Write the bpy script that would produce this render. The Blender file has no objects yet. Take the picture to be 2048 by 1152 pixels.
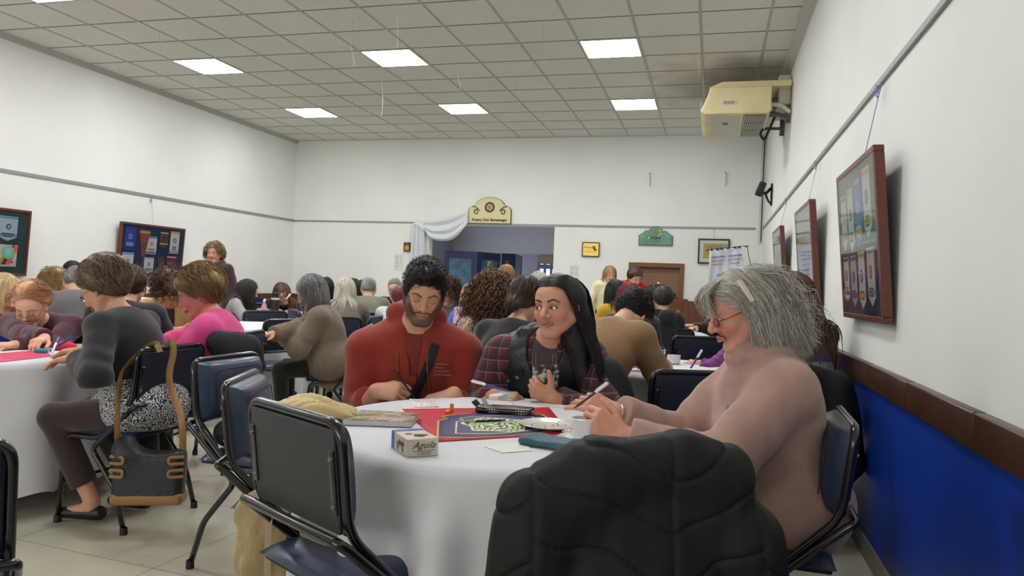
import bpy, bmesh, math, random
import numpy as np
from mathutils import Vector, Matrix, Euler
PI = math.pi
SC = bpy.context.scene
COL = SC.collection
# ---------------------------------------------------------------- camera, world, exposure
FPX, YAW, PIT, ROL = 1498.76, *np.radians([14.9042, -0.2216, 2.1628])
_f0 = np.array([-np.sin(YAW), np.cos(YAW), 0]); _r0 = np.array([np.cos(YAW), np.sin(YAW), 0]); _Z = np.array([0, 0, 1.0])
CF = _f0*np.cos(PIT)+_Z*np.sin(PIT); _U = -_f0*np.sin(PIT)+_Z*np.cos(PIT)
CR = _r0*np.cos(ROL)+_U*np.sin(ROL); CU = -_r0*np.sin(ROL)+_U*np.cos(ROL)
CO = np.array([0, 0, 1.22])
cam = bpy.data.cameras.new('camera'); camo = bpy.data.objects.new('camera', cam); COL.objects.link(camo)
cam.sensor_width = 36; cam.lens = 36*FPX/2048; cam.clip_start = 0.05
M = Matrix(((CR[0], CU[0], -CF[0], CO[0]), (CR[1], CU[1], -CF[1], CO[1]), (CR[2], CU[2], -CF[2], CO[2]), (0, 0, 0, 1)))
camo.matrix_world = M; SC.camera = camo
SC.view_settings.view_transform = 'Standard'; SC.view_settings.look = 'None'
SC.view_settings.gamma = 1; SC.view_settings.use_curve_mapping = False
SC.view_settings.exposure = 0.24
w = bpy.data.worlds.new('sky'); SC.world = w; w.use_nodes = True
w.node_tree.nodes['Background'].inputs[0].default_value = (0.9, 0.95, 1.0, 1); w.node_tree.nodes['Background'].inputs[1].default_value = 1.0
PANEL_STRENGTH = 26.0
DAY_STRENGTH = 60.0

def area_light(name, loc, target, sx, sy, power, color):
    l = bpy.data.lights.new(name, 'AREA'); l.shape = 'RECTANGLE'; l.size = sx; l.size_y = sy; l.energy = power; l.color = color
    o = bpy.data.objects.new(name, l); COL.objects.link(o); o.location = loc
    o.rotation_euler = (Vector(target)-Vector(loc)).to_track_quat('-Z', 'Y').to_euler()
    return o
# daylight entering by the window openings in the wall behind the camera
area_light('window_daylight', (-2.0, -4.25, 1.9), (-3.6, 6, 3.4), 2.6, 1.5, DAY_STRENGTH, (1.0, 0.98, 0.95))
area_light('window_daylight', (-5.6, -4.25, 1.9), (-5.6, 6, 3.4), 2.6, 1.5, DAY_STRENGTH, (1.0, 0.98, 0.95))

def ray(x, y): return CF+(x-1024)/FPX*CR-(y-576)/FPX*CU
def C(x, y, d): return CO+d*ray(x, y)
def G(x, y, z): r = ray(x, y); return CO+r*((z-CO[2])/r[2])
def WX(x, y, X): r = ray(x, y); return CO+r*((X-CO[0])/r[0])
def WY(x, y, Y): r = ray(x, y); return CO+r*((Y-CO[1])/r[1])

# ---------------------------------------------------------------- materials
MATS = {}
def lin(c): return tuple(((v/255/12.92) if v/255 <= .04045 else ((v/255+.055)/1.055)**2.4) for v in c)
def nd(nt, t, **kw):
    n = nt.nodes.new(t)
    for k, v in kw.items():
        if k.startswith('i_'): n.inputs[k[2:].replace('_', ' ')].default_value = v
        else: setattr(n, k, v)
    return n
def mat(name, rgb=(128, 128, 128), rough=.6, metal=0, bump=0, bscale=60, var=0, vscale=4, emit=0, trans=0, sheen=0, coat=0, attr=False, sub=0, stretch=None, coord='Object', ior=1.45, alpha=1):
    if name in MATS: return MATS[name]
    m = bpy.data.materials.new(name); m.use_nodes = True; nt = m.node_tree; b = nt.nodes['Principled BSDF']; MATS[name] = m
    c = (*lin(rgb), 1); b.inputs['Base Color'].default_value = c; m.diffuse_color = c
    b.inputs['Roughness'].default_value = rough; b.inputs['Metallic'].default_value = metal; b.inputs['IOR'].default_value = ior
    if trans: b.inputs['Transmission Weight'].default_value = trans
    if sheen: b.inputs['Sheen Weight'].default_value = sheen; b.inputs['Sheen Roughness'].default_value = .5
    if coat: b.inputs['Coat Weight'].default_value = coat; b.inputs['Coat Roughness'].default_value = .15
    if sub: b.inputs['Subsurface Weight'].default_value = sub; b.inputs['Subsurface Radius'].default_value = (.012, .004, .002); b.inputs['Subsurface Scale'].default_value = 1
    if emit: b.inputs['Emission Color'].default_value = c; b.inputs['Emission Strength'].default_value = emit
    tc = None
    def coords():
        nonlocal tc
        if tc is None:
            t = nd(nt, 'ShaderNodeTexCoord'); mp = nd(nt, 'ShaderNodeMapping'); nt.links.new(t.outputs[coord], mp.inputs[0])
            if stretch: mp.inputs['Scale'].default_value = stretch
            tc = mp
        return tc.outputs[0]
    src = None
    if attr:
        a = nd(nt, 'ShaderNodeAttribute', attribute_name='Col'); src = a.outputs['Color']
    if var:
        n = nd(nt, 'ShaderNodeTexNoise'); n.inputs['Scale'].default_value = vscale; n.inputs['Detail'].default_value = 5; nt.links.new(coords(), n.inputs[0])
        r = nd(nt, 'ShaderNodeMapRange'); r.inputs['From Min'].default_value = .3; r.inputs['From Max'].default_value = .7; r.inputs['To Min'].default_value = 1-var; r.inputs['To Max'].default_value = 1+var
        nt.links.new(n.outputs[0], r.inputs[0])
        mx = nd(nt, 'ShaderNodeMix', data_type='RGBA', blend_type='MULTIPLY'); mx.inputs[0].default_value = 1
        if src: nt.links.new(src, mx.inputs[6])
        else: mx.inputs[6].default_value = c
        nt.links.new(r.outputs[0], mx.inputs[7]); src = mx.outputs[2]
    if src: nt.links.new(src, b.inputs['Base Color'])
    if bump:
        n = nd(nt, 'ShaderNodeTexNoise'); n.inputs['Scale'].default_value = bscale; n.inputs['Detail'].default_value = 4; nt.links.new(coords(), n.inputs[0])
        bp = nd(nt, 'ShaderNodeBump'); bp.inputs['Strength'].default_value = bump; bp.inputs['Distance'].default_value = .01
        nt.links.new(n.outputs[0], bp.inputs['Height']); nt.links.new(bp.outputs[0], b.inputs['Normal'])
    return m

# ---------------------------------------------------------------- mesh builder
def npa(*a): return np.array(a, float)
def nrm(v):
    v = np.asarray(v, float); return v/max(np.linalg.norm(v), 1e-9)
def fillet(pts, r, n=5):
    pts = [np.asarray(p, float) for p in pts]; out = [pts[0]]
    for i in range(1, len(pts)-1):
        a, b, c = pts[i-1], pts[i], pts[i+1]; rr = min(r, np.linalg.norm(a-b)*.48, np.linalg.norm(c-b)*.48)
        p, q = b+nrm(a-b)*rr, b+nrm(c-b)*rr
        for k in range(n+1):
            t = k/n; out.append((1-t)**2*p+2*t*(1-t)*b+t*t*q)
    out.append(pts[-1]); return out
def smoothline(pts, n=6):
    P = [np.asarray(p, float) for p in pts]; P = [2*P[0]-P[1]]+P+[2*P[-1]-P[-2]]; out = []
    for i in range(1, len(P)-2):
        for k in range(n):
            t = k/n; a, b, c, d = P[i-1:i+3]
            out.append(.5*((2*b)+(-a+c)*t+(2*a-5*b+4*c-d)*t*t+(-a+3*b-3*c+d)*t**3))
    out.append(P[-2]); return out
class MB:
    def __init__(s): s.v = []; s.f = []; s.c = []
    def add(s, vs, fs, col=None):
        n = len(s.v); s.v += [tuple(map(float, v)) for v in vs]; s.f += [tuple(i+n for i in f) for f in fs]
        if col is not None: s.c += [(n, n+len(vs), col)]
        return s
    def box(s, c, h, R=None, col=None):
        R = np.eye(3) if R is None else np.asarray(R); vs = [np.asarray(c)+R@(np.array(h)*npa(x, y, z)) for x in (-1, 1) for y in (-1, 1) for z in (-1, 1)]
        return s.add(vs, [(0, 1, 3, 2), (4, 6, 7, 5), (0, 4, 5, 1), (2, 3, 7, 6), (0, 2, 6, 4), (1, 5, 7, 3)], col)
    def bb(s, a, b, col=None):
        a = np.array(a, float); b = np.array(b, float); return s.box((a+b)/2, abs(b-a)/2, None, col)
    def rbox(s, c, h, r=.01, R=None, seg=3):
        bm = bmesh.new(); bmesh.ops.create_cube(bm, size=2)
        for v in bm.verts: v.co = (v.co.x*h[0], v.co.y*h[1], v.co.z*h[2])
        bmesh.ops.bevel(bm, geom=list(bm.edges), offset=min(r, min(h)*.98), segments=seg, affect='EDGES', profile=.5)
        R = np.eye(3) if R is None else np.asarray(R)
        s.add([np.asarray(c)+R@np.array(v.co) for v in bm.verts], [[v.index for v in f.verts] for f in bm.faces]); bm.free(); return s
    def tube(s, pts, r, n=8, flat=None, caps=True, up=None, closed=False):
        pts = [np.asarray(p, float) for p in pts]; m = len(pts); rs = r if hasattr(r, '__len__') else [r]*m
        T = [nrm((pts[(i+1) % m] if closed else pts[min(i+1, m-1)])-(pts[i-1] if (closed or i > 0) else pts[0])) for i in range(m)]
        u = nrm(np.cross(T[0], up if up is not None else ((0, 0, 1) if abs(T[0][2]) < .9 else (1, 0, 0)))); vs = []
        for i in range(m):
            if up is not None: u = nrm(np.cross(T[i], up))
            else: u = nrm(u-T[i]*np.dot(u, T[i]))
            w_ = np.cross(T[i], u); a, b = (rs[i], rs[i]) if flat is None else (rs[i], flat)
            vs += [pts[i]+u*a*math.cos(2*PI*k/n)+w_*b*math.sin(2*PI*k/n) for k in range(n)]
        fs = [(i*n+k, i*n+(k+1) % n, ((i+1) % m)*n+(k+1) % n, ((i+1) % m)*n+k) for i in range(m if closed else m-1) for k in range(n)]
        if caps and not closed: fs += [tuple(range(n))[::-1], tuple((m-1)*n+k for k in range(n))]
        return s.add(vs, fs)
    def lathe(s, prof, c=(0, 0, 0), n=24, R=None, a0=0, a1=2*PI):
        R = np.eye(3) if R is None else np.asarray(R); vs = []; full = abs(a1-a0-2*PI) < 1e-6; cols = n if full else n+1
        for (r, z) in prof:
            for k in range(cols):
                a = a0+(a1-a0)*k/n; vs.append(np.asarray(c)+R@npa(r*math.cos(a), r*math.sin(a), z))
        fs = [(i*cols+k, i*cols+(k+1) % cols, (i+1)*cols+(k+1) % cols, (i+1)*cols+k) for i in range(len(prof)-1) for k in range(n)]
        return s.add(vs, fs)
    def prism(s, poly, fn, t0, t1, col=None):
        """poly: list of (u,v); fn(u,v,t)->xyz; extrudes between t0 and t1"""
        n = len(poly); vs = [fn(u, v, t0) for u, v in poly]+[fn(u, v, t1) for u, v in poly]
        fs = [tuple(range(n))[::-1], tuple(range(n, 2*n))]+[(i, (i+1) % n, n+(i+1) % n, n+i) for i in range(n)]
        return s.add(vs, fs, col)
    def grid(s, fn, nu, nv, wrap=False):
        vs = [fn(i/nu, j/nv) for i in range(nu if wrap else nu+1) for j in range(nv+1)]; m = nu if wrap else nu+1
        fs = [(i*(nv+1)+j, ((i+1) % m)*(nv+1)+j, ((i+1) % m)*(nv+1)+j+1, i*(nv+1)+j+1) for i in range(nu) for j in range(nv)]
        return s.add(vs, fs)
    def build(s, name, m, parent=None, smooth=True, bevel=0, solid=0, angle=40, loc=None):
        me = bpy.data.meshes.new(name); me.from_pydata(s.v, [], s.f); me.update()
        bm = bmesh.new(); bm.from_mesh(me); bmesh.ops.recalc_face_normals(bm, faces=bm.faces); bm.to_mesh(me); bm.free()
        if s.c:
            at = me.color_attributes.new('Col', 'FLOAT_COLOR', 'POINT'); arr = np.ones((len(s.v), 4), np.float32)
            for a, b, c in s.c: arr[a:b, :3] = lin(c)
            at.data.foreach_set('color', arr.ravel())
        return link(name, me, m, parent, smooth, bevel, solid, angle, loc)
def link(name, me, m, parent=None, smooth=True, bevel=0, solid=0, angle=40, loc=None):
    o = bpy.data.objects.new(name, me); COL.objects.link(o)
    for mm in (m if isinstance(m, (list, tuple)) else [m]): me.materials.append(mm)
    if smooth and len(me.polygons):
        me.polygons.foreach_set('use_smooth', [True]*len(me.polygons))
        if angle < 180 and not bevel: 
            try: me.set_sharp_from_angle(angle=math.radians(angle))
            except Exception: pass
    if bevel:
        b = o.modifiers.new('bevel', 'BEVEL'); b.width = bevel; b.segments = 2; b.limit_method = 'ANGLE'; b.angle_limit = .6; b.harden_normals = False
    if solid:
        b = o.modifiers.new('solid', 'SOLIDIFY'); b.thickness = solid; b.offset = 0
    if parent: o.parent = parent
    if loc is not None: o.location = loc
    return o
def tag(o, label=None, cat=None, group=None, kind=None):
    if label: o['label'] = label
    if cat: o['category'] = cat
    if group: o['group'] = group
    if kind: o['kind'] = kind
    return o
def empty(name, loc, rz=0, label=None, cat=None, group=None):
    o = bpy.data.objects.new(name, None); COL.objects.link(o); o.location = tuple(loc); o.rotation_euler = (0, 0, rz); o.empty_display_size = .1
    return tag(o, label, cat, group)
def struct(o): o['kind'] = 'structure'; return o
def copy_tree(o, parent=None):
    c = o.copy(); COL.objects.link(c)
    if parent: c.parent = parent
    for ch in o.children: copy_tree(ch, c)
    return c
def rotz(a): c, s = math.cos(a), math.sin(a); return np.array([[c, -s, 0], [s, c, 0], [0, 0, 1.0]])
def rotx(a): c, s = math.cos(a), math.sin(a); return np.array([[1.0, 0, 0], [0, c, -s], [0, s, c]])
def roty(a): c, s = math.cos(a), math.sin(a); return np.array([[c, 0, s], [0, 1.0, 0], [-s, 0, c]])
def facing(dx, dy): return math.atan2(-dx, dy)      # rz that turns local +Y to (dx,dy)
def frame(xa, za):
    """3x3 whose columns are x, y, z axes"""
    z = nrm(za); x = nrm(np.asarray(xa)-z*np.dot(xa, z)); return np.stack([x, np.cross(z, x), z], 1)
def text(name, s, size, loc, R, m, parent, extrude=.0006, align='CENTER', bold=0, shear=0):
    cu = bpy.data.curves.new(name, 'FONT'); cu.body = s; cu.size = size; cu.extrude = extrude; cu.align_x = align; cu.align_y = 'CENTER'; cu.resolution_u = 3; cu.offset = bold; cu.shear = shear
    dg = None; o = bpy.data.objects.new(name, cu); COL.objects.link(o); me = bpy.data.meshes.new_from_object(o.evaluated_get(bpy.context.evaluated_depsgraph_get())); bpy.data.objects.remove(o)
    co = np.zeros(len(me.vertices)*3); me.vertices.foreach_get('co', co); co = co.reshape(-1, 3)@np.asarray(R).T+np.asarray(loc); me.vertices.foreach_set('co', co.ravel()); me.update()
    return link(name, me, m, parent, smooth=False)
# ================================================================ the room
XL, XR, YB, YF, H = -7.546, .756, 12.42, -4.3, 3.75
ZR, ZC = 2.265, .914
XO, TX, TY = -6.94, .6136, .6067
def wall_material(name, rgb, dirty=.03):
    m = mat(name, rgb, .75, var=dirty, vscale=1.2, bump=.08, bscale=40); return m
M_wall = wall_material('painted_plaster', (231, 233, 228)); M_wallL = wall_material('painted_plaster_left', (233, 234, 230))
M_trim = mat('rail_paint', (150, 152, 150), .5, metal=.2)
def slab(name, a, b, m): return struct(MB().bb(a, b).build(name, m, smooth=False))
# floor: pale cement tiles with thin joints
def floor_mat():
    m = mat('floor_tile', (190, 186, 166), .28, var=.07, vscale=2.2); nt = m.node_tree; b = nt.nodes['Principled BSDF']
    t = nd(nt, 'ShaderNodeTexCoord'); mp = nd(nt, 'ShaderNodeMapping'); mp.inputs['Rotation'].default_value = (0, 0, .09); nt.links.new(t.outputs['Object'], mp.inputs[0])
    br = nd(nt, 'ShaderNodeTexBrick'); br.offset = 0; br.inputs['Scale'].default_value = 1; br.inputs['Mortar Size'].default_value = .003; br.inputs['Brick Width'].default_value = .8; br.inputs['Row Height'].default_value = .8
    br.inputs['Color1'].default_value = (1, 1, 1, 1); br.inputs['Color2'].default_value = (.94, .94, .93, 1); br.inputs['Mortar'].default_value = (.45, .42, .36, 1); nt.links.new(mp.outputs[0], br.inputs[0])
    sp = nd(nt, 'ShaderNodeTexNoise'); sp.inputs['Scale'].default_value = 26; sp.inputs['Detail'].default_value = 8; nt.links.new(t.outputs['Object'], sp.inputs[0])
    r2 = nd(nt, 'ShaderNodeMapRange'); r2.inputs['From Min'].default_value = .62; r2.inputs['From Max'].default_value = .74; r2.inputs['To Min'].default_value = 1; r2.inputs['To Max'].default_value = .72; nt.links.new(sp.outputs[0], r2.inputs[0])
    old = b.inputs['Base Color'].links[0].from_socket
    for s in (br.outputs[0], r2.outputs[0]):
        mx = nd(nt, 'ShaderNodeMix', data_type='RGBA', blend_type='MULTIPLY'); mx.inputs[0].default_value = 1; nt.links.new(old, mx.inputs[6]); nt.links.new(s, mx.inputs[7]); old = mx.outputs[2]
    nt.links.new(old, b.inputs['Base Color']); return m
slab('floor', (XL-.2, YF-.2, -.1), (XR+.2, YB+6, 0), floor_mat())
# ceiling: suspended tiles on a T-bar grid, stained near the air unit
def ceil_mat():
    m = mat('ceiling_tile', (216, 214, 205), .9, bump=.25, bscale=90, var=.03, vscale=1.5); nt = m.node_tree; b = nt.nodes['Principled BSDF']
    t = nd(nt, 'ShaderNodeTexCoord'); vm = nd(nt, 'ShaderNodeVectorMath', operation='SUBTRACT'); vm.inputs[1].default_value = (.1, 9.55, H); nt.links.new(t.outputs['Object'], vm.inputs[0])
    sc = nd(nt, 'ShaderNodeVectorMath', operation='MULTIPLY'); sc.inputs[1].default_value = (.75, .6, 1); nt.links.new(vm.outputs[0], sc.inputs[0])
    ln = nd(nt, 'ShaderNodeVectorMath', operation='LENGTH'); nt.links.new(sc.outputs[0], ln.inputs[0])
    nz = nd(nt, 'ShaderNodeTexNoise'); nz.inputs['Scale'].default_value = 3; nz.inputs['Detail'].default_value = 6; nt.links.new(t.outputs['Object'], nz.inputs[0])
    ad = nd(nt, 'ShaderNodeMath', operation='MULTIPLY_ADD'); ad.inputs[1].default_value = .7; nt.links.new(nz.outputs[0], ad.inputs[0]); nt.links.new(ln.outputs['Value'], ad.inputs[2])
    mr = nd(nt, 'ShaderNodeMapRange'); mr.inputs['From Min'].default_value = .55; mr.inputs['From Max'].default_value = 1.15; mr.inputs['To Min'].default_value = .5; nt.links.new(ad.outputs[0], mr.inputs[0])
    mx = nd(nt, 'ShaderNodeMix', data_type='RGBA', blend_type='MULTIPLY'); mx.inputs[0].default_value = 1
    nt.links.new(b.inputs['Base Color'].links[0].from_socket, mx.inputs[6]); nt.links.new(mr.outputs[0], mx.inputs[7]); nt.links.new(mx.outputs[2], b.inputs['Base Color']); return m
ceiling = slab('ceiling', (XL-.2, YF-.2, H), (XR+.2, YB+.2, H+.08), ceil_mat())
g = MB()
xs = [XO+i*TX for i in range(14) if XO+i*TX < XR]
for x in xs: g.bb((x-.013, YF, H-.004), (x+.013, YB, H+.001))
g.build('ceiling_runner', mat('grid_bar', (172, 172, 166), .5), ceiling, smooth=False)
g = MB(); n = 0
while YB-n*TY > YF: y = YB-n*TY; g.bb((XL, y-.009, H-.003), (XR, y+.009, H+.001)); n += 1
g.build('ceiling_crossbar', mat('grid_bar_dark', (128, 127, 120), .6), ceiling, smooth=False)
# walls; the rear wall has the wide opening to the entrance hall and the serving hatch
slab('wall_left', (XL-.2, YF-.2, 0), (XL, YB+.2, H), M_wallL)
slab('wall_right', (XR, YF-.2, 0), (XR+.2, YB+.2, H), M_wall)
OX0, OX1, OZ = -4.85, -2.6, 2.235
HX0, HX1, HZ0, HZ1 = -1.33, -.44, 1.1, 1.67
wb = MB(); y0, y1 = YB, YB+.16
for a, b in (((XL, 0), (OX0, H)), ((OX0, OZ), (OX1, H)), ((OX1, 0), (HX0, H)), ((HX0, 0), (HX1, HZ0)), ((HX0, HZ1), (HX1, H)), ((HX1, 0), (XR, H))):
    wb.bb((a[0], y0, a[1]), (b[0], y1, b[1]))
struct(wb.build('wall_back', M_wall, smooth=False))
# wall behind the camera with two windows
wf = MB()
for a, b in (((XL, 0), (-6.9, H)), ((-6.9, 0), (-.7, 1.1)), ((-6.9, 2.7), (-.7, H)), ((-4.3, 1.1), (-3.3, 2.7)), ((-.7, 0), (XR, H))):
    wf.bb((a[0], YF-.2, a[1]), (b[0], YF, b[1]))
struct(wf.build('wall_front', M_wall, smooth=False))
M_alu = mat('window_frame_white', (225, 225, 222), .4)
for i, (a, b) in enumerate(((-6.9, -4.3), (-3.3, -.7))):
    wn = MB(); 
    for z in (1.1, 2.66): wn.bb((a, YF-.13, z), (b, YF-.07, z+.04))
    for x in np.linspace(a, b-.04, 4): wn.bb((x, YF-.13, 1.1), (x+.04, YF-.07, 2.7))
    struct(wn.build('window_%d' % (i+1), M_alu, smooth=False))
# picture rails
def rail(name, a, b, h=.022, t=.012):
    struct(MB().bb(a, b).build(name, M_trim, smooth=False, bevel=.003))
rail('trim_1', (XL, YF, ZR-.02), (XL+.016, YB, ZR+.02)); rail('trim_2', (XR-.016, YF, ZR-.016), (XR, YB, ZR+.016))
rail('trim_3', (XL, YB-.014, ZR-.014), (OX0, YB, ZR+.014)); rail('trim_4', (OX0, YB-.012, OZ), (XR-.12, YB, ZR+.006))
# coving at the ceiling of the right wall
cv = MB()
for k in range(6):
    cv.bb((XR-.075+.012*k, YF, H-.012*(k+1)-.02), (XR, YB, H-.012*k-.02))
cv.bb((XR-.08, YF, H-.022), (XR, YB, H))
struct(cv.build('trim_5', mat('coving', (205, 205, 197), .7), smooth=False))
cv = MB()
for k in range(4): cv.bb((XL, YF, H-.015*(k+1)), (XL+.05-.012*k, YB, H-.015*k))
struct(cv.build('trim_6', mat('coving_left', (190, 190, 182), .7), smooth=False))
# wainscot: blue painted dado, brown tiled cap, pale skirting
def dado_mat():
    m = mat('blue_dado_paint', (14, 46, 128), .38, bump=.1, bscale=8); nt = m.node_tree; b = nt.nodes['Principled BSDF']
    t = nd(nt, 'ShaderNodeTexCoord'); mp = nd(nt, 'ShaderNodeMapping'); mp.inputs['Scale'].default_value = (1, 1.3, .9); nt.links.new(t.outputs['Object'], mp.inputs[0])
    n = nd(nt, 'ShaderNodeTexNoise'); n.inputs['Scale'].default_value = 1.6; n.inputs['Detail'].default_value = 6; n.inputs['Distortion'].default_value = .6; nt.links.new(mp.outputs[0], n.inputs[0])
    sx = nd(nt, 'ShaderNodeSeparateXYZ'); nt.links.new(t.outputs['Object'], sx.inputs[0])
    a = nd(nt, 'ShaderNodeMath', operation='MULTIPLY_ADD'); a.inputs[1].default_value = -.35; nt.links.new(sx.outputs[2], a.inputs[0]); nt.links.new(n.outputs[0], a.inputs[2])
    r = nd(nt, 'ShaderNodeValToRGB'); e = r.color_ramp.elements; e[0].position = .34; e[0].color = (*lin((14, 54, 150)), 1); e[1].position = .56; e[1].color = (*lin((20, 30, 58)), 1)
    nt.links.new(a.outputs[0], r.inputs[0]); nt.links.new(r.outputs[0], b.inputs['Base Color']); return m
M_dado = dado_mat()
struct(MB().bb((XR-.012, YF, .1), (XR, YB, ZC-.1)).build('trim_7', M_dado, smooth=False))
def cap_mat():
    m = mat('brown_glazed_tile', (72, 44, 30), .3, var=.18, vscale=14, bump=.1, bscale=30); return m
M_cap = cap_mat(); cp = MB(); y = YF
while y < YB: cp.rbox((XR-.018, y+.15+.74/2-.15, ZC-.055), (.02, .368, .055), .008); y += .74
struct(cp.build('trim_8', M_cap))
M_skirt = mat('skirting_paint', (122, 118, 106), .5, var=.12, vscale=6)
struct(MB().bb((XR-.02, YF, 0), (XR, YB, .1)).build('baseboard_right', M_skirt, smooth=False, bevel=.003))
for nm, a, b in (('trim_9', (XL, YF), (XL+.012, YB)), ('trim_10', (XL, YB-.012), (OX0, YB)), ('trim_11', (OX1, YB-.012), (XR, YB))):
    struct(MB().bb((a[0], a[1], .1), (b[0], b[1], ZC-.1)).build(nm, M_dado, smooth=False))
M_wood = mat('brown_wood', (92, 56, 34), .45, var=.2, vscale=6, stretch=(1, 1, 6))
for nm, a, b in (('trim_12', (XL, YF), (XL+.03, YB)), ('trim_13', (XL, YB-.03), (OX0, YB)), ('trim_14', (OX1, YB-.03), (XR, YB))):
    struct(MB().bb((a[0], a[1], ZC-.1), (b[0], b[1], ZC)).build(nm, M_wood, smooth=False, bevel=.004))
for nm, a, b in (('baseboard_left', (XL, YF), (XL+.02, YB)), ('baseboard_back', (XL, YB-.02), (OX0, YB))):
    struct(MB().bb((a[0], a[1], 0), (b[0], b[1], .1)).build(nm, M_skirt, smooth=False))
# entrance hall beyond the opening
M_hall = mat('hall_paint', (166, 166, 172), .8, var=.03, vscale=1)
hx0, hx1, hy = -6.2, -2.2, 17.2
hl = MB(); hl.bb((hx0, YB+.16, 0), (hx0+.1, hy, 2.6)); struct(hl.build('wall_hall_left', M_hall, smooth=False))
pa, pb_ = WY(1012, 506, hy), WY(1112, 506, hy); ox, oz = pa[0], pa[2]
hb = MB()
for a, b in (((hx0, 0), (ox, 2.75)), ((ox, oz), (hx1, 2.75))): hb.bb((a[0], hy, a[1]), (b[0], hy+.1, b[1]))
struct(hb.build('wall_hall_back', M_hall, smooth=False))
struct(MB().bb((hx1, YB+.16, 0), (hx1+.1, hy+3, 2.75)).build('wall_hall_right', M_hall, smooth=False))
struct(MB().bb((hx0, YB+.16, 2.7), (hx1+.1, 20.5, 2.78)).build('ceiling_hall', mat('hall_ceiling', (170, 172, 184), .85), smooth=False))
# glazed street door beyond the hall
dy = 19.2; q0, q1, q2 = WY(1062, 560, dy)[0], WY(1074, 560, dy)[0], WY(1125, 560, dy)[0]; dz = WY(1085, 528, dy)[2]
dr = MB()
for a, b in (((ox-1.2, 0), (q1, 2.7)), ((q1, dz), (q2+1, 2.7))): dr.bb((a[0], dy, a[1]), (b[0], dy+.05, b[1]))
struct(dr.build('wall_porch', mat('porch_paint', (178, 180, 200), .7), smooth=False))
fr = MB(); xs_ = [q1+i*(q2-q1)/4 for i in range(5)]
for x in xs_: fr.bb((x, dy-.03, 0), (x+.07, dy+.03, dz))
for z in (0, .8, dz-.13): fr.bb((q1+.005, dy-.026, z+.004), (q2, dy+.026, z+.12))
d1 = struct(fr.build('door_1', mat('door_frame_grey', (120, 128, 160), .5), smooth=False))
MB().bb((q1, dy, .05), (q2, dy+.01, dz)).build('door_glass', mat('frosted_daylit_glass', (226, 234, 250), .3, emit=1.6), d1, smooth=False)
struct(MB().bb((q1+.0, dy-.06, dz+.02), (q2, dy-.01, dz+.2)).build('trim_18', mat('beam_tan', (176, 150, 136), .6), smooth=False))
area_light('hall_daylight', (-5.95, 14.3, 1.9), (-3, 14.6, 1.6), 1.0, 1.0, 55, (.93, .96, 1.0))
# corner conduit on the rear wall
struct(MB().bb((XR-.075, YB-.035, 2.02), (XR-.045, YB, H)).build('trim_15', mat('conduit_white', (205, 205, 198), .5), smooth=False, bevel=.003))
struct(MB().tube([(XR-.035, YB-.012, 2.05), (XR-.035, YB-.012, H)], .006, 6).build('trim_16', mat('cable_dark', (40, 40, 40), .5)))

# ---------------------------------------------------------------- ceiling lights
M_panel = mat('light_panel', (255, 255, 255), .5, emit=PANEL_STRENGTH); M_pf = mat('panel_frame_white', (220, 220, 216), .5)
LBL = {(1, 3): 'square ceiling light panel far left, nearer the corner of the room', (1, 7): 'leftmost bright square ceiling light panel, nearer the camera row', (5, 3): 'bright ceiling light panel in the far row, middle of three',
       (5, 7): 'bright ceiling light panel in the near row, middle of three', (9, 3): 'bright ceiling light panel in the far row, nearest the air unit', (9, 7): 'bright ceiling light panel in the near row, rightmost of three'}
first = None
for r in (3, 7, 11, 15):
    for c in (1, 5, 9):
        x = XO+(c+.5)*TX; y = YB-(r+.5)*TY
        if first is None:
            root = empty('ceiling_light', (x, y, H)); fr = MB(); a = TX/2-.012; b = TY/2-.012
            for s in (-1, 1): fr.bb((s*a-.012*(s > 0), -b, -.01), (s*a+.012*(s < 0), b, -.001)); fr.bb((-a, s*b-.012*(s > 0), -.01), (a, s*b+.012*(s < 0), -.001))
            fr.build('light_frame', M_pf, root, smooth=False); MB().bb((-a+.012, -b+.012, -.009), (a-.012, b-.012, -.004)).build('diffuser', M_panel, root, smooth=False); first = root
        else:
            root = copy_tree(first); root.location = (x, y, H)
        tag(root, LBL.get((c, r), 'square ceiling light panel behind the camera, column %s' % {1: 'by the left wall', 5: 'down the middle', 9: 'by the right wall'}[c]), 'ceiling light', 'square ceiling light panels')
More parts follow.
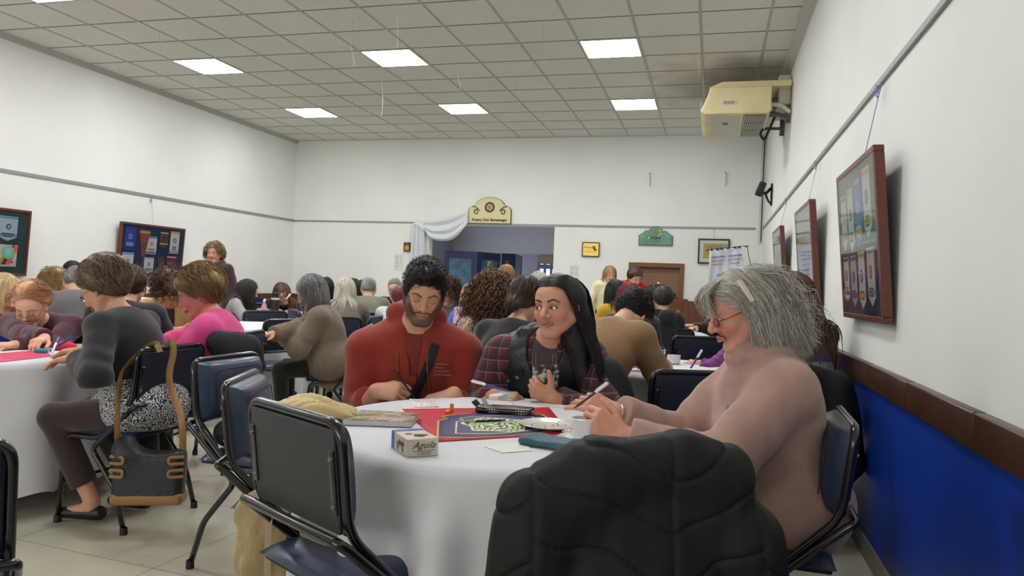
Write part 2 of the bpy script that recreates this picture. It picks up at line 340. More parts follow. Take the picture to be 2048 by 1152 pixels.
# ================================================================ people
M_skin = mat('skin', (205, 160, 135), .48, attr=True, sub=.12, bump=.06, bscale=260)
M_hair = mat('hair', (60, 45, 35), .5, attr=True, bump=.25, bscale=140, coat=.12)
M_eye = mat('eyeball', (240, 235, 230), .15, attr=True, coat=.6)
def knit(name, rgb, **k):
    kw = dict(rough=.9, bump=.22, bscale=500, var=.08, vscale=30, sheen=.25); kw.update(k); return mat(name, rgb, **kw)
def head_sdf(f, HC, HM, s=1.0, fem=1.0, eyes=.6, nose=1.0, jaw=1.0, fat=0.0, mouth=0.0, hero=False):
    def p(x, y, z): return HC+HM@(np.array([x, y, z], float)*s)
    A = lambda *a, **k: f.cap(*a, **k)
    f.ell(p(0, -.014, .03), npa(.074, .096, .086)*s, HM, .02)
    f.ell(p(0, .028, -.022), npa(.060+fat, .060, .080)*s, HM, .03)
    f.ell(p(0, .052, .04), npa(.052, .034, .04)*s, HM, .03)                         # forehead
    for q in (-1, 1):
        A(p(q*(.052+fat), .0, -.045), p(q*.018*jaw, .062, -.097), (.020+fat*.6)*s, .015*jaw*s, .03)      # jaw line
        f.ell(p(q*.036, .064, -.030), npa(.022+fat*.6, .020, .022)*s, HM, .025)      # cheek
        f.ell(p(q*.076, -.004, -.008), npa(.010, .019, .032)*s, HM@roty(-q*.1)@rotz(q*.45), .006)   # ear
        f.ell(p(q*.0835, -.002, -.004), npa(.005, .010, .017)*s, HM@rotz(q*.45), .004, 's')
    A(p(-.012, .070, -.098), p(.012, .070, -.098), .017*jaw*s, .017*jaw*s, .02)      # chin
    A(p(-.036, .078, .021), p(.036, .078, .021), .0105*s, .0105*s, .014)             # brow ridge
    for q in (-1, 1):
        f.ell(p(q*.032, .0975, .001), npa(.0175, .015, .012)*s, HM, .011, 's')
        f.ell(p(q*.0315, .0745, .0005), npa(.0155, .0148, .0148)*s, HM, .005)        # lids
        if eyes > .05 and hero:
            f.ell(p(q*.0315, .0885, -.0018+.001*eyes), npa(.0130, .0075, .0062*eyes+.0004)*s, HM, .0015, 's')
    A(p(0, .083, .014), p(0, (.103+.004*nose), -.027), .0075*s, .0108*nose*s, .012)   # nose
    for q in (-1, 1):
        f.ell(p(q*.0125*nose, .095, -.0315), npa(.0075, .009, .0068)*s*nose, HM, .006)
        if hero: f.ell(p(q*.0065*nose, .103, -.0395), npa(.0036, .005, .003)*s, HM, .002, 's')
    m = mouth
    A(p(-.022, .0885, -.0575+m), p(0, .0965, -.0550), .0028*s, .0040*s, .007); A(p(0, .0975, -.0550), p(.022, .0885, -.0575+m), .0040*s, .0028*s, .007)
    A(p(-.018, .089, -.0625+m), p(0, .0965, -.0655), .0032*s, .0050*s, .007); A(p(0, .0955, -.0652), p(.018, .089, -.0625+m), .0050*s, .0032*s, .007)
    if hero:
        A(p(-.023, .0935, -.0595+m), p(0, .1045, -.060), .0012*s, .0016*s, .0025, 's'); A(p(0, .1045, -.060), p(.023, .0935, -.0595+m), .0016*s, .0012*s, .0025, 's')
        A(p(-.0, .106, -.0465), p(0, .105, -.051), .0025*s, .002*s, .003, 's')
        for q in (-1, 1): A(p(q*.022, .098, -.036), p(q*.031, .089, -.056), .0012*s, .001*s, .006, 's')     # nasolabial fold
def skin_colors(V, spec, HC, HM, s, nails):
    base = np.array(lin(spec.get('skin', (214, 168, 142)))); N = len(V); col = np.tile(base, (N, 1)); L = (V-HC)@HM/s; x, y, z = L.T
    near = (np.abs(L) < .16).all(1)
    def blend(m, c, a=1.0):
        c = np.array(lin(c)); w_ = np.clip(m, 0, 1)[:, None]*a; col[:] = col*(1-w_)+c*w_
    def soft(d, e): return np.clip(.5-d/e, 0, 1)*near
    sk = spec.get('skin', (214, 168, 142)); red = tuple(np.clip(np.array(sk)*npa(1.0, .80, .76), 0, 255))
    ax = np.abs(x)
    blend(soft(np.sqrt(((ax-.04)/.022)**2+((z+.032)/.018)**2+((y-.07)/.03)**2)-1, 1.2), red, spec.get('blush', .45))
    blend(soft(np.sqrt((ax/.014)**2+((z+.03)/.011)**2+((y-.1)/.014)**2)-1, .8), red, .5)
    blend(soft(np.sqrt(((ax-.08)/.014)**2+((z+.005)/.03)**2+((y)/.03)**2)-1, .6), red, .4)
    dk = tuple(np.array(sk)*npa(.72, .62, .60)); blend(soft(np.sqrt(((ax-.031)/.017)**2+((z-.004)/.012)**2+((y-.085)/.02)**2)-1, .7), dk, spec.get('eyeshade', .35))
    lip = spec.get('lip', tuple(np.array(sk)*npa(.86, .58, .56))); ml = spec.get('mouth', 0)
    zz = z-ml*(ax/.022)**2; blend(soft(np.sqrt((x/.0235)**2+((zz+.0600)/.0078)**2)-1, .5)*(y > .075), lip, .7)
    blend(soft(np.sqrt((x/.022)**2+((zz+.0597)/.0012)**2)-1, 1.0)*(y > .075), tuple(np.array(sk)*.35), .8)
    br = spec.get('brow', (70, 50, 40)); bt = spec.get('browt', .0034)
    arch = .0225+.007*np.clip((ax-.012)/.022, 0, 1)-.009*np.clip((ax-.036)/.014, 0, 1)**2+spec.get('browtilt', 0)*(ax-.03)
    blend(soft((np.abs(z-arch)/(bt*(1.25-.7*np.clip((ax-.03)/.025, 0, 1))))-1, .6)*(ax > .012)*(ax < .053)*(y > .05), br, spec.get('browa', .8))
    if spec.get('eyes', .6) <= .05: blend(soft((np.abs(z+.004+.0*ax-(((ax-.0315)/.013)**2)*.003*1)/.0012)-1, 1)*(np.abs(ax-.0315) < .0135)*(y > .06), spec.get('lash', (60, 40, 32)), .9)
    elif spec.get('hero'):
        e = spec.get('eyes', .6); q = np.sqrt(((ax-.0315)/.0140)**2+((z+.0018-.001*e)/(.0062*e+.0018))**2); blend(soft(np.abs(q-1.03)/.16-1, .8)*(y > .06)*np.where(z > -.003, 1, .35), spec.get('lash', (30, 20, 18)), .85)
    if 'beard' in spec:
        b = spec['beard']; rnd = np.random.default_rng(5).uniform(.8, 1.2, N)
        top = -.048+np.clip((ax-.030)/.03, 0, 1)**1.3*.055            # beard line rises to the ears
        m = soft((z-top)/.006, 1)*(y > -.02)*soft((-z-.125)/.02, 1)
        lipz = np.sqrt((x/.024)**2+((z+.061)/.0115)**2) > 1.05
        chin_gap = 1-.75*np.clip(1.3-np.sqrt((ax/.022)**2+((z+.074)/.008)**2), 0, 1)*(ax > .003)
        mou = soft((np.abs(z+.0485+ax*.28)/.0058)-1, .8)*(ax < .031)*(y > .07)
        cheek_clear = ~((ax < .036) & (z > -.0645) & (ax > .0)); cheek_clear |= (ax > .030) & (z < -.052)
        mm = np.maximum(m*cheek_clear*chin_gap, mou)*lipz*(y > -.03); blend(np.clip(mm*rnd, 0, 1), b, .86)
        blend(soft(np.abs(ax-.072)/.012-1, .8)*soft(np.abs(z+.01)/.035-1, .5)*soft(np.abs(y-.012)/.012-1, .7), b, .8)
    if 'scalp' in spec:
        d = z-(.062+(y-.07)*1.1); blend(soft(-d/.012, 1)*(y < .09), spec['scalp'], .8)
    for c, r in nails: d = np.linalg.norm(V-c, axis=1)-r; blend(np.clip(.5-d/.0015, 0, 1), spec.get('nail', tuple(np.clip(np.array(sk)*npa(1.06, .98, .96), 0, 255))), .75)
    nz = 1+.05*wav(V, 160, 3)[:, None]*npa(.4, 1, 1); return np.clip(col*nz, 0, 1)
def eyeball(root, c, HM, r, gaze, iris, name='eye'):
    mb = MB(); mb.lathe([(r*math.sin(a), r*math.cos(a)) for a in np.linspace(0, PI, 25)], (0, 0, 0), 28); V = np.array(mb.v); F = mb.f; g = nrm(gaze); R = frame(npa(1, .01, .02), g); W = V@R.T
    ca = W@g/r; ang = np.degrees(np.arccos(np.clip(ca, -1, 1))); col = np.tile(np.array(lin((236, 228, 222))), (len(W), 1)); col[ang < 31] = lin(iris); col[ang < 13] = lin((8, 8, 8))
    return to_mesh(name, W+c, F, M_eye, root, col)
def hairmesh(root, parts, name='hair', m=None):
    V = np.concatenate([p[0] for p in parts]); off = 0; Fs = []
    for p in parts: Fs.append(np.asarray(p[1])+off); off += len(p[0])
    return to_mesh(name, V, np.concatenate(Fs), m or M_hair, root, np.concatenate([p[2] for p in parts]))
def do_hair(root, sp, HC, HM, hd, h, body):
    hs = sp.get('hair')
    if not hs: return
    st = hs['style']; c0 = np.array(lin(hs['rgb'])); c1 = np.array(lin(hs.get('rgb2', hs['rgb']))); rng = np.random.default_rng(hs.get('seed', 1)); t = hs.get('t', .014)
    def p(x, y, z): return HC+HM@(np.array([x, y, z], float)*s)
    f = SDF(); f.amp = .008
    f.ell(p(0, -.018-t*.3, .034+t*.35), (npa(.076, .098, .088)+t)*s, HM, .02)
    for c, r in hs.get('vol', []): f.ell(p(*c), npa(*r)*s, HM, .03)
    for a, b, ra, rb in hs.get('caps', []): f.cap(p(*a), p(*b), ra*s, rb*s, .03)
    # cut the face open
    ly, lz, sl = hs.get('line', (.072, .072, 1.15)); n = HM@nrm(npa(0, sl, -1.0))
    if hs.get('cut', True): f.plane(p(0, ly, lz), n, .012)
    fo = hs.get('face')
    if fo:
        for c, r in fo: f.ell(p(*c), npa(*r)*s, HM, .012, 's')
    gd = hs.get('groove', 'az'); ga = hs.get('ga', .004); gf = hs.get('gf', 34)
    def gfield(V):
        L = (V-HC)@HM/s; x, y, z = L.T
        if gd == 'az': a = np.arctan2(x, -(y+.01))*gf+2.0*np.sin(z*38)+1.2*np.sin(z*90+x*40)
        elif gd == 'back': a = x*gf*11+2.0*np.sin(y*45)+1.5*np.sin(z*60)
        elif gd == 'curl': return wav(V, gf*3.2, 1)*1.5+.5*wav(V, gf*7, 2)
        elif gd == 'down': a = (y*gf*9+x*gf*5)+2.0*np.sin(z*30)+np.sin(z*75)
        return .6*np.sin(a)+.4*np.sin(a*2.3+1)
    f.post = lambda P, d: np.where(np.abs(d) < .03, d-ga*gfield(P), d)
    V, F = mesh_sdf(f, h); g = gfield(V); k = np.clip(.5+.5*g, 0, 1)[:, None]; col = (c0*(1-k)+c1*k)*(.72+.38*k)
    parts = [(V, F, col)]
    sn = hs.get('n', 0)
    if sn and len(V):
        L0 = hs.get('len', .1); mode = hs.get('flow', 'down'); Lq = (V-HC)@HM/s; kp = (Lq[:, 2] > hs.get('zmin', -.2))&((Lq[:, 2]-(lz+(Lq[:, 1]-ly)*sl) > hs.get('rim', .014)) if hs.get('cut', True) else ~((Lq[:, 1] > .02)&((Lq[:, 2] < .075)|(np.abs(Lq[:, 0]) < .05)))); kp &= Lq[:, 1] < hs.get('ymax', 9); ok = np.nonzero(kp)[0]; ok = ok if len(ok) else np.arange(len(V)); pick = rng.choice(ok, sn); roots = V[pick].copy(); q = Lq[pick]; x, y, z = q.T; e = .004
        gr = np.stack([f(roots+v_)-f(roots-v_) for v_ in (npa(e, 0, 0), npa(0, e, 0), npa(0, 0, e))], 1); gr /= np.linalg.norm(gr, axis=1)[:, None]+1e-9; nl = gr@HM
        if mode == 'down': d0 = np.stack([np.sign(x)*(.15+np.clip(y*14, 0, 1.5)), -.35+0*x, -1+0*x], 1)
        elif mode == 'back': d0 = np.stack([x*3, -1+0*x, np.where(y < -.03, -.9, .0)], 1)
        elif mode == 'fwd': fr_ = (y > .0)[:, None]; d0 = np.where(fr_, npa(.3, 1, -.05), npa(.0, -.15, -1))
        else: d0 = rng.normal(0, 1, (sn, 3))
        if hs.get('bias'): d0 = d0+npa(*hs['bias'])
        d0 = d0+rng.normal(0, hs.get('jit', .25)*.6, (sn, 3)); d0 = d0-nl*((d0*nl).sum(1))[:, None]+nl*hs.get('lift', .05); d0 /= np.linalg.norm(d0, axis=1)[:, None]+1e-9; d0 = d0@HM.T
        colf = SDF(); colf.ops = [o_ for o_ in f.ops if o_[0] == 'u']
        colf.ell(p(0, .080, -.050), npa(.074, .080, .098)*s, HM, .01); nf = len(colf.ops)
        for kind, fn, c, R, kk in body.ops[1:hs.get('nb', 14)]: colf.ops.append((kind, lambda P, fn=fn: fn(P)-hs.get('clear', .022), c, R+.03, kk))
        V, F, per = strands(roots-gr*.001, d0, hs.get('steps', 10), L0*rng.uniform(.75, 1.08, sn)*s, hs.get('rad', .004)*rng.uniform(.6, 1.2, sn), colf, hs.get('grav', .5), hs.get('stiff', .8), hs.get('curl', 0), hs.get('curln', 3), hs.get('flat', .5), rnd=rng, jit=hs.get('jit', .25), taper=hs.get('taper', .35), omax=hs.get('omax', .004), pull=hs.get('pull', 0))
        kk = rng.uniform(0, 1, sn)**1.3; br = rng.uniform(.7, 1.2, sn); cc = (c0*(1-kk[:, None])+c1*kk[:, None])*br[:, None]; parts.append((V, F, np.repeat(cc, per, 0)))
    for gs in hs.get('guides', []):
        g, n_, spr = gs[:3]; kw = gs[3] if len(gs) > 3 else {}; Q, ph = guided(g, n_, spr, rng, **{k_: v_ for k_, v_ in kw.items() if k_ in ('m', 'wave', 'waven', 'cut', 'ends')}); Q = HC+(Q*s)@HM.T
        V, F, per = tubes_from(Q, hs.get('rad', .002)*rng.uniform(.6, 1.3, n_), hs.get('flat', .6), hs.get('taper', .4), 0, 1, ph); kk = rng.uniform(0, 1, n_)**1.2; br = rng.uniform(.7, 1.15, n_); parts.append((V, F, np.repeat((c0*(1-kk[:, None])+c1*kk[:, None])*br[:, None], per, 0)))
    return hairmesh(root, parts)
def person(sp):
    s = sp.get('s', 1.0); hd = sp.get('hds', s); w_ = sp.get('w', 1.0); h = sp.get('h', .009); hero = sp.get('hero', False); stand = sp.get('stand', False)
    T = .50*s; HN = .165*s; hw = C(sp['px'], sp['py'], sp['d']); rz = facing(*sp['face']); Rz = rotz(rz)
    hp = sp.get('hp', .3); seat = (.92*s if stand else .555); hpn = sp.get('neck', .25+hp*.35)
    def headloc(L): 
        u = npa(0, math.sin(L), math.cos(L)); nb = npa(0, 0, seat)+T*u; return nb, nb+HN*nrm(npa(0, math.sin(L*.6+hpn), math.cos(L*.6+hpn)))
    if 'lean' in sp: L = sp['lean']
    else:
        L = .0
        while L < 1.25 and headloc(L)[1][2] > hw[2]: L += .01
    nb, hc = headloc(L); dz = hw[2]-hc[2]
    k = 1+dz/T if abs(dz) > .002 else 1; k = min(max(k, .8), 1.22); T *= k; nb, hc = headloc(L)
    hc = hc+npa(sp.get('sx', 0), 0, 0)
    root_w = npa(hw[0], hw[1], 0)-Rz@npa(hc[0], hc[1], 0)
    toL = lambda P: Rz.T@(np.asarray(P, float)-root_w); HM = rotz(sp.get('hy', 0))@rotx(-hp)@roty(sp.get('hr', 0)); HC = hc+npa(0, 0, hw[2]-hc[2])
    vL = lambda v: Rz.T@np.asarray(v, float)
    root = empty('person', root_w, rz, sp['label'], 'person', sp.get('group'))
    u = npa(0, math.sin(L), math.cos(L)); fw = npa(0, math.cos(L), -math.sin(L)); hip = npa(0, 0, seat); S = []
    shw = sp.get('shw', .165)*s; sh = nb-u*(.045+sp.get('shd', 0))*s+fw*.01; tor = lambda a, f_=0, x=0: hip+u*T*a+fw*f_+npa(x, 0, 0)
    TM = rotx(-L); ns = []
    f = SDF(); fem = sp.get('fem', True)
    # body core (a little inside the clothes)
    f.cap(nb-u*.03+fw*.005, HC+HM@npa(0, -.018, -.05)*s, .050*s*(1 if fem else 1.16), .046*s*(1 if fem else 1.18), .03)
    f.ell(tor(.72, .01), npa(.145*w_, .095*w_, .16)*s, TM, .05); f.ell(tor(.32, .02), npa(.135*w_, .100*w_, .17)*s, TM, .05); f.ell(hip+npa(0, .01, -.0), npa(.155*w_, .115, .10)*s, None, .05)
    SH = []; EL = []; WR = []; info = []; boxes = []
    for i, q in ((0, 1), (1, -1)):
        Sp = sh+npa(q*shw, sp.get('shf', 0), -(.0)); f.cap(nb-u*.01, Sp, .045*s, .05*s, .04)
        wr = sp.get('wr', (None, None))[i]
        if stand and wr is None: W = Sp+npa(q*.06, .04, -.50*s)
        elif wr is None: W = npa(q*.13, max(Sp[1]+.30, .34), .80)
        else: W = toL(wr)
        el = sp.get('pole', ((.6, -.3, -.8), (-.6, -.3, -.8)))[i]; E_ = ik(Sp, W, sp.get('ua', .28)*s, sp.get('fa', .25)*s, el); aw = sp.get('aw', 1.0)
        f.cap(Sp, E_, .046*s*aw, .040*s*aw, .03); f.cap(E_, W, .041*s*aw, .0265*s*(1+.5*(aw-1)), .02, sq=None)
        SH.append(Sp); EL.append(E_); WR.append(W)
    nbody = len(f.ops)
    # legs
    LG = []
    for q in (1, -1):
        if stand: H_ = npa(q*.09*s, 0, seat-.03); K = npa(q*.10, .02, .48*s); A_ = npa(q*.10, 0, .09)
        else:
            lg = sp.get('legs', {}).get(q, ((q*.12, .40, .50), (q*.12, .37, .09))); H_ = npa(q*.09, .02, .535); K = npa(*lg[0]); A_ = npa(*lg[1])
        f.cap(H_, K, .072*s, .050*s, .03); f.cap(K, A_, .050*s, .034*s, .02); fd = nrm(npa(K[0]-H_[0], max(K[1]-H_[1], .05), 0)) if not stand else npa(0, 1, 0)
        fd = npa(*sp['foot'][q]) if 'foot' in sp else fd
        f.cap(A_+npa(0, 0, -.03), A_+fd*.13+npa(0, 0, -.058), .032*s, .022*s, .02); LG.append((H_, K, A_, fd))
    head_sdf(f, HC, HM, hd, eyes=sp.get('eyes', .6), nose=sp.get('nose', 1.0), jaw=sp.get('jaw', 1.0 if fem else 1.15), fat=sp.get('fat', 0), mouth=sp.get('mouth', 0), hero=hero)
    nails = []
    for i, q in ((0, 1), (1, -1)):
        hh = sp.get('hands', (None, None))[i]; W = WR[i]; fa = nrm(W-EL[i])
        if hh is False: f.cap(W, W+fa*.09, .028*s, .02*s, .02); info.append(None); continue
        d, n, cu, th = hh if hh else (None, None, None, None); d = nrm(vL(d)) if d is not None else nrm(fa*npa(1, 1, .25)+npa(-q*.25, .2, 0)); n = vL(n) if n is not None else npa(q*.2, -.1, 1.0)
        cu = cu or ((.35, .5, .3), (.45, .6, .4), (.55, .7, .4), (.6, .8, .5)); info.append(hand(f, W, d, n, q, cu, s*sp.get('hs', 1.0), th, nails=nails if hero else None)); boxes.append((W+d*.09-.125, W+d*.09+.125))
    hb = (HC-.165*hd, HC+.165*hd); fine = ([] if sp.get('nohands') else boxes) + [hb]; fh = sp.get('fh', .0022 if hero else .004); hh_ = sp.get('hh', fh)
    V0, F0 = mesh_sdf(f, sp.get('bh', .011), excl=[(a+.012, b-.012) for a, b in fine]); Vs = [V0]; Fs = [F0]; off = len(V0); done = []
    for a, b in fine:
        V, F = mesh_sdf(f, fh if a is hb[0] else hh_, a, b, excl=done)
        if len(V):
            # drop the closing walls made at the box border
            inn = ((V > a+fh*2.2) & (V < np.asarray(b)-fh*2.2)).all(1); F = F[inn[F].all(1)]; Vs.append(V); Fs.append(F+off); off += len(V); done.append((np.asarray(a)+.010, np.asarray(b)-.010))
    V = np.concatenate(Vs); F = np.concatenate(Fs); used = np.zeros(len(V), bool); used[F.ravel()] = True; mp = np.cumsum(used)-1; V = V[used]; F = mp[F]
    body = to_mesh('body', V, F, M_skin, root, skin_colors(V, sp, HC, HM, hd, nails))
    if hero or sp.get('eyeballs'):
        gz = sp.get('gaze', (0, 1, -.1))
        for q in (-1, 1): eyeball(root, HC+HM@npa(q*.0315, .0745, -.0005)*hd, HM, .0138*hd, HM@nrm(npa(*gz)), sp.get('iris', (60, 38, 22)))
    P = dict(root=root, Rz=Rz, rw=root_w, HC=HC, HM=HM, s=s, sh=SH, el=EL, wr=WR, nb=nb, hip=hip, u=u, fw=fw, T=T, tor=tor, TM=TM, body=f, L=L, info=info, w=w_, legs=LG, toL=toL, sp=sp, hp=lambda x, y, z: HC+HM@(npa(x, y, z)*hd))
    do_hair(root, sp, HC, HM, hd, sp.get('hairh', h*.8), f)
    if 'top' in sp: do_top(P, sp['top'], h)
    if 'bottom' in sp: do_bottom(P, sp['bottom'], .011)
    if 'glasses' in sp: glasses(P, sp['glasses'])
    return P
def torso_prims(f, P, t, hem=0, bust=True, flare=0, shk=1):
    s, w_, tor, TM, nb, u, fw, hip = [P[k] for k in ('s', 'w', 'tor', 'TM', 'nb', 'u', 'fw', 'hip')]
    f.ell(tor(.70, .01), (npa(.158*w_, .108*w_, .165)+t)*s, TM, .06); f.ell(tor(.34, .03*w_), (npa(.150*w_, .120*w_, .18)+t)*s, TM, .06); f.ell(hip+npa(0, .02, .02-hem*.5), (npa(.175*w_+flare, .135*w_+flare, .11+hem)+t)*s, None, .05)
    if bust:
        for q in (-1, 1): f.ell(tor(.60, .085*w_, q*.068*s), (npa(.062, .05, .065)+t*.5)*s, TM, .04)
    for q in (0, 1): e_ = nb-u*.03*s+(P['sh'][q]-(nb-u*.03*s))*shk; f.cap(nb-u*.03*s+npa((1, -1)[q]*.03, 0, 0), e_, (.052+t)*s, (.054+t)*s*(.8+.2*shk), .045)
def do_top(P, tp, h):
    s = P['s']; f = SDF(); t = tp.get('t', .008); sp = P['sp']; f.amp = .012; aw = sp.get('aw', 1.0)
    torso_prims(f, P, t, tp.get('hem', 0), sp.get('fem', True), tp.get('flare', 0), tp.get('shk', 1)); nb, u, fw, HC, HM = P['nb'], P['u'], P['fw'], P['HC'], P['HM']
    fa = tp.get('fold', .004)
    if not tp.get('sleeveless'):
        for i in (0, 1):
            S, E_, W = P['sh'][i], P['el'][i], P['wr'][i]; cu = tp.get('cuff', (.97, .97)); cu = cu[i] if hasattr(cu, '__len__') else cu; We = E_+(W-E_)*cu
            def fold1(t_, Q, i=i): return fa*.6*np.sin(t_*21+5*wav(Q, 9, i)+2*wav(Q, 22, i))*np.clip((t_-.35)*2, 0, 1)
            def fold2(t_, Q, i=i): return fa*.6*np.sin(t_*24+5*wav(Q, 9, i+2)+2*wav(Q, 24, i))*np.clip(1-t_*1.1, .15, 1)
            f.cap(S, E_, (.055+t)*s*aw, (.050+t)*s*aw, .035, fold=fold1); f.cap(E_, We, (.050+t)*s*aw, (.034+t+(1-cu)*.012)*s*aw, .03, flat=True, fold=fold2)
            if tp.get('cuffband', True): f.cap(We-nrm(We-E_)*.022, We+nrm(We-E_)*.002, (.036+t+(1-cu)*.012)*s*aw, (.033+t+(1-cu)*.012)*s*aw, .004, flat=True)
    st = tp.get('style', 'crew'); nk = nrm(HC+HM@npa(0, -.02, -.05)-nb)
    neckc = nb+nk*.012
    if st == 'turtle':
        f.cap(nb-nk*.01, nb+nk*.055, .068*s, .060*s, .02, flat=True); f.cap(nb-nk*.02+fw*.02, nb+nk*.015+fw*.03, .07*s, .07*s, .02)
    elif st == 'cowl':
        rg = [nb+nk*(.020+.012*math.cos(a))+P['TM']@npa(.088*math.sin(a)*s, (.078*math.cos(a)+.012)*s, -.018*math.cos(a)) for a in np.linspace(0, 2*PI, 19)]
        for i in range(18): f.cap(rg[i], rg[i+1], .030*s, .030*s, .010)
        rg = [q_+nk*.034-P['TM']@npa(*((rotz(0)@npa(math.sin(a), math.cos(a), 0))*.016)) for q_, a in zip(rg, np.linspace(0, 2*PI, 19))]
        for i in range(18): f.cap(rg[i], rg[i+1], .020*s, .020*s, .012)
    elif st == 'crew':
        f.cap(nb-nk*.03, nb+nk*.012, .066*s, .058*s, .02, flat=True)
    elif st == 'hood':
        hr_ = tp.get('hoodr', 1.0)
        for q in (-1, 1):
            f.cap(nb-fw*.085+u*.005, nb+u*.028+npa(q*.082, 0, 0)-fw*.03, .050*s*hr_, .042*s*hr_, .012); f.cap(nb+u*.028+npa(q*.082, 0, 0)-fw*.03, nb-u*.035+fw*.075+npa(q*.050, 0, 0), .042*s*hr_, .028*s*hr_, .010); f.cap(nb-u*.035+fw*.075+npa(q*.050, 0, 0), nb-u*.12+fw*.10+npa(q*.016, 0, 0), .026*s*hr_, .012*s, .010)
        f.ell(nb-fw*.11-u*.03, npa(.11, .05, .08)*s, P['TM'], .02)
    elif st == 'jacket':
        lp = tp.get('lap', 1.0)
        for q in (-1, 1):
            f.cap(nb+u*.02-fw*.05, nb+u*.015+npa(q*.066, 0, 0), .018*s*lp, .016*s*lp, .012); f.cap(nb+u*.015+npa(q*.066*lp**.5, 0, 0), nb-u*.085+fw*.10+npa(q*.045*lp, 0, 0), .017*s*lp, .012*s*lp, .010)
    if tp.get('open'):
        o = tp['open']; f.cap(nb+u*.05+fw*.085, P['tor'](o[1], .16), o[0]*.9, o[0]*.55, .01, 's')
    op = tp.get('neckcut', .0)
    if op: f.ell(nb+nk*.03+fw*.03, npa(.062+op, .065+op, .05)*s, P['TM'], .01, 's')
    fs = tp.get('fs', 22); seed = tp.get('seed', 0); ext = tp.get('ext')
    if ext: ext(f, P)
    if 'cutz' in tp: f.plane(npa(0, 0, tp['cutz'][0]), nrm(npa(0, tp['cutz'][1], -1)), .01)
    f.post = (lambda Q, d: np.where(np.abs(d) < .05, d-fa*wav(Q, fs, seed)-fa*.5*wav(Q, fs*2.3, seed+1)+(tp['post'](Q, P) if 'post' in tp else 0), d))
    V, F = mesh_sdf(f, tp.get('h', h)); col = None
    if 'colfn' in tp: col = tp['colfn'](V, P)
    o = to_mesh(tp.get('name', 'sweater'), V, F, tp['m'], P['root'], col); P['topf'] = f; return o
def do_bottom(P, bp, h):
    f = SDF(); s = P['s']; hip = P['hip']; f.amp = .006; w_ = P['w']
    f.ell(hip+npa(0, 0, -.0), (npa(.165*w_, .125*w_, .10))*s, None, .05)
    for H_, K, A_, fd in P['legs']:
        e = K+(A_-K)*bp.get('len', .96); f.cap(H_, K, .086*s*bp.get('w', 1), .062*s*bp.get('w', 1), .03); f.cap(K, e, .062*s*bp.get('w', 1), bp.get('ank', .052)*s, .02, flat=True)
    f.post = lambda Q, d: np.where(np.abs(d) < .05, d-.003*wav(Q, 26, 5), d)
    V, F = mesh_sdf(f, h); to_mesh('trousers', V, F, bp['m'], P['root'])
    sm = bp.get('shoe')
    if sm:
        for H_, K, A_, fd in P['legs']:
            g = SDF(); z0 = A_[2]-.09; a = A_+npa(0, 0, -.045)-fd*.035; g.cap(npa(a[0], a[1], z0+.035), npa(*(A_+fd*.155)[:2], z0+.028), .036, .026, .02); g.plane(npa(0, 0, z0+.003), npa(0, 0, -1), .004)
            if bp.get('flat'): g.ell(npa(*(A_+fd*.04)[:2], z0+.085), (.026, .055, .05), frame(np.cross(fd, npa(0, 0, 1)), npa(0, 0, 1)), .006, 's')
            V, F = mesh_sdf(g, .006); to_mesh('shoe', V, F, sm, P['root'])
def glasses(P, g):
    m = mat('glasses_frame_%d_%d_%d' % g['rgb'], g['rgb'], .3, coat=.3); hp = P['hp']; mb = MB(); dz = g.get('dz', -.003); dy = g.get('dy', 0); r = g.get('r', .0013); W_ = .022; Hh = g.get('hh', .014)
    ln = MB()
    for q in (-1, 1):
        loop = [hp(q*.0325+W_*math.copysign(abs(math.cos(a))**.75, math.cos(a)), .099+dy-.006*abs(math.cos(a)), dz+Hh*math.copysign(abs(math.sin(a))**.75, math.sin(a))) for a in np.linspace(0, 2*PI, 25)[:-1]]
        mb.tube(loop, r, 6, closed=True); mb.tube([hp(q*.0545, .094+dy, dz+.006), hp(q*.070, .075+dy*.6, dz+.007), hp(q*.0775, .01, .006), hp(q*.077, -.012, -.004)], r*.9, 6)
        ln.add(loop, [tuple(range(len(loop)))])
    mb.tube([hp(-.011, .099+dy, dz+.002), hp(0, .103+dy, dz+.004), hp(.011, .099+dy, dz+.002)], r, 6)
    o = mb.build('glasses', m, P['root']); ln.build('lens', mat('lens_glass', (235, 240, 240), .03, trans=1, ior=1.05), o, solid=.0008); return o
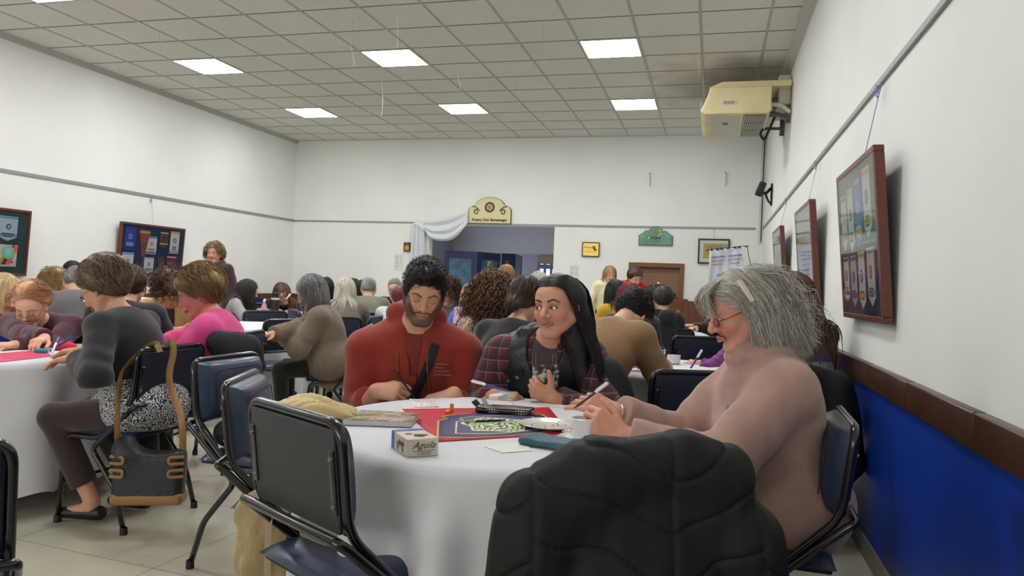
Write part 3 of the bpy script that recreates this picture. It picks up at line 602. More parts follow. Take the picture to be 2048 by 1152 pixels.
# ================================================================ implicit-surface modelling
def smin(a, b, k):
    h = np.clip(.5+.5*(b-a)/k, 0, 1); return b+(a-b)*h-k*h*(1-h)
class SDF:
    def __init__(s): s.ops = []; s.post = None; s.amp = 0
    def add(s, kind, fn, c, R, k): s.ops.append((kind, fn, np.asarray(c, float), R, k)); return s
    def ell(s, c, r, M=None, k=.02, kind='u'):
        c = np.asarray(c, float); r = np.asarray(r, float)
        def fn(P):
            q = (P-c) if M is None else (P-c)@M
            q = q/r; k0 = np.sqrt((q*q).sum(1))+1e-9; q = q/r; k1 = np.sqrt((q*q).sum(1))+1e-9
            return k0*(k0-1)/k1
        return s.add(kind, fn, c, max(r), k)
    def cap(s, a, b, ra, rb, k=.02, kind='u', flat=False, fold=None, sq=None):
        a = np.asarray(a, float); b = np.asarray(b, float); ab = b-a; L2 = max(ab@ab, 1e-12); L = L2**.5; u = ab/L
        def fn(P):
            q = P-a; t = np.clip(q@ab/L2, 0, 1); r_ = q-t[:, None]*ab
            if sq is not None:
                ax, f = sq; c_ = r_@ax; r_ = r_+c_[:, None]*ax*(f-1)
            d = np.sqrt((r_*r_).sum(1))-(ra+t*(rb-ra))
            if fold: d = d-fold(t, P)
            if flat: d = np.maximum(d, (P-b)@u)
            return d
        return s.add(kind, fn, (a+b)/2, L/2+max(ra, rb)*(1.0 if sq is None else max(1, 1/sq[1])), k)
    def chain(s, pts, rs, k=.02, kind='u'):
        for i in range(len(pts)-1): s.cap(pts[i], pts[i+1], rs[i], rs[i+1], k if i == 0 else max(k*.6, .004), kind)
        return s
    def box(s, c, h, r=.01, M=None, k=.01, kind='u'):
        c = np.asarray(c, float); h = np.asarray(h, float)-r
        def fn(P):
            q = np.abs((P-c) if M is None else (P-c)@M)-h
            return np.sqrt((np.maximum(q, 0)**2).sum(1))+np.minimum(q.max(1), 0)-r
        return s.add(kind, fn, c, np.linalg.norm(h)+r, k)
    def plane(s, p, n, k=.01):
        """keep the side the normal points away from"""
        p = np.asarray(p, float); n = nrm(n); return s.add('i', lambda P: (P-p)@n, p, 1e3, k)
    def __call__(s, P):
        d = np.full(len(P), 9.0)
        for kind, fn, c, R, k in s.ops:
            if R > 100: m = None
            else:
                q = P-c; db = np.sqrt((q*q).sum(1))-R; m = np.nonzero(db < .05+k)[0]
            if kind == 'i': d = -smin(-d, -fn(P), k); continue
            if kind == 'u':
                if len(m) < len(P): 
                    d2 = np.minimum(d, np.maximum(db, .05)); 
                    if len(m): d2[m] = smin(d[m], fn(P[m]), k)
                    d = d2
                else: d = smin(d, fn(P), k)
            elif len(m): d[m] = -smin(-d[m], fn(P[m]), k)
        if s.post: d = s.post(P, d)
        return d
    def bounds(s, pad=.02):
        lo = np.full(3, 1e9); hi = -lo
        for kind, fn, c, R, k in s.ops:
            if kind == 'u': lo = np.minimum(lo, c-R); hi = np.maximum(hi, c+R)
        return lo-pad, hi+pad
def mesh_sdf(f, h, lo=None, hi=None, excl=()):
    if lo is None: lo, hi = f.bounds()
    B = 8; n = np.ceil((np.asarray(hi)-lo)/h/B).astype(int); N = n*B+1
    g = np.stack(np.meshgrid(*[np.arange(k) for k in n], indexing='ij'), -1).reshape(-1, 3)
    dc = f(lo+(g*B+B/2)*h); hd = B*h*.87+f.amp+.004
    D = np.ones(N, np.float32); 
    for s_ in g[dc < 0]: D[s_[0]*B:s_[0]*B+B+1, s_[1]*B:s_[1]*B+B+1, s_[2]*B:s_[2]*B+B+1] = -1
    act = g[np.abs(dc) < hd]
    if len(act) == 0: return np.zeros((0, 3)), np.zeros((0, 4), int)
    l = np.arange(B+1); loc = np.stack(np.meshgrid(l, l, l, indexing='ij'), -1).reshape(-1, 3)
    mark = np.zeros(N, bool)
    for s_ in act: mark[s_[0]*B:s_[0]*B+B+1, s_[1]*B:s_[1]*B+B+1, s_[2]*B:s_[2]*B+B+1] = True
    idx = np.argwhere(mark)
    for i in range(0, len(idx), 400000):
        q = idx[i:i+400000]; D[q[:, 0], q[:, 1], q[:, 2]] = f(lo+q*h)
    D[0] = 1; D[-1] = 1; D[:, 0] = 1; D[:, -1] = 1; D[:, :, 0] = 1; D[:, :, -1] = 1
    I = D < 0; cnt = np.zeros([k-1 for k in N], np.uint8)
    for a in (0, 1):
        for b in (0, 1):
            for c in (0, 1): cnt += I[a:N[0]-1+a, b:N[1]-1+b, c:N[2]-1+c]
    cm = (cnt > 0) & (cnt < 8)
    cells = np.argwhere(cm)
    if len(cells) == 0: return np.zeros((0, 3)), np.zeros((0, 4), int)
    val = {}
    for a in (0, 1):
        for b in (0, 1):
            for c in (0, 1): val[a, b, c] = D[cells[:, 0]+a, cells[:, 1]+b, cells[:, 2]+c]
    acc = np.zeros((len(cells), 3)); num = np.zeros(len(cells))
    for p in val:
        for ax in range(3):
            if p[ax]: continue
            q = list(p); q[ax] = 1; q = tuple(q); v0, v1 = val[p], val[q]; m = (v0 < 0) != (v1 < 0)
            t = np.where(m, v0/np.where(m, v0-v1, 1), 0); pt = np.tile(np.array(p, float), (len(cells), 1)); pt[:, ax] += t
            acc[m] += pt[m]; num += m
    V = lo+(cells+acc/num[:, None])*h
    idm = np.full(cm.shape, -1, np.int32); idm[tuple(cells.T)] = np.arange(len(cells)); F = []
    for ax in range(3):
        sl0 = [slice(None)]*3; sl1 = [slice(None)]*3; sl0[ax] = slice(0, -1); sl1[ax] = slice(1, None)
        x = I[tuple(sl0)] != I[tuple(sl1)]; e = np.argwhere(x); s0 = I[tuple(sl0)][x]
        b, c = [(1, 2), (2, 0), (0, 1)][ax]; ok = (e[:, b] > 0) & (e[:, c] > 0); e = e[ok]; s0 = s0[ok]
        def cid(db, dc_):
            q = e.copy(); q[:, b] -= db; q[:, c] -= dc_; return idm[q[:, 0], q[:, 1], q[:, 2]]
        qd = np.stack([cid(1, 1), cid(0, 1), cid(0, 0), cid(1, 0)], 1); qd[~s0] = qd[~s0][:, ::-1]; F.append(qd)
    F = np.concatenate(F); F = F[(F >= 0).all(1)]
    if excl:
        ctr = V[F].mean(1); kill = np.zeros(len(F), bool)
        for a, b in excl: kill |= ((ctr > np.asarray(a)) & (ctr < np.asarray(b))).all(1)
        F = F[~kill]; used = np.zeros(len(V), bool); used[F.ravel()] = True; mp = np.cumsum(used)-1; V = V[used]; F = mp[F]
    return V, F
def to_mesh(name, V, F, m, parent=None, col=None, loc=None, fm=None):
    me = bpy.data.meshes.new(name); F = np.asarray(F, np.int32); k = F.shape[1]
    me.vertices.add(len(V)); me.vertices.foreach_set('co', np.asarray(V, np.float32).ravel())
    me.loops.add(F.size); me.loops.foreach_set('vertex_index', F.ravel()); me.polygons.add(len(F)); me.polygons.foreach_set('loop_start', np.arange(0, F.size, k, dtype=np.int32))
    try: me.polygons.foreach_set('loop_total', np.full(len(F), k, np.int32))
    except Exception: pass
    me.update(calc_edges=True); me.validate()
    if col is not None:
        at = me.color_attributes.new('Col', 'FLOAT_COLOR', 'POINT'); a = np.ones((len(V), 4), np.float32); a[:, :3] = col; at.data.foreach_set('color', a.ravel())
    if fm is not None: me.polygons.foreach_set('material_index', np.asarray(fm, np.int32))
    me.polygons.foreach_set('use_smooth', np.ones(len(F), bool))
    o = bpy.data.objects.new(name, me); COL.objects.link(o)
    for mm in (m if isinstance(m, (list, tuple)) else [m]): me.materials.append(mm)
    if parent: o.parent = parent
    if loc is not None: o.location = loc
    return o
def sdf_obj(name, f, h, m, parent=None, colfn=None, loc=None, lo=None, hi=None):
    V, F = mesh_sdf(f, h, lo, hi); return to_mesh(name, V, F, m, parent, colfn(V) if colfn else None, loc)
def wav(P, fr=50, seed=0):
    """smooth cloth-like wave field, about -1..1"""
    a = P*fr; s = seed*1.7
    x = a[:, 0]+1.6*np.sin(a[:, 2]*.37+s); y = a[:, 1]+1.4*np.sin(a[:, 0]*.31+1+s); z = a[:, 2]+1.5*np.sin(a[:, 1]*.41+2+s)
    return (np.sin(x*.7+y*.5+s)+np.sin(y*.8-z*.6+1.3+s)+np.sin(z*.9+x*.3+2.1))/3
# ---------------------------------------------------------------- hands
FING = ((.034+.006, .024, .020), (.044, .027, .021), (.041, .025, .020), (.032, .019, .018))
def hand(f, W, d, n, side, curl=((.5, .6, .4),)*4, s=1.0, thumb=None, spread=.05, nails=None):
    d = nrm(d); n = nrm(np.asarray(n)-d*np.dot(n, d)); t = side*np.cross(n, d); W = np.asarray(W, float)
    ks = (.086, .089, .085, .077); xs = (.027, .0075, -.0115, -.029); rr = (.0092, .0094, .0088, .0077); info = {}
    if len(curl) == 1: curl = curl*4
    for i in range(4):
        K = W+s*(d*ks[i]+t*xs[i]-n*.002*(i in (0, 3))); f.cap(W+s*(t*xs[i]*.55+d*.008), K, .0145*s, .0115*s, .014)
        p = K; a = 0; r = rr[i]*s; di = nrm(d+t*spread*(1.5-i))
        for j in range(3):
            a += curl[i][j]; v = di*math.cos(a)-n*math.sin(a); q = p+v*FING[i][j]*s; f.cap(p, q, r*(1.06, .95, .88)[j], r*(.95, .88, .76)[j], .004 if j or i else .006)
            p = q
        info[i] = (p, v)
        if nails is not None: nails.append((p-v*.004*s+(n*math.cos(a)+di*math.sin(a))*r*.6, .0062*s))
    f.cap(W+s*(d*.03+t*.01-n*.006), W+s*(d*.07-t*.012-n*.005), .017*s, .013*s, .012)
    th = thumb or ((.62, .72, -.3), (.3, .92, -.25), (.1, .97, -.2))
    p = W+s*(d*.018+t*.02-n*.008); r0 = (.0155, .012, .0102, .0085)
    for j in range(3):
        v = nrm(t*th[j][0]+d*th[j][1]+n*th[j][2]); q = p+v*(.042, .029, .022)[j]*s; f.cap(p, q, r0[j]*s, r0[j+1]*s, .012 if j == 0 else .004); p = q
    info['t'] = (p, v)
    if nails is not None: nails.append((p-v*.004*s+n*.006*s, .0068*s))
    return info
def ik(S, W, a, b, pole):
    S = np.asarray(S, float); W = np.asarray(W, float); v = W-S; L = np.linalg.norm(v); u = v/L
    if L > (a+b)*.995: k = L/(a+b)*1.005; a *= k; b *= k
    x = (a*a-b*b+L*L)/(2*L); y = max(a*a-x*x, 0)**.5; p = np.asarray(pole, float); p = nrm(p-u*np.dot(p, u)); return S+u*x+p*y
# ---------------------------------------------------------------- hair strands
def strands(roots, dirs, steps, length, rad, collide, grav=.5, stiff=.75, curl=0, curln=3, flat=1.0, flow=None, rnd=None, jit=.25, taper=.35, omax=.012, pull=0):
    N = len(roots); st = length/steps; st = st if hasattr(st, '__len__') else np.full(N, st); P = roots.copy(); D = dirs.copy(); out = [P.copy()]; r = rnd or np.random.default_rng(1)
    off = r.uniform(-.0005, omax, N); ph = r.uniform(0, 6.28, N); ja = r.normal(0, jit, (N, 3))
    for i in range(steps):
        tgt = D*stiff+npa(0, 0, -grav)+(flow(P, i/steps) if flow else 0)+ja*.12; D = tgt/np.linalg.norm(tgt, axis=1)[:, None]; P = P+D*st[:, None]
        for _ in range(2):
            d = collide(P); e = .004; gr = np.stack([collide(P+npa(e, 0, 0))-d, collide(P+npa(0, e, 0))-d, collide(P+npa(0, 0, e))-d], 1); gr /= np.linalg.norm(gr, axis=1)[:, None]+1e-9
            m = d < off; P[m] += gr[m]*(off-d)[m][:, None]
            if pull: m = d > off+.002; P[m] += gr[m]*((off-d)*pull)[m][:, None]
        D = P-out[-1]; D /= np.linalg.norm(D, axis=1)[:, None]+1e-9; out.append(P.copy())
    Q = np.stack(out, 1)
    return tubes_from(Q, rad, flat, taper, curl, curln, ph)
def tubes_from(Q, rad, flat, taper, curl, curln, ph):
    N, steps = Q.shape[0], Q.shape[1]-1
    if curl:
        T = np.gradient(Q, axis=1); T /= np.linalg.norm(T, axis=2)[..., None]+1e-9; U = np.cross(T, npa(.3, .5, .81)); U /= np.linalg.norm(U, axis=2)[..., None]+1e-9; W_ = np.cross(T, U)
        t = np.linspace(0, 1, steps+1)[None, :]; a = ph[:, None]+t*6.28*curln; amp = curl*np.minimum(t*4, 1)
        Q = Q+U*(np.cos(a)*amp)[..., None]+W_*(np.sin(a)*amp)[..., None]
    T = np.gradient(Q, axis=1); T /= np.linalg.norm(T, axis=2)[..., None]+1e-9; U = np.cross(T, npa(.2, .3, .93)); U /= np.linalg.norm(U, axis=2)[..., None]+1e-9; W_ = np.cross(T, U)
    t = np.linspace(0, 1, steps+1); pr = np.minimum(1, 1.0-(1-taper)*t**2); pr[-1] *= .3; rd = (rad if hasattr(rad, '__len__') else np.full(N, rad))[:, None]*pr[None, :]
    K = 4; V = np.stack([Q+U*(rd*math.cos(2*PI*k/K))[..., None]+W_*(rd*flat*math.sin(2*PI*k/K))[..., None] for k in range(K)], 2)
    n = steps+1; base = (np.arange(N)*n*K)[:, None, None]; i = np.arange(n-1)[None, :, None]*K; k = np.arange(K)[None, None, :]; k2 = (k+1) % K
    F = np.stack([base+i+k, base+i+k2, base+i+K+k2, base+i+K+k], -1).reshape(-1, 4)
    return V.reshape(-1, 3), F, n*K

def guided(guides, n, spread, rng, m=14, rad=.0018, wave=.003, waven=2.5, flat=.6, taper=.4, cut=.2, ends=2.2):
    """strands interpolated between neighbouring guide curves"""
    G_ = []
    for g in guides:
        q = np.array(smoothline(g, 8)); L = np.r_[0, np.cumsum(np.linalg.norm(np.diff(q, axis=0), axis=1))]; t = np.linspace(0, L[-1], 60); G_.append(np.stack([np.interp(t, L, q[:, k]) for k in range(3)], 1))
    G_ = np.array(G_); u = rng.uniform(0, len(G_)-1-1e-6, n); i = u.astype(int); f = (u-i)[:, None, None]; Cc = G_[i]*(1-f)+G_[i+1]*f
    e = 1-rng.uniform(0, cut, n)**1.5; t = np.linspace(0, 1, m+1)[None, :]*e[:, None]*59; j = np.clip(t.astype(int), 0, 58); fr = (t-j)[..., None]; r = np.arange(n)[:, None]; Q = Cc[r, j]*(1-fr)+Cc[r, j+1]*fr
    tt = np.linspace(0, 1, m+1)[None, :, None]; Q = Q+rng.normal(0, 1, (n, 1, 3))*spread*(.35+ends*tt*.6)
    ph = rng.uniform(0, 6.28, n); fq = waven*rng.uniform(.7, 1.3, n); a = ph[:, None]+np.linspace(0, 1, m+1)[None, :]*6.28*fq[:, None]; Q = Q+np.stack([np.sin(a), np.cos(a*.9), np.sin(a*.7+1)], -1)*wave*np.minimum(tt*3, 1)*rng.uniform(.4, 1.3, (n, 1, 1))
    return Q, ph

def crown(x, y, off=.013):
    """height of the scalp (plus an offset) above a point in head coordinates"""
    v = 1-((y+.014)/(.096+off))**2-(x/(.074+off))**2; return .03+(.086+off)*math.sqrt(max(v, .02))
# ---------------------------------------------------------------- pictures and pennant frames
M_frame = mat('red_brown_wood', (98, 48, 36), .35, var=.15, vscale=8, stretch=(1, 1, 5), coat=.2); M_fgreen = mat('green_felt', (52, 72, 72), .9); M_fnavy = mat('navy_felt', (32, 48, 84), .9)
M_glass = mat('picture_glass', (235, 238, 238), .04, trans=1, ior=1.12); M_attr = mat('printed_cloth', (255, 255, 255), .7, attr=True); M_text = {}
def ink(rgb, n='ink'):
    return mat('%s_%d_%d_%d' % (n, *rgb), rgb, .6)
def pennant(root, fn, u, v, wd, ht, cols, tip='V', rngs=0):
    """pennant at top-left (u,v) in picture plane; fn(u,v,t)->xyz; cols: field, band, emblem"""
    rng = random.Random(rngs); f, b, e = cols; tp = {'V': .16, 'T': .7, 'F': 0.0, 'S': .1}[tip]
    def poly(a0, a1, shrink=0):
        x0, x1 = u+shrink, u+wd-shrink; return x0, x1
    mb = MB(); x0, x1 = u, u+wd; yb = v-ht*(1-tp)
    if tip == 'T': pts = [(x0, v), (x1, v), (x0+wd/2, v-ht)]
    elif tp: pts = [(x0, v), (x1, v), (x1, yb), (x0+wd/2, v-ht), (x0, yb)]
    else: pts = [(x0, v), (x1, v), (x1, v-ht), (x0, v-ht)]
    mb.prism(pts, fn, .004, .007, f)
    bm = .12*ht; mb.prism([(x0+.004, v-.03*ht), (x1-.004, v-.03*ht), (x1-.004, v-.03*ht-bm*.5), (x0+.004, v-.03*ht-bm*.5)], fn, .007, .009, b)
    if tip != 'T':
        mb.prism([(x0+.004, yb+bm), (x1-.004, yb+bm), (x1-.004, yb+.01), (x0+.004, yb+.01)], fn, .007, .009, b)
    o = mb.build('pennant', M_attr, root, smooth=False)
    em = MB(); cx, cy, r = u+wd/2, v-ht*.42, min(wd*.22, ht*.12)
    em.prism([(cx+r*math.cos(a)*(1 if k % 2 else .86), cy+r*math.sin(a)*(1 if k % 2 else .86)) for k, a in enumerate(np.linspace(0, 2*PI, 25)[:-1])], fn, .007, .0095, e)
    em.prism([(cx+r*.6*math.cos(a), cy+r*.6*math.sin(a)) for a in np.linspace(0, 2*PI, 17)[:-1]], fn, .0095, .0105, f)
    for k in range(5): a = k*2*PI/5; em.prism([(cx+r*.5*math.cos(a+t), cy+r*.5*math.sin(a+t)) for t in (-.12, .12)]+[(cx, cy)], fn, .0105, .0115, e)
    for k in range(3):
        y = v-ht*(.68+.06*k); ww = wd*rng.uniform(.2, .36)*(1 if tip != 'T' else .4); em.prism([(cx-ww, y), (cx+ww, y), (cx+ww, y-.012*ht/.3), (cx-ww, y-.012*ht/.3)], fn, .007, .009, e)
    em.build('emblem', M_attr, o, smooth=False)
def framed(label, fn, wd, ht, back, pens, inner=None, name='pennant_frame', fw=.028, depth=.045, cat='picture frame', group=None, loc=None, mount=None, glass=True, M_f=None):
    """fn(u,v,t): picture plane to local coordinates; t out of the wall"""
    root = empty(name, loc, 0, label, cat, group); fr = MB()
    for a, b in (((0, 0), (wd, fw)), ((0, ht-fw), (wd, ht)), ((0, fw), (fw, ht-fw)), ((wd-fw, fw), (wd, ht-fw))):
        fr.prism([(a[0], a[1]), (b[0], a[1]), (b[0], b[1]), (a[0], b[1])], fn, -depth+.014, .014)
    fr.build('frame', M_f or M_frame, root, smooth=False, bevel=.004)
    MB().prism([(fw*.5, fw*.5), (wd-fw*.5, fw*.5), (wd-fw*.5, ht-fw*.5), (fw*.5, ht-fw*.5)], fn, -.006, .002).build('backing', back, root, smooth=False)
    if mount: MB().prism([(mount[0], mount[1]), (mount[2], mount[1]), (mount[2], mount[3]), (mount[0], mount[3])], fn, .002, .0035).build('mount', mount[4], root, smooth=False)
    for i, p in enumerate(pens): pennant(root, fn, *p, rngs=i)
    if inner: inner(root, fn)
    if glass: MB().prism([(fw, fw), (wd-fw, fw), (wd-fw, ht-fw), (fw, ht-fw)], fn, .0118, .0128).build('glazing', M_glass, root, smooth=False)
    return root
W_, B_, Y_, N_, R_, G_ = (226, 226, 222), (40, 70, 150), (206, 172, 60), (30, 36, 60), (170, 48, 50), (60, 120, 80)
def rwall(y1, z0, ht, lean=.10, bot=.02):
    """picture on the right wall; u runs towards the camera from y1, v upwards"""
    s = lean/ht
    loc = (XR, y1, z0)
    def fn(u, v, t): c = math.cos(math.atan(s)); return (-(bot+v*s)-(t+.03)*c, -u, v*c-(t+.03)*s*0)
    return loc, fn
loc, fn = rwall(4.42, 1.115, .76, .065, .012)
KX, KY = .97/1.2, .76/.86

P1 = [(.09, .72, .17, .32, (W_, (120, 140, 120), Y_), 'V'), (.33, .74, .17, .36, (W_, Y_, (90, 90, 90)), 'V'), (.57, .77, .19, .38, ((96, 124, 200), Y_, W_), 'V'), (.83, .79, .19, .36, (W_, Y_, (90, 100, 110)), 'V'),
      (.08, .36, .17, .26, (W_, B_, R_), 'S'), (.32, .36, .19, .29, ((186, 186, 200), (90, 90, 150), (60, 60, 90)), 'V'), (.58, .37, .18, .31, (W_, Y_, R_), 'V'), (.84, .38, .19, .30, ((226, 214, 210), (110, 160, 190), (170, 60, 50)), 'V')]
P1 = [(a*KX, b*KY, c*KX, d*KY, e, f) for a, b, c, d, e, f in P1]
def inner1(root, fn0):
    fn = lambda u, v, t: fn0(u*KX, v*KY, t)
    m = MB(); m.prism([(.06, .42), (1.12, .42), (1.12, .52)]+[(x, .52+.055*abs(math.sin(x*9))) for x in np.linspace(1.1, .08, 24)]+[(.06, .52)], fn, .0025, .004); m.build('green_panel', mat('green_print', (58, 96, 78), .8), root, smooth=False)
framed('large brown framed case of eight pennants, nearest on the right wall', fn, .97, .76, M_fnavy, P1, inner1, loc=loc, mount=(.035, .358, .935, .74, mat('grey_green_board', (112, 122, 118), .8)), group='framed pennant cases on the right wall')
def doc(root, fn, x0, y0, x1, y1, nlines=7, bg=(214, 196, 120), fgc=(120, 100, 60), seal=True, name='certificate'):
    m = MB(); m.prism([(x0, y0), (x1, y0), (x1, y1), (x0, y1)], fn, .003, .0045, bg)
    for k in range(nlines):
        y = y1-(y1-y0)*(.14+.66*k/nlines); wd = (x1-x0)*(.36 if k % 3 else .28); cx = (x0+x1)/2; m.prism([(cx-wd, y), (cx+wd, y), (cx+wd, y-(y1-y0)*.028), (cx-wd, y-(y1-y0)*.028)], fn, .0045, .0055, fgc)
    if seal: r = (y1-y0)*.09; cx, cy = x0+(x1-x0)*.24, y0+(y1-y0)*.15; m.prism([(cx+r*math.cos(a), cy+r*math.sin(a)) for a in np.linspace(0, 2*PI, 17)[:-1]], fn, .0045, .006, (212, 176, 70))
    m.build(name, M_attr, root, smooth=False)
loc, fn = rwall(6.52, 1.10, .80, .07, .012)
def inner2(root, fn0):
    fn = lambda u, v, t: fn0(u*.87, v*.92, t)
    doc(root, fn, .10, .58, .98, .80, 2, (190, 192, 186), (150, 150, 150), False, 'upper_print'); doc(root, fn, .10, .14, .98, .54, 6, (206, 208, 212), (96, 120, 190), False, 'lower_print')
    m = MB(); m.prism([(.62, .10), (.80, .10), (.74, .26), (.80, .38), (.70, .33), (.62, .38), (.67, .26)], fn, .006, .008, (190, 60, 48)); m.build('red_ribbon', M_attr, root, smooth=False)
framed('brown framed display with a small red ribbon, middle of the right wall', lambda u, v, t: fn(u, v, t), .96, .80, mat('pale_board', (168, 174, 172), .8), [], inner2, loc=loc, group='framed pennant cases on the right wall')
loc, fn = rwall(8.85, 1.12, .80, .07, .012)
framed('brown framed display farthest along the right wall', fn, .95, .80, mat('pale_board', (168, 174, 172), .8), [(.16, .70, .2, .4, (W_, B_, N_), 'V'), (.55, .70, .2, .4, (W_, Y_, R_), 'V')], None, loc=loc, group='framed pennant cases on the right wall')
def lwall(y0, z0, ht, lean=.05):
    s = lean/ht
    return (XL, y0, z0), (lambda u, v, t: (.012+v*s+(t+.03), u, v))
loc, fn = lwall(8.12, 1.14, .72)
PB = [(.07, .66, .20, .30, ((52, 58, 150), (40, 44, 120), (170, 180, 220)), 'F'), (.33, .64, .20, .52, ((150, 70, 60), (190, 160, 90), (60, 60, 60)), 'T'), (.475, .56, .19, .24, (W_, (60, 84, 170), (190, 70, 80)), 'F'), (.72, .64, .16, .22, ((108, 68, 40), W_, (60, 38, 26)), 'V'), (.93, .66, .18, .31, (W_, (196, 150, 60), (80, 90, 100)), 'F'),
      (.06, .32, .20, .28, ((230, 232, 236), (74, 160, 214), (30, 40, 80)), 'V'), (.46, .27, .18, .22, (W_, (190, 190, 190), (60, 66, 80)), 'V'), (.70, .30, .15, .27, ((96, 66, 60), (70, 50, 46), (120, 90, 70)), 'T'), (.89, .31, .19, .25, ((122, 40, 52), W_, (90, 120, 170)), 'V')]
framed('wooden framed navy board of small pennants on the left wall, beside the standing woman', fn, 1.22, .72, M_fnavy, PB, None, loc=loc, group='pennant boards on the left wall')
loc, fn = lwall(5.50, 1.115, .735)
def inner3(root, fn):
    m = MB(); c = (1.03, .22)
    for k, (col, dx) in enumerate((((214, 170, 50), 0), ((40, 44, 120), .05), ((200, 60, 60), .10))): m.prism([(.90+dx, .12), (.95+dx, .12), (1.12+dx*.3, .32), (1.07+dx*.3, .34)], fn, .010+.001*k, .011+.001*k, col)
    m.prism([(c[0]+.075*math.cos(a), c[1]+.035+.075*math.sin(a)) for a in np.linspace(0, 2*PI, 17)[:-1]], fn, .014, .016, (96, 160, 110)); m.prism([(c[0]-.01+.04*math.cos(a), c[1]+.045+.045*math.sin(a)) for a in np.linspace(0, 2*PI, 13)[:-1]], fn, .016, .017, (110, 170, 200)); m.build('globe_print', M_attr, root, smooth=False)
framed('dark green pennant board cut by the left edge of the photo', fn, 1.28, .735, M_fgreen, [(.90, .65, .22, .27, ((190, 208, 228), (110, 140, 180), (80, 60, 50)), 'V'), (.90, .34, .24, .24, ((232, 228, 214), (232, 228, 214), (196, 90, 70)), 'F'), (.5, .64, .24, .28, (W_, B_, Y_), 'V')], inner3, loc=loc, group='pennant boards on the left wall')
# wires that hang the pictures from the rail
M_wire = mat('hanging_wire', (150, 154, 160), .4, metal=.5); M_bow = mat('blue_cord', (120, 130, 190), .7)
for nm, a, b in (('nearest right case', (XR-.012, 3.86, ZR), (XR-.075, 3.90, 1.885)), ('middle right case', (XR-.012, 6.04, ZR), (XR-.08, 6.04, 1.91)), ('farthest right case', (XR-.012, 8.38, ZR), (XR-.08, 8.38, 1.93)), ('left wall board', (XL+.016, 8.72, ZR), (XL+.07, 8.72, 1.85))):
    w1 = MB(); w1.tube(smoothline([a, (np.array(a)*.5+np.array(b)*.5)+npa(0, .004, 0), b], 4), .0022, 5); c = np.array(a)*.75+np.array(b)*.25
    for k in range(3): w1.tube(smoothline([c+npa(0, 0, .02*k), c+npa(-.012, .02, .03+.02*k), c+npa(-.012, -.02, .01+.02*k), c+npa(0, 0, .03*k)], 3), .003, 5)
    tag(w1.build('hanging_cord', M_bow if 'nearest' in nm else M_wire), 'knotted cord hanging the %s from the rail' % nm, 'cord')
# ---------------------------------------------------------------- rear wall: signs, certificates, papers, hatch
M_cream = mat('sign_cream', (214, 208, 160), .45, var=.05, vscale=3); M_sgold = mat('sign_edge', (96, 92, 74), .5); M_brn = ink((92, 52, 38)); M_dk = ink((30, 34, 30))
RB = np.array([[1, 0, 0], [0, 0, -1.0], [0, 1, 0]])     # text plane facing -Y
def bw(px, py): return WY(px, py, YB)
def sign_poly(w_, h_, arch):
    pts = [(-w_/2, 0), (w_/2, 0), (w_/2, h_*.52)]
    if arch == 'round':
        pts += [(w_/2*.93, h_*.62), (w_/2*.80, h_*.67), (w_/2*.72, h_*.70)]+[(w_*.34*math.cos(a), h_*.66+h_*.34*math.sin(a)) for a in np.linspace(.15, PI-.15, 17)]+[(-w_/2*.72, h_*.70), (-w_/2*.80, h_*.67), (-w_/2*.93, h_*.62)]
    else:
        pts += [(w_*.42, h_*.60), (w_*.33, h_*.74), (w_*.27, h_*.80), (w_*.21, h_*.78)]+[(w_*.20*math.cos(a), h_*.76+h_*.24*math.sin(a)) for a in np.linspace(.2, PI-.2, 11)]+[(-w_*.21, h_*.78), (-w_*.27, h_*.80), (-w_*.33, h_*.74), (-w_*.42, h_*.60)]
    return pts+[(-w_/2, h_*.52)]
def gear(root, cx, cz, r, m, y, name='gear_emblem', teeth=24):
    g = MB(); f2 = lambda u, v, t: (cx+u, y-t, cz+v)
    for k in range(teeth):
        a = 2*PI*k/teeth; da = .09; g.prism([(r*.8*math.cos(a-da), r*.8*math.sin(a-da)), (r*1.0*math.cos(a-da*.7), r*1.0*math.sin(a-da*.7)), (r*1.0*math.cos(a+da*.7), r*1.0*math.sin(a+da*.7)), (r*.8*math.cos(a+da), r*.8*math.sin(a+da))], f2, 0, .004)
    for k in range(32):
        a, b = 2*PI*k/32, 2*PI*(k+1)/32
        for r0, r1 in ((.60, .84), (.12, .22)): g.prism([(r*r0*math.cos(a), r*r0*math.sin(a)), (r*r1*math.cos(a), r*r1*math.sin(a)), (r*r1*math.cos(b), r*r1*math.sin(b)), (r*r0*math.cos(b), r*r0*math.sin(b))], f2, 0, .004)
    for k in range(6):
        a = 2*PI*k/6+.26; n_ = npa(-math.sin(a), math.cos(a))*r*.05; d_ = npa(math.cos(a), math.sin(a)); g.prism([tuple(d_*r*.18+n_), tuple(d_*r*.64+n_), tuple(d_*r*.64-n_), tuple(d_*r*.18-n_)], f2, 0, .004)
    return g.build(name, m, root, smooth=False)
def swirl(root, cx, cz, r, m, y, sgn, name='scroll_ornament'):
    g = MB(); g.tube([(cx+sgn*(r*(1-t*.75))*math.cos(t*8+.4), y, cz+(r*(1-t*.75))*math.sin(t*8+.4)) for t in np.linspace(0, 1, 26)], [.011*(1-.5*t) for t in np.linspace(0, 1, 26)], 5)
    g.tube(smoothline([(cx+sgn*r*.9, y, cz+r*.4), (cx-sgn*r*.2, y, cz+r*1.5), (cx-sgn*r*1.4, y, cz+r*1.7)], 5), .008, 5); return g.build(name, m, root)
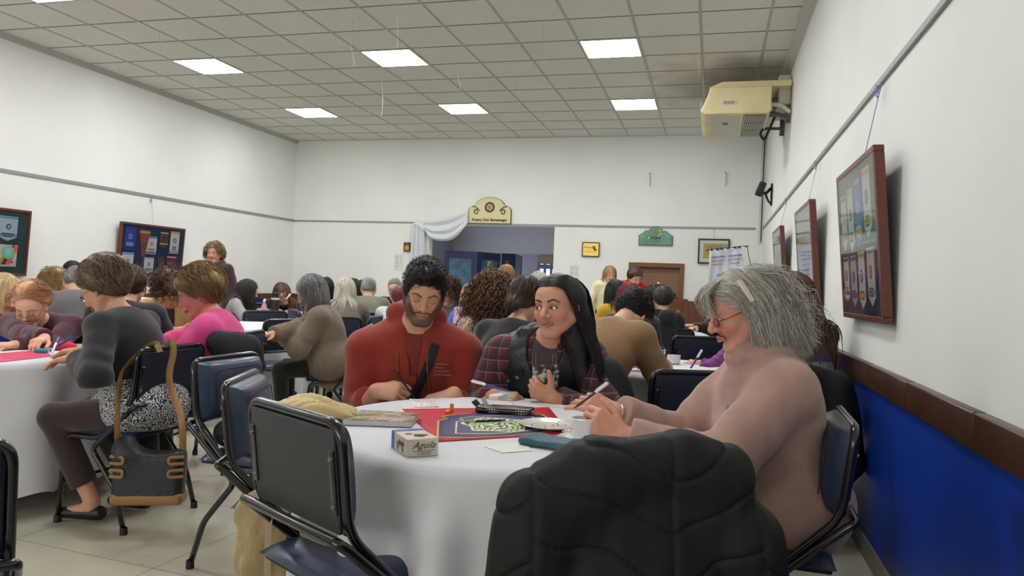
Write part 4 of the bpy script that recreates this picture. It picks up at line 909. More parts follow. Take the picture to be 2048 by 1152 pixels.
# arched club sign over the opening
a, b = bw(937, 444), bw(1023, 444); cx = (a[0]+b[0])/2; sw = b[0]-a[0]; sh_ = .46; z0 = 2.262
r1 = empty('arched_sign', (cx, YB, z0), 0, 'cream arched club sign with a gear emblem above the opening', 'sign')
fl = lambda o: (lambda u, v, t: (u, -.005-t, v))
MB().prism(sign_poly(sw, sh_, 'round'), fl(0), 0, .03).build('sign_board', M_sgold, r1, smooth=False, bevel=.003)
MB().prism([(u*.965, .012+v*.955) for u, v in sign_poly(sw, sh_, 'round')], fl(0), .03, .034).build('sign_face', M_cream, r1, smooth=False)
gear(r1, 0, sh_*.62, .095, M_brn, -.041)
for q in (-1, 1): swirl(r1, q*.235, sh_*.44, .055, M_brn, -.042, -q)
text('sign_lettering', 'Rotary Club Berazategui', .063, (0, -.043, .066), RB, M_dk, r1, bold=.0016)
# green sign
a, b = bw(1277, 490), bw(1345, 491); cx = (a[0]+b[0])/2; sw = b[0]-a[0]
r2 = empty('arched_sign', (cx, YB, bw(1310, 491)[2]), 0, 'green arched sign lettered La paz on the rear wall', 'sign'); hh2 = bw(1310, 453)[2]-bw(1310, 491)[2]
MB().prism(sign_poly(sw, hh2, 'wave'), fl(0), 0, .028).build('sign_board', mat('sign_green_edge', (58, 92, 78), .5), r2, smooth=False, bevel=.003)
MB().prism([(u*.955, .01+v*.945) for u, v in sign_poly(sw, hh2, 'wave')], fl(0), .028, .032).build('sign_face', mat('sign_green', (104, 150, 124), .45, var=.15, vscale=5), r2, smooth=False)
gear(r2, 0, hh2*.66, .052, mat('gear_gold', (176, 138, 74), .4), -.039)
text('sign_lettering', 'La paz', .066, (0, -.041, hh2*.42), RB, ink((26, 56, 40)), r2, bold=.002)
for k, (t, sz) in enumerate((('es obra de todos', .026), ('Rotary Club', .024), ('Berazategui', .019))): text('sign_lettering', t, sz, (0, -.041, hh2*(.28-.095*k)), RB, ink((50, 84, 66)), r2)
for q in (-1, 1): swirl(r2, q*.20, hh2*.30, .05, mat('sign_green_light', (140, 180, 152), .5), -.04, q)
sm_ = MB()
for px_, py_ in ((1320, 461.5), (1321, 468.5), (1317, 473), (1298.5, 476.5)): p_ = bw(px_, py_)-npa(cx, YB, bw(1310, 491)[2]); sm_.lathe([(0, 0), (.013, 0), (.013, .003), (0, .003)], (p_[0], -.04, p_[2]), 10, rotx(PI/2))
sm_.build('white_dot', ink((200, 226, 206)), r2, smooth=False)
# small framed pieces
def wall_frame(label, x0, y0, x1, y1, back, content, name='wall_plaque', M_f=None, fw=.02, depth=.02, glass=False, cat='plaque'):
    a, b = bw(x0, y1), bw(x1, y0); return framed(label, lambda u, v, t: (u, -(t+depth), v), b[0]-a[0], b[2]-a[2], back, [], content, name, fw, depth, cat, loc=(a[0], YB-.002, a[2]), glass=glass, M_f=M_f)
M_blackw = mat('dark_frame', (40, 30, 22), .35)
M_gold = mat('brass_plate', (218, 190, 96), .32, metal=.55, var=.12, vscale=4)
def in_gold(root, fn):
    m = MB(); x, z = .20, .155; m.prism([(x+.028*math.cos(a), z+.028*math.sin(a)) for a in np.linspace(0, 2*PI, 17)[:-1]], fn, .003, .005); m.prism([(x-.02, z-.015), (x+.012, z-.062), (x+.045, z-.052), (x+.062, z-.035), (x+.03, z-.02)], fn, .003, .005); m.build('engraved_wheel', ink((128, 108, 50)), root, smooth=False)
    for t_, sz, x_, z_ in (('Rotary', .046, .105, .155), ('Centro', .018, .125, .11), ('Rotary Club de Berazategui', .016, .14, .08)): text('plaque_lettering', t_, sz, (x_, -.026, z_), RB, ink((96, 80, 36)), root)
wall_frame('gold engraved plaque in a thin black frame on the rear wall', 1164, 485, 1200, 513, M_gold, in_gold, M_f=M_blackw, fw=.015)
def in_wood(root, fn): m = MB(); m.prism([(.02, .025), (.095, .025), (.095, .105), (.02, .105)], fn, .003, .006, (196, 156, 74)); m.prism([(.035, .115), (.08, .115), (.08, .15), (.035, .15)], fn, .003, .006, (140, 96, 40)); m.build('brass_inset', M_attr, root, smooth=False)
wall_frame('tiny wooden plaque with brass inset left of the drape', 808.5, 485, 822.5, 503, mat('plaque_wood', (104, 62, 30), .4), in_wood, M_f=mat('plaque_wood_edge', (86, 48, 24), .4), fw=.012)
wall_frame('framed certificate on a gold mount hanging behind the banner', 1395, 478.5, 1460, 527, mat('cream_mount', (196, 200, 188), .7), lambda r, fn: doc(r, fn, .085, .085, .455, .325, 8, (170, 152, 92), (110, 96, 60)), 'certificate_frame', M_blackw, .024, .03, cat='certificate')
tag(MB().tube([bw(1428, 458)-npa(0, .02, 0), bw(1428, 478)-npa(0, .035, 0)], .003, 5).build('hanging_cord', M_wire), 'cord above the framed certificate on the rear wall', 'cord')
def notice(label, x0, y0, x1, y1, hdr, tint, seed):
    a, b = bw(x0, y1), bw(x1, y0); w_, h_ = b[0]-a[0], b[2]-a[2]; rt = empty('paper_notice', (a[0], YB-.001, a[2]), 0, label, 'notice', 'printed notices taped to the rear wall'); rn = random.Random(seed)
    MB().prism([(0, 0), (w_, 0), (w_, h_), (0, h_)], lambda u, v, t: (u, -t, v), 0, .001).build('sheet', ink((216, 219, 214), 'paper'), rt, smooth=False); m = MB()
    for k in range(15):
        y = h_*(.88-.052*k); 
        if k % 5 == 4: continue
        m.prism([(w_*.1, y), (w_*rn.uniform(.3, .52), y), (w_*rn.uniform(.3, .52), y-h_*.016), (w_*.1, y-h_*.016)], lambda u, v, t: (u, -t, v), .001, .0018)
        if k < 9: m.prism([(w_*.60, y), (w_*rn.uniform(.7, .85), y), (w_*.75, y-h_*.016), (w_*.60, y-h_*.016)], lambda u, v, t: (u, -t, v), .001, .0018)
    m.build('printed_lines', ink(tint), rt, smooth=False)
notice('white printed notice on the rear wall left of the drape', 788, 508, 808, 542, 0, (150, 150, 156), 1)
notice('white notice with reddish text on the rear wall right of the opening', 1138, 530, 1159, 565, 0, (196, 150, 160), 2)
notice('small white card on the wood panel under the hatch', 1345, 600, 1364, 616, 0, (190, 190, 196), 5)
# fabric swag over the opening
M_drape = mat('white_satin', (214, 218, 222), .45, sheen=.3); Y0 = YB-.06
def dp(px, py, dy=0): p = WY(px, py, YB-.06-dy); return p
top = smoothline([dp(838, 444), dp(870, 440), dp(905, 434), dp(936, 424)], 6); bot = smoothline([dp(846, 450), dp(862, 476), dp(890, 482), dp(912, 474), dp(937, 446)], 5)
def swag(u, v):
    t = top[int(round(u*(len(top)-1)))]; k = u*(len(bot)-1); i = min(int(k), len(bot)-2); b_ = bot[i]*(1-(k-i))+bot[i+1]*(k-i); sag = math.sin(PI*u)*.10*v*(1-v)*-1
    return t*(1-v)+b_*v+npa(0, -.035*math.sin(v*PI*5+u*1.5)*math.sin(PI*min(max(u, .04), .96))-.03*v, sag)
dr_ = empty('fabric_swag', (dp(860, 450)[0], YB, 2.0), 0, 'white satin swag draped from the sign to the left side of the opening', 'drape'); orig = np.array(dr_.location)
MB().grid(lambda u, v: swag(u, v)-orig, len(top)-1, 40).build('swag', M_drape, dr_, solid=.006, angle=180)
def tail(u, v):
    w0 = 838+(u-.5)*22; w1 = 842+(u-.5)*(34-0); px_ = w0*(1-v)+w1*v-(6*v); py_ = 446+v*118; p_ = dp(px_, py_); return p_+npa(0, -.05*math.sin(u*PI*6+v)*(.4+.6*v)-.03, 0)-orig
MB().grid(tail, 40, 20).build('hanging_tail', M_drape, dr_, solid=.006, angle=180)
kn = SDF(); kn.ell(dp(838, 448)-orig, (.09, .07, .06)); kn.ell(dp(846, 456)-orig, (.07, .06, .07)); kn.amp = .01; kn.post = lambda P, d: d-.008*wav(P, 60); sdf_obj('knot', kn, .01, M_drape, dr_)
# serving hatch with a roller shutter
hr = empty('serving_hatch', ((HX0+HX1)/2, YB, HZ0), 0, 'brown wooden serving hatch with a lowered slatted shutter', 'hatch'); hb_ = MB(); w2 = (HX1-HX0)/2; hh3 = HZ1-HZ0; M_hw = mat('hatch_wood', (118, 78, 48), .5, var=.15, vscale=5, stretch=(1, 1, 5))
for a, b in (((-w2-.0, hh3-.07), (w2, hh3)), ((-w2, 0), (-w2+.07, hh3-.07)), ((w2-.07, 0), (w2, hh3-.07)), ((-w2-.08, -.03), (w2+.08, .0))): hb_.bb((a[0], -.03, a[1]), (b[0], .13, b[1]))
hb_.build('hatch_frame', M_hw, hr, smooth=False, bevel=.004)
for k in range(14): z = .01+k*.036; MB().prism([(-.016, z), (.010, z+.004), (.012, z+.012), (-.004, z+.031), (-.012, z+.031)], lambda u, v, t: (t, .08+u, v), -w2+.07, w2-.07).build('shutter_slat', M_hw2 if 0 else mat('shutter_brown', (134, 96, 66), .4), hr, smooth=False)
MB().bb((-w2+.07, .10, 0), (w2-.07, .12, hh3-.07)).build('shutter_backing', mat('shutter_dark', (40, 28, 20), .7), hr, smooth=False)
struct(MB().bb((HX1-.55, YB-.04, .2), (HX1+.35, YB-.012, HZ0-.03)).build('trim_17', mat('wood_panelling', (112, 66, 40), .45, var=.25, vscale=3, stretch=(8, 1, 1)), smooth=False))
# things on the hatch sill
def bottle(x, y, z, h_, r, m, label, capm=None, lid=None):
    rt = empty('bottle', (x, y, z), 0, label, 'bottle'); MB().lathe([(0, 0), (r, 0), (r, h_*.55), (r*.85, h_*.66), (r*.36, h_*.82), (r*.36, h_*.9), (0, h_*.9)], n=16).build('bottle_body', m, rt); MB().lathe([(0, h_*.89), (r*.42, h_*.89), (r*.42, h_), (0, h_)], n=12).build('cap', capm or ink((240, 240, 240)), rt); return rt
p_ = WY(1316, 576, YB-.10); bottle(p_[0], YB-.02, HZ0, .26, .045, mat('blue_glass', (40, 56, 120), .15, trans=.4), 'dark blue bottle standing on the hatch sill')
pt = empty('small_plant', (WY(1340, 588, YB)[0], YB-.0, HZ0), 0, 'low plant with orange flowers on the hatch sill', 'plant'); lf = MB(); rn = random.Random(3)
for k in range(26): a = rn.uniform(0, 6.28); r = rn.uniform(.03, .12); lf.tube([(0, 0, .02), (r*.5*math.cos(a), r*.3*math.sin(a), .07), (r*math.cos(a), r*.4*math.sin(a), rn.uniform(.03, .10))], [.004, .012, .002], 4)
lf.build('leaves', ink((70, 92, 50)), pt); lf = MB()
for k in range(9): a = rn.uniform(0, 6.28); r = rn.uniform(.02, .09); lf.lathe([(0, 0), (.012, .004), (0, .012)], (r*math.cos(a), r*.4*math.sin(a), .09), 6)
lf.build('flowers', ink((206, 100, 40)), pt)
# folding partition screens in the hall
M_scr = mat('screen_paint_blue', (28, 42, 84), .5, var=.1, vscale=5); M_scp = mat('screen_marbled_blue', (62, 96, 124), .6, var=.35, vscale=9)
def screen(label, pts, ztop, door_plate=False):
    c = np.array(pts[0]); rt = empty('folding_screen', (c[0], c[1], 0), 0, label, 'partition screen', 'blue folding screens in the hall opening')
    for i in range(len(pts)-1):
        a, b = np.array(pts[i]), np.array(pts[i+1]); L = np.linalg.norm(b-a); d_ = (b-a)/L; n_ = npa(d_[1], -d_[0]); fn2 = lambda u, v, t: (a[0]-c[0]+d_[0]*u+n_[0]*t, a[1]-c[1]+d_[1]*u+n_[1]*t, v)
        fr = MB(); e = .09
        for q in ((.01, .02, .01+e, ztop), (L-.01-e, .02, L-.01, ztop), (.01+e, ztop-.13, L-.01-e, ztop), (.01+e, .02, L-.01-e, .2)): fr.prism([(q[0], q[1]), (q[2], q[1]), (q[2], q[3]), (q[0], q[3])], fn2, -.02, .02)
        pn = fr.build('screen_frame', M_scr, rt, smooth=False, bevel=.003); MB().prism([(.01+e, .2), (L-.01-e, .2), (L-.01-e, ztop-.13), (.01+e, ztop-.13)], fn2, -.012, .012).build('screen_panel', M_scp, pn, smooth=False)
        if door_plate and i == 1:
            m = MB(); m.prism([(L/2-.05, ztop-.36), (L/2+.05, ztop-.36), (L/2+.05, ztop-.16), (L/2-.05, ztop-.16)], fn2, .013, .017, (186, 178, 130)); m.prism([(L/2-.02, ztop-.33), (L/2+.02, ztop-.33), (L/2+.012, ztop-.2), (L/2-.012, ztop-.2)], fn2, .017, .019, (40, 36, 30)); m.build('sign_plate', M_attr, rt, smooth=False)
    return rt
s0, s1, s2 = WY(888, 507, YB+.35), WY(955, 507, YB+.5), WY(1001, 512, YB+1.1)
screen('tall blue folding screen with a small figure plate, left in the opening', [(s0[0], s0[1]), (s1[0], s1[1]), (s2[0], s2[1])], 1.80, True)
s0, s1, s2 = WY(1001, 519, YB+1.6), WY(1029, 519, YB+1.75), WY(1043, 521, YB+2.7)
screen('darker blue folding screen farther back in the hall', [(s0[0], s0[1]), (s1[0], s1[1]), (s2[0], s2[1])], 1.83)
hl_ = empty('ceiling_light', (*WY(1061, 462, 14.6)[:2], 2.7), 0, 'round dark ceiling lamp in the hall beyond the opening', 'ceiling light')
MB().lathe([(0, 0), (.17, 0), (.17, -.04), (.13, -.07), (0, -.085)], n=24).build('lamp_bowl', mat('lamp_bowl_grey', (96, 96, 100), .4), hl_)
# ---------------------------------------------------------------- ceiling air unit, camera, strings
M_ac = mat('aged_cream_plastic', (222, 208, 160), .45, var=.08, vscale=3); M_ac2 = mat('grey_cream_plastic', (196, 196, 176), .5); M_mesh = mat('grille_grey', (120, 120, 116), .6)
ac = empty('air_conditioner', (.14, 9.0, 3.15), 0, 'cream ceiling air conditioner hanging from the right wall bracket', 'air conditioner')
x0, x1 = -.33, .40; ya, yb = -.62, .62
MB().prism([(x0, .03), (x0+.06, .17), (x0+.10, .29), (x1, .29), (x1, .03), (x1-.03, 0), (x0+.05, 0)], lambda u, v, t: (u, t, v), ya, yb).build('casing', M_ac, ac, smooth=False, bevel=.012)
MB().prism([(x0+.08, .30), (x0+.22, .36), (x1+.20, .36), (x1+.20, .30)], lambda u, v, t: (u, t, v), ya+.05, yb-.05).build('top_tray', M_ac, ac, smooth=False, bevel=.004)
MB().rbox((-.06, 0, .0), (.15, .58, .012), .008).build('bottom_panel', M_ac2, ac); gm = MB()
for k in range(3): gm.bb((.13, ya+.06+k*.38, -.014), (.36, ya+.40+k*.38, .005))
gm.build('intake_grille', M_mesh, ac, smooth=False); gl = MB()
for k in range(11): gl.bb((.135+.021*k, ya+.06, -.018), (.142+.021*k, yb-.06, -.012))
gl.build('grille_bars', M_ac2, ac, smooth=False); gl = MB()
for k in range(4): gl.bb((x0-.004, -.56, .05+.028*k), (x0+.015, .56, .058+.028*k))
gl.build('outlet_vane', M_ac2, ac, smooth=False); MB().bb((-.10, ya-.004, .10), (.04, ya+.002, .145)).build('maker_label', ink((206, 206, 204)), ac, smooth=False); lb = MB()
for k in range(9): lb.bb((-.09+.013*k, ya-.0055, .108), (-.083+.013*k, ya-.003, .137))
lb.build('label_marks', ink((120, 120, 140)), ac, smooth=False); MB().lathe([(0, 0), (.035, 0), (.03, -.012), (0, -.014)], (-.06, -.2, -.012), 16).build('sensor_dome', M_mesh, ac)
for yy in (-.35, .35):
    br = MB(); br.bb((x1-.02, yy-.025, .18), (XR-.14, yy+.025, .22)); br.bb((XR-.14-.05, yy-.025, -.05), (XR-.14, yy+.025, .24)); br.bb((x1-.1, yy-.02, .02), (XR-.14, yy+.02, .05))
    br.build('bracket', mat('bracket_brown', (110, 98, 80), .6), ac, smooth=False, bevel=.003)
MB().rbox((XR-.14-.07, .0, .30), (.068, .42, .16), .02).build('wall_box', M_ac2, ac)
for k, (c_, m_) in enumerate((((0, 0, 0), M_ac2), ((0, .06, -.03), M_mesh))): MB().tube(smoothline([(x1, -.5+.2*k, .12-.05*k), (x1+.10, -.52+.2*k, .10-.05*k), (XR-.14-.02, -.55+.2*k, .02-.05*k)], 6), .022, 8).build('duct', m_, ac)
MB().tube(smoothline([(.47, -.3, .05), (.40, -.3, -.13), (.36, -.3, -.22), (.32, -.3, -.16), (.345, -.3, -.10)], 6), .014, 6).build('drain_hose', mat('black_rubber', (26, 26, 26), .6), ac)
cp_ = WX(1545, 385, XR); cm = empty('security_camera', (XR, cp_[1], cp_[2]), 0, 'black speaker shaped camera on a wall arm by the rear right corner', 'camera')
MB().rbox((-.16, -.05, .04), (.045, .08, .10), .015, rotx(.15)@roty(.35)).build('camera_body', mat('black_plastic', (30, 31, 33), .45), cm); arm = MB(); arm.tube([(-.16, -.03, .0), (-.08, 0, -.01), (-.02, 0, .06)], .022, 8); arm.tube([(-.10, 0, 0), (-.05, 0, -.12), (-.01, 0, -.16)], .015, 8); arm.bb((-.025, -.03, -.18), (0, .03, .12)); arm.build('wall_arm', mat('black_plastic', (30, 31, 33), .45), cm, bevel=.002)
for k, (px_, py_) in enumerate(((1301, 350), (1452, 348))):
    p_ = bw(px_, py_); tag(MB().tube(smoothline([p_+npa(-.02, -.01, .02), p_+npa(0, -.05, 0), p_+npa(0, -.03, -.2)], 5), [.008]*10+[.006], 6).build('wall_hook', ink((170, 174, 166))), ('bare white wall hook above the green sign' if k == 0 else 'bare white wall hook near the corner, above the certificate'), 'hook')
M_str = mat('white_string', (196, 196, 186), .7)
for k, (px_, y0_, y1_, d_, nm) in enumerate(((792, 0, 98, 4.6, 'long white string over the middle near light'), (706, 40, 132, 6, 'slack string between the two left lights'), (762, 150, 232, 7.5, 'thin string dangling left of the far middle light'), (846, 205, 258, 8.2, 'curled string left of the far middle light'), (918, 120, 178, 6.6, 'curled string right of the middle near light'), (1030, 165, 225, 7, 'thin string right of the far middle light'), (1013, 215, 243, 8, 'short string right of the far middle light'), (1088, 50, 130, 5, 'faint string left of the right near light'), (900, 255, 283, 9.5, 'short thread at the back edge of the ceiling'), (1396, 95, 155, 6, 'white string beside the stained tiles'), (318, 60, 105, 5.5, 'white string above the left near light'), (236, 120, 150, 6.4, 'short string beside the left wall'), (1075, 275, 305, 9.8, 'thread hanging in front of the rear wall'))):
    top_ = G(px_, max(y0_, -60), H); dd = (top_-CO)@CF; b = C(px_+3, y1_, dd); b[0], b[1] = top_[0]+.01, top_[1]; rn = random.Random(k); tag(MB().tube(smoothline([top_, top_*.5+b*.5+npa(rn.uniform(-.03, .03), 0, 0), b+npa(.02, 0, .03), b], 5), .0022, 5).build('ceiling_string', M_str), nm, 'string', 'strings left hanging from the ceiling')
# ================================================================ chairs
M_tube = mat('black_gloss_tube', (22, 22, 24), .22, coat=.5); M_navy = mat('navy_vinyl', (44, 58, 82), .34, bump=.25, bscale=22, var=.12, vscale=7, coat=.15); M_board = mat('navy_board', (26, 32, 50), .6, var=.08, vscale=5)
M_boardg = mat('grey_board', (62, 64, 66), .55, bump=.15, bscale=200); M_rub = mat('black_rubber', (26, 26, 26), .6); M_scr_ = mat('steel_screw', (150, 148, 140), .35, metal=.8)
SL = .018
def make_chair():
    rt = empty('padded_chair', (0, 0, 0)); W2 = .215; r = .0125
    # back frame: inverted U, sides slant forward to the seat and run on to the front feet
    B_ = lambda q, y, z: (q*W2, y, z)
    half = lambda q: [B_(q, -.225, .855), B_(q, -.195, .60), B_(q, -.02, .425), B_(q, .19, .425), B_(q, .225, .012)]
    pts = fillet(half(-1)[::-1]+half(1), .055, 7); MB().tube(pts, r, 10).build('back_frame', M_tube, rt, angle=180)
    h2 = lambda q: [B_(q*1.0, -.232, .595), B_(q, -.205, .575), B_(q, .015, .375), B_(q, -.13, .20), B_(q, -.19, .012)]
    pts = fillet(h2(-1)[::-1]+h2(1), .035, 6); V = [(p[0]*(1.065 if abs(p[0]) > .1 else 1), p[1], p[2]) for p in pts]; MB().tube(V, r, 10).build('leg_frame', M_tube, rt, angle=180)
    # back pad: board at the rear, rounded cushion in front
    lean = .117; R = rotx(-lean*-1)
    c = npa(0, -.205, .722); MB().rbox(c+R@npa(0, -.012, 0), (.198, .006, .122), .012, R).build('back_board', M_board, rt, bevel=0)
    def pad(name, c, R, hx, hy, th, m, n=3.2):
        mb = MB()
        def fn(u, v):
            a = (u-.5)*2; b = (v-.5)*2; e = (1-abs(a)**n)*(1-abs(b)**n); return a, b, max(e, 0)**.33
        N_ = 20; mb.grid(lambda u, v: c+R@npa(*(lambda a, b, e: (a*hx*(1-.0*e), th*e, b*hy))(*fn(u, v))), N_, N_); mb.grid(lambda u, v: c+R@npa(*(lambda a, b, e: (a*hx, 0, b*hy))(*fn(1-u, v))), 1, 1)
        return mb.build(name, m, rt, angle=60)
    pd = pad('backrest', c, R, .205, .128, .062, M_navy)
    MB().tube(fillet([c+R@npa(a*.150, .0585, b*.085) for a, b in ((-1, -1), (1, -1), (1, 1), (-1, 1), (-1, -1))], .03, 4), .0018, 5).build('piping', M_board, pd)
    for q in (-1, 1):
        MB().rbox(c+R@npa(q*.188, -.020, -.0), (.011, .002, .075), .003, R).build('bracket_plate', M_tube, rt)
        for z in (-.055, .055): MB().lathe([(0, 0), (.006, 0), (.005, .004), (0, .005)], c+R@npa(q*.188, -.022, z), 8, R@rotx(PI/2)).build('screw', M_scr_, rt)
    S = rotx(0); MB().rbox((0, .02, .438), (.20, .20, .008), .006).build('seat_board', M_board, rt)
    mb = MB()
    def sf(u, v):
        a, b = (u-.5)*2, (v-.5)*2; e = max((1-abs(a)**3.5)*(1-abs(b)**3.5), 0)**.33; return (a*.21, .02+b*.21, .446+.042*e)
    mb.grid(sf, 18, 18); mb.build('seat', M_navy, rt, angle=60)
    for q in (-1, 1):
        for y, z, n in ((.225, .0, 'front'), (-.19, .0, 'rear')):
            MB().lathe([(0, 0), (.017, 0), (.017, .03), (.0135, .034)], (q*W2*(1.065 if n == 'rear' else 1), y, z), 10).build('rubber_foot', M_rub, rt)
    MB().tube([(-W2, .20, .20), (W2, .20, .20)], .008, 6).build('crossbar', M_tube, rt)
    return rt
CH0 = make_chair(); CH_used = [False]
def put_chair(x, y, fx, fy, label, sc=1.0):
    o = CH0 if not CH_used[0] else copy_tree(CH0); CH_used[0] = True
    o.location = (x, y, 0); o.rotation_euler = (0, 0, facing(fx, fy)); o.scale = (sc, sc, sc); tag(o, label, 'chair', 'padded tube chairs'); return o
def cd(a):
    """world direction from an angle: 0 towards the camera, 90 to the left of the photo, 180 away"""
    t = nrm(npa(-CF[0], -CF[1], 0)); l = nrm(npa(-_r0[0], -_r0[1], 0)); a = math.radians(a); v = math.cos(a)*t+math.sin(a)*l; return float(v[0]), float(v[1])
chA = put_chair(-2.76, 3.13, -1, .05, 'padded chair facing left with a dark handbag hung from its back')
chB = put_chair(-1.84, 2.88, 1, -.05, 'empty padded chair left of the beige fleece, its navy cushion facing right')
chC = put_chair(-1.40, 2.42, .92, .32, 'empty padded chair between two others, with a beige jacket on its seat')
chD = put_chair(-.885, 1.875, .50, .87, 'empty chair at the front table showing its grey back board to the camera', 1.035)
for c_ in chD.children:
    if c_.name.startswith('back_board'): c_.data = c_.data.copy(); c_.data.materials[0] = M_boardg
chE = put_chair(-.205, 1.79, -.36, .93, 'chair under the black puffer jacket at the front of the table')
chF = put_chair(.19, 2.50, -1, .04, 'chair the grey haired woman in the mauve sweater sits on')
chG = put_chair(-1.715, 1.24, -.75, .66, 'chair cut by the left edge of the photo, nearest the camera')
chH = put_chair(-3.66, 5.66, -.95, .30, 'empty chair with its navy back to the camera, beside the woman in the brown fleece')
# ================================================================ tables with cloths
M_cloth = mat('white_tablecloth', (216, 216, 222), .8, sheen=.1, bump=.08, bscale=300); M_tt = mat('table_underside', (120, 100, 80), .6)
def table(cx, cy, r, drop, seed, label, clabel, nf=9, amp=.035, seg=160):
    t = empty('round_table', (cx, cy, 0), 0, label, 'table', 'round tables under white cloths'); MB().lathe([(0, .72), (r, .72), (r, .745), (0, .745)], n=40).build('tabletop', M_tt, t)
    for k in range(4):
        a = PI/4+k*PI/2; MB().tube([(r*.72*math.cos(a), r*.72*math.sin(a), .72), (r*.80*math.cos(a), r*.80*math.sin(a), 0)], .014, 8).build('leg', M_tube, t)
    rn = random.Random(seed); ph = [rn.uniform(0, 6.28) for _ in range(6)]; nr, nd_ = 10, 26; mb = MB()
    def f(a): return .55*math.sin(nf*a+ph[0]+.8*math.sin(3*a+ph[1]))+.3*math.sin((nf*2-3)*a+ph[2]+.7*math.sin(5*a))+.25*math.sin(4*a+ph[3])
    def fn(u, v):
        a = u*2*PI; L = v*(r+drop)
        if L < r-.02: return (L*math.cos(a), L*math.sin(a), .7535)
        if L < r+.02: q = (L-r+.02)/.04*PI/2; return ((r-.02+.025*math.sin(q)+.004)*math.cos(a), (r-.02+.025*math.sin(q)+.004)*math.sin(a), .7535-.02*(1-math.cos(q)))
        s_ = L-r-.02; k = min(s_/.14, 1)**1.1; w_ = f(a); R = r+.012+k*(amp*.18+amp*.9*max(w_, -1)*(.6+.8*s_))+.01*s_; z = .7335-s_*(1-.06*abs(w_)*k)
        return (R*math.cos(a+.02*w_*k), R*math.sin(a+.02*w_*k), max(z, .012))
    mb.grid(lambda u, v: fn(u, (v*.9 if v < .1 else (.09+(v-.1)/.9*.91))), seg, 44, wrap=True); c = mb.build('tablecloth', M_cloth, None, angle=180, loc=(cx, cy, 0)); tag(c, clabel, 'tablecloth', 'white tablecloths'); return t
TA = (-.63, 2.42)
table(*TA, .63, .70, 1, 'front round table the three players share', 'white cloth draped over the front table', 12, .085, 300)
table(-3.78, 3.22, .63, .66, 2, 'round table at the left edge of the photo', 'white cloth over the table at the left edge', 8, .04)
table(-4.22, 6.10, .62, .66, 3, 'round table in front of the woman in the brown fleece', 'white cloth over the table by the brown fleece woman')
table(-4.72, 7.85, .52, .66, 4, 'round table of the two girls in the left rear corner', 'white cloth over the table with the black flask', 9, .03, 90)
table(-.28, 4.65, .62, .66, 5, 'round table behind the grey haired woman, right side', 'white cloth over the table with the plastic cup', 9, .035, 110)
table(-.38, 8.80, .58, .66, 6, 'round table far right with an orange drink', 'white cloth over the far right table', 9, .03, 80)
table(-1.75, 9.9, .60, .66, 7, 'round table behind the mustard sweater near the rear wall', 'white cloth over the table near the two standing women', 9, .03, 80)
table(-1.62, 5.33, .48, .66, 8, 'round table behind the curly haired woman', 'white cloth over the table in the middle of the room', 9, .03, 80)
table(-6.05, 6.35, .52, .66, 9, 'round table behind the old woman in the plum jacket', 'white cloth over the table by the grey coat', 9, .03, 80)
# further chairs of the room
for x, y, a, lb in ((-4.55, 6.95, 155, 'navy chair back right of the woman in pink, half seen'), (-4.30, 7.55, -120, 'navy chair back left of the black flask table'), (-5.72, 8.75, 170, 'navy chair behind the girl in the grey top'),
                    (-.15, 6.45, 178, 'shiny navy chair back behind the plastic cup'), (-.12, 3.72, 175, 'navy chair behind the arm of the grey haired woman'),
                    (-3.45, 6.9, 100, 'navy chair with a rounded cushion left of the man in red'), (-3.05, 4.15, 95, 'dark chair under the woman in the pink sweater'), (.25, 8.0, 190, 'navy chair at the far right table')):
    put_chair(x, y, *cd(a), lb)
M_blacktr = knit("black_trousers", (26, 26, 28)); M_shoe = mat("black_shoe", (20, 20, 22), .4)
M_fl = lambda n, rgb, **k: knit(n, rgb, **k)
def bg(label, px, py, d, a, hair, top, skin=(214, 168, 142), **k):
    sp = dict(label=label, px=px, py=py, d=d, face=cd(a), skin=skin, hair=hair, top=top, h=max(.008, d*.0016), fh=max(.0035, d*.0009), hairh=max(.006, d*.0012), bottom=dict(m=M_blacktr, shoe=M_shoe)); sp.update(k); P = person(sp)
    if 'chair' in k: put_chair(P['rw'][0]-.03*sp['face'][0], P['rw'][1]-.03*sp['face'][1], *sp['face'], k['chair'])
    return P
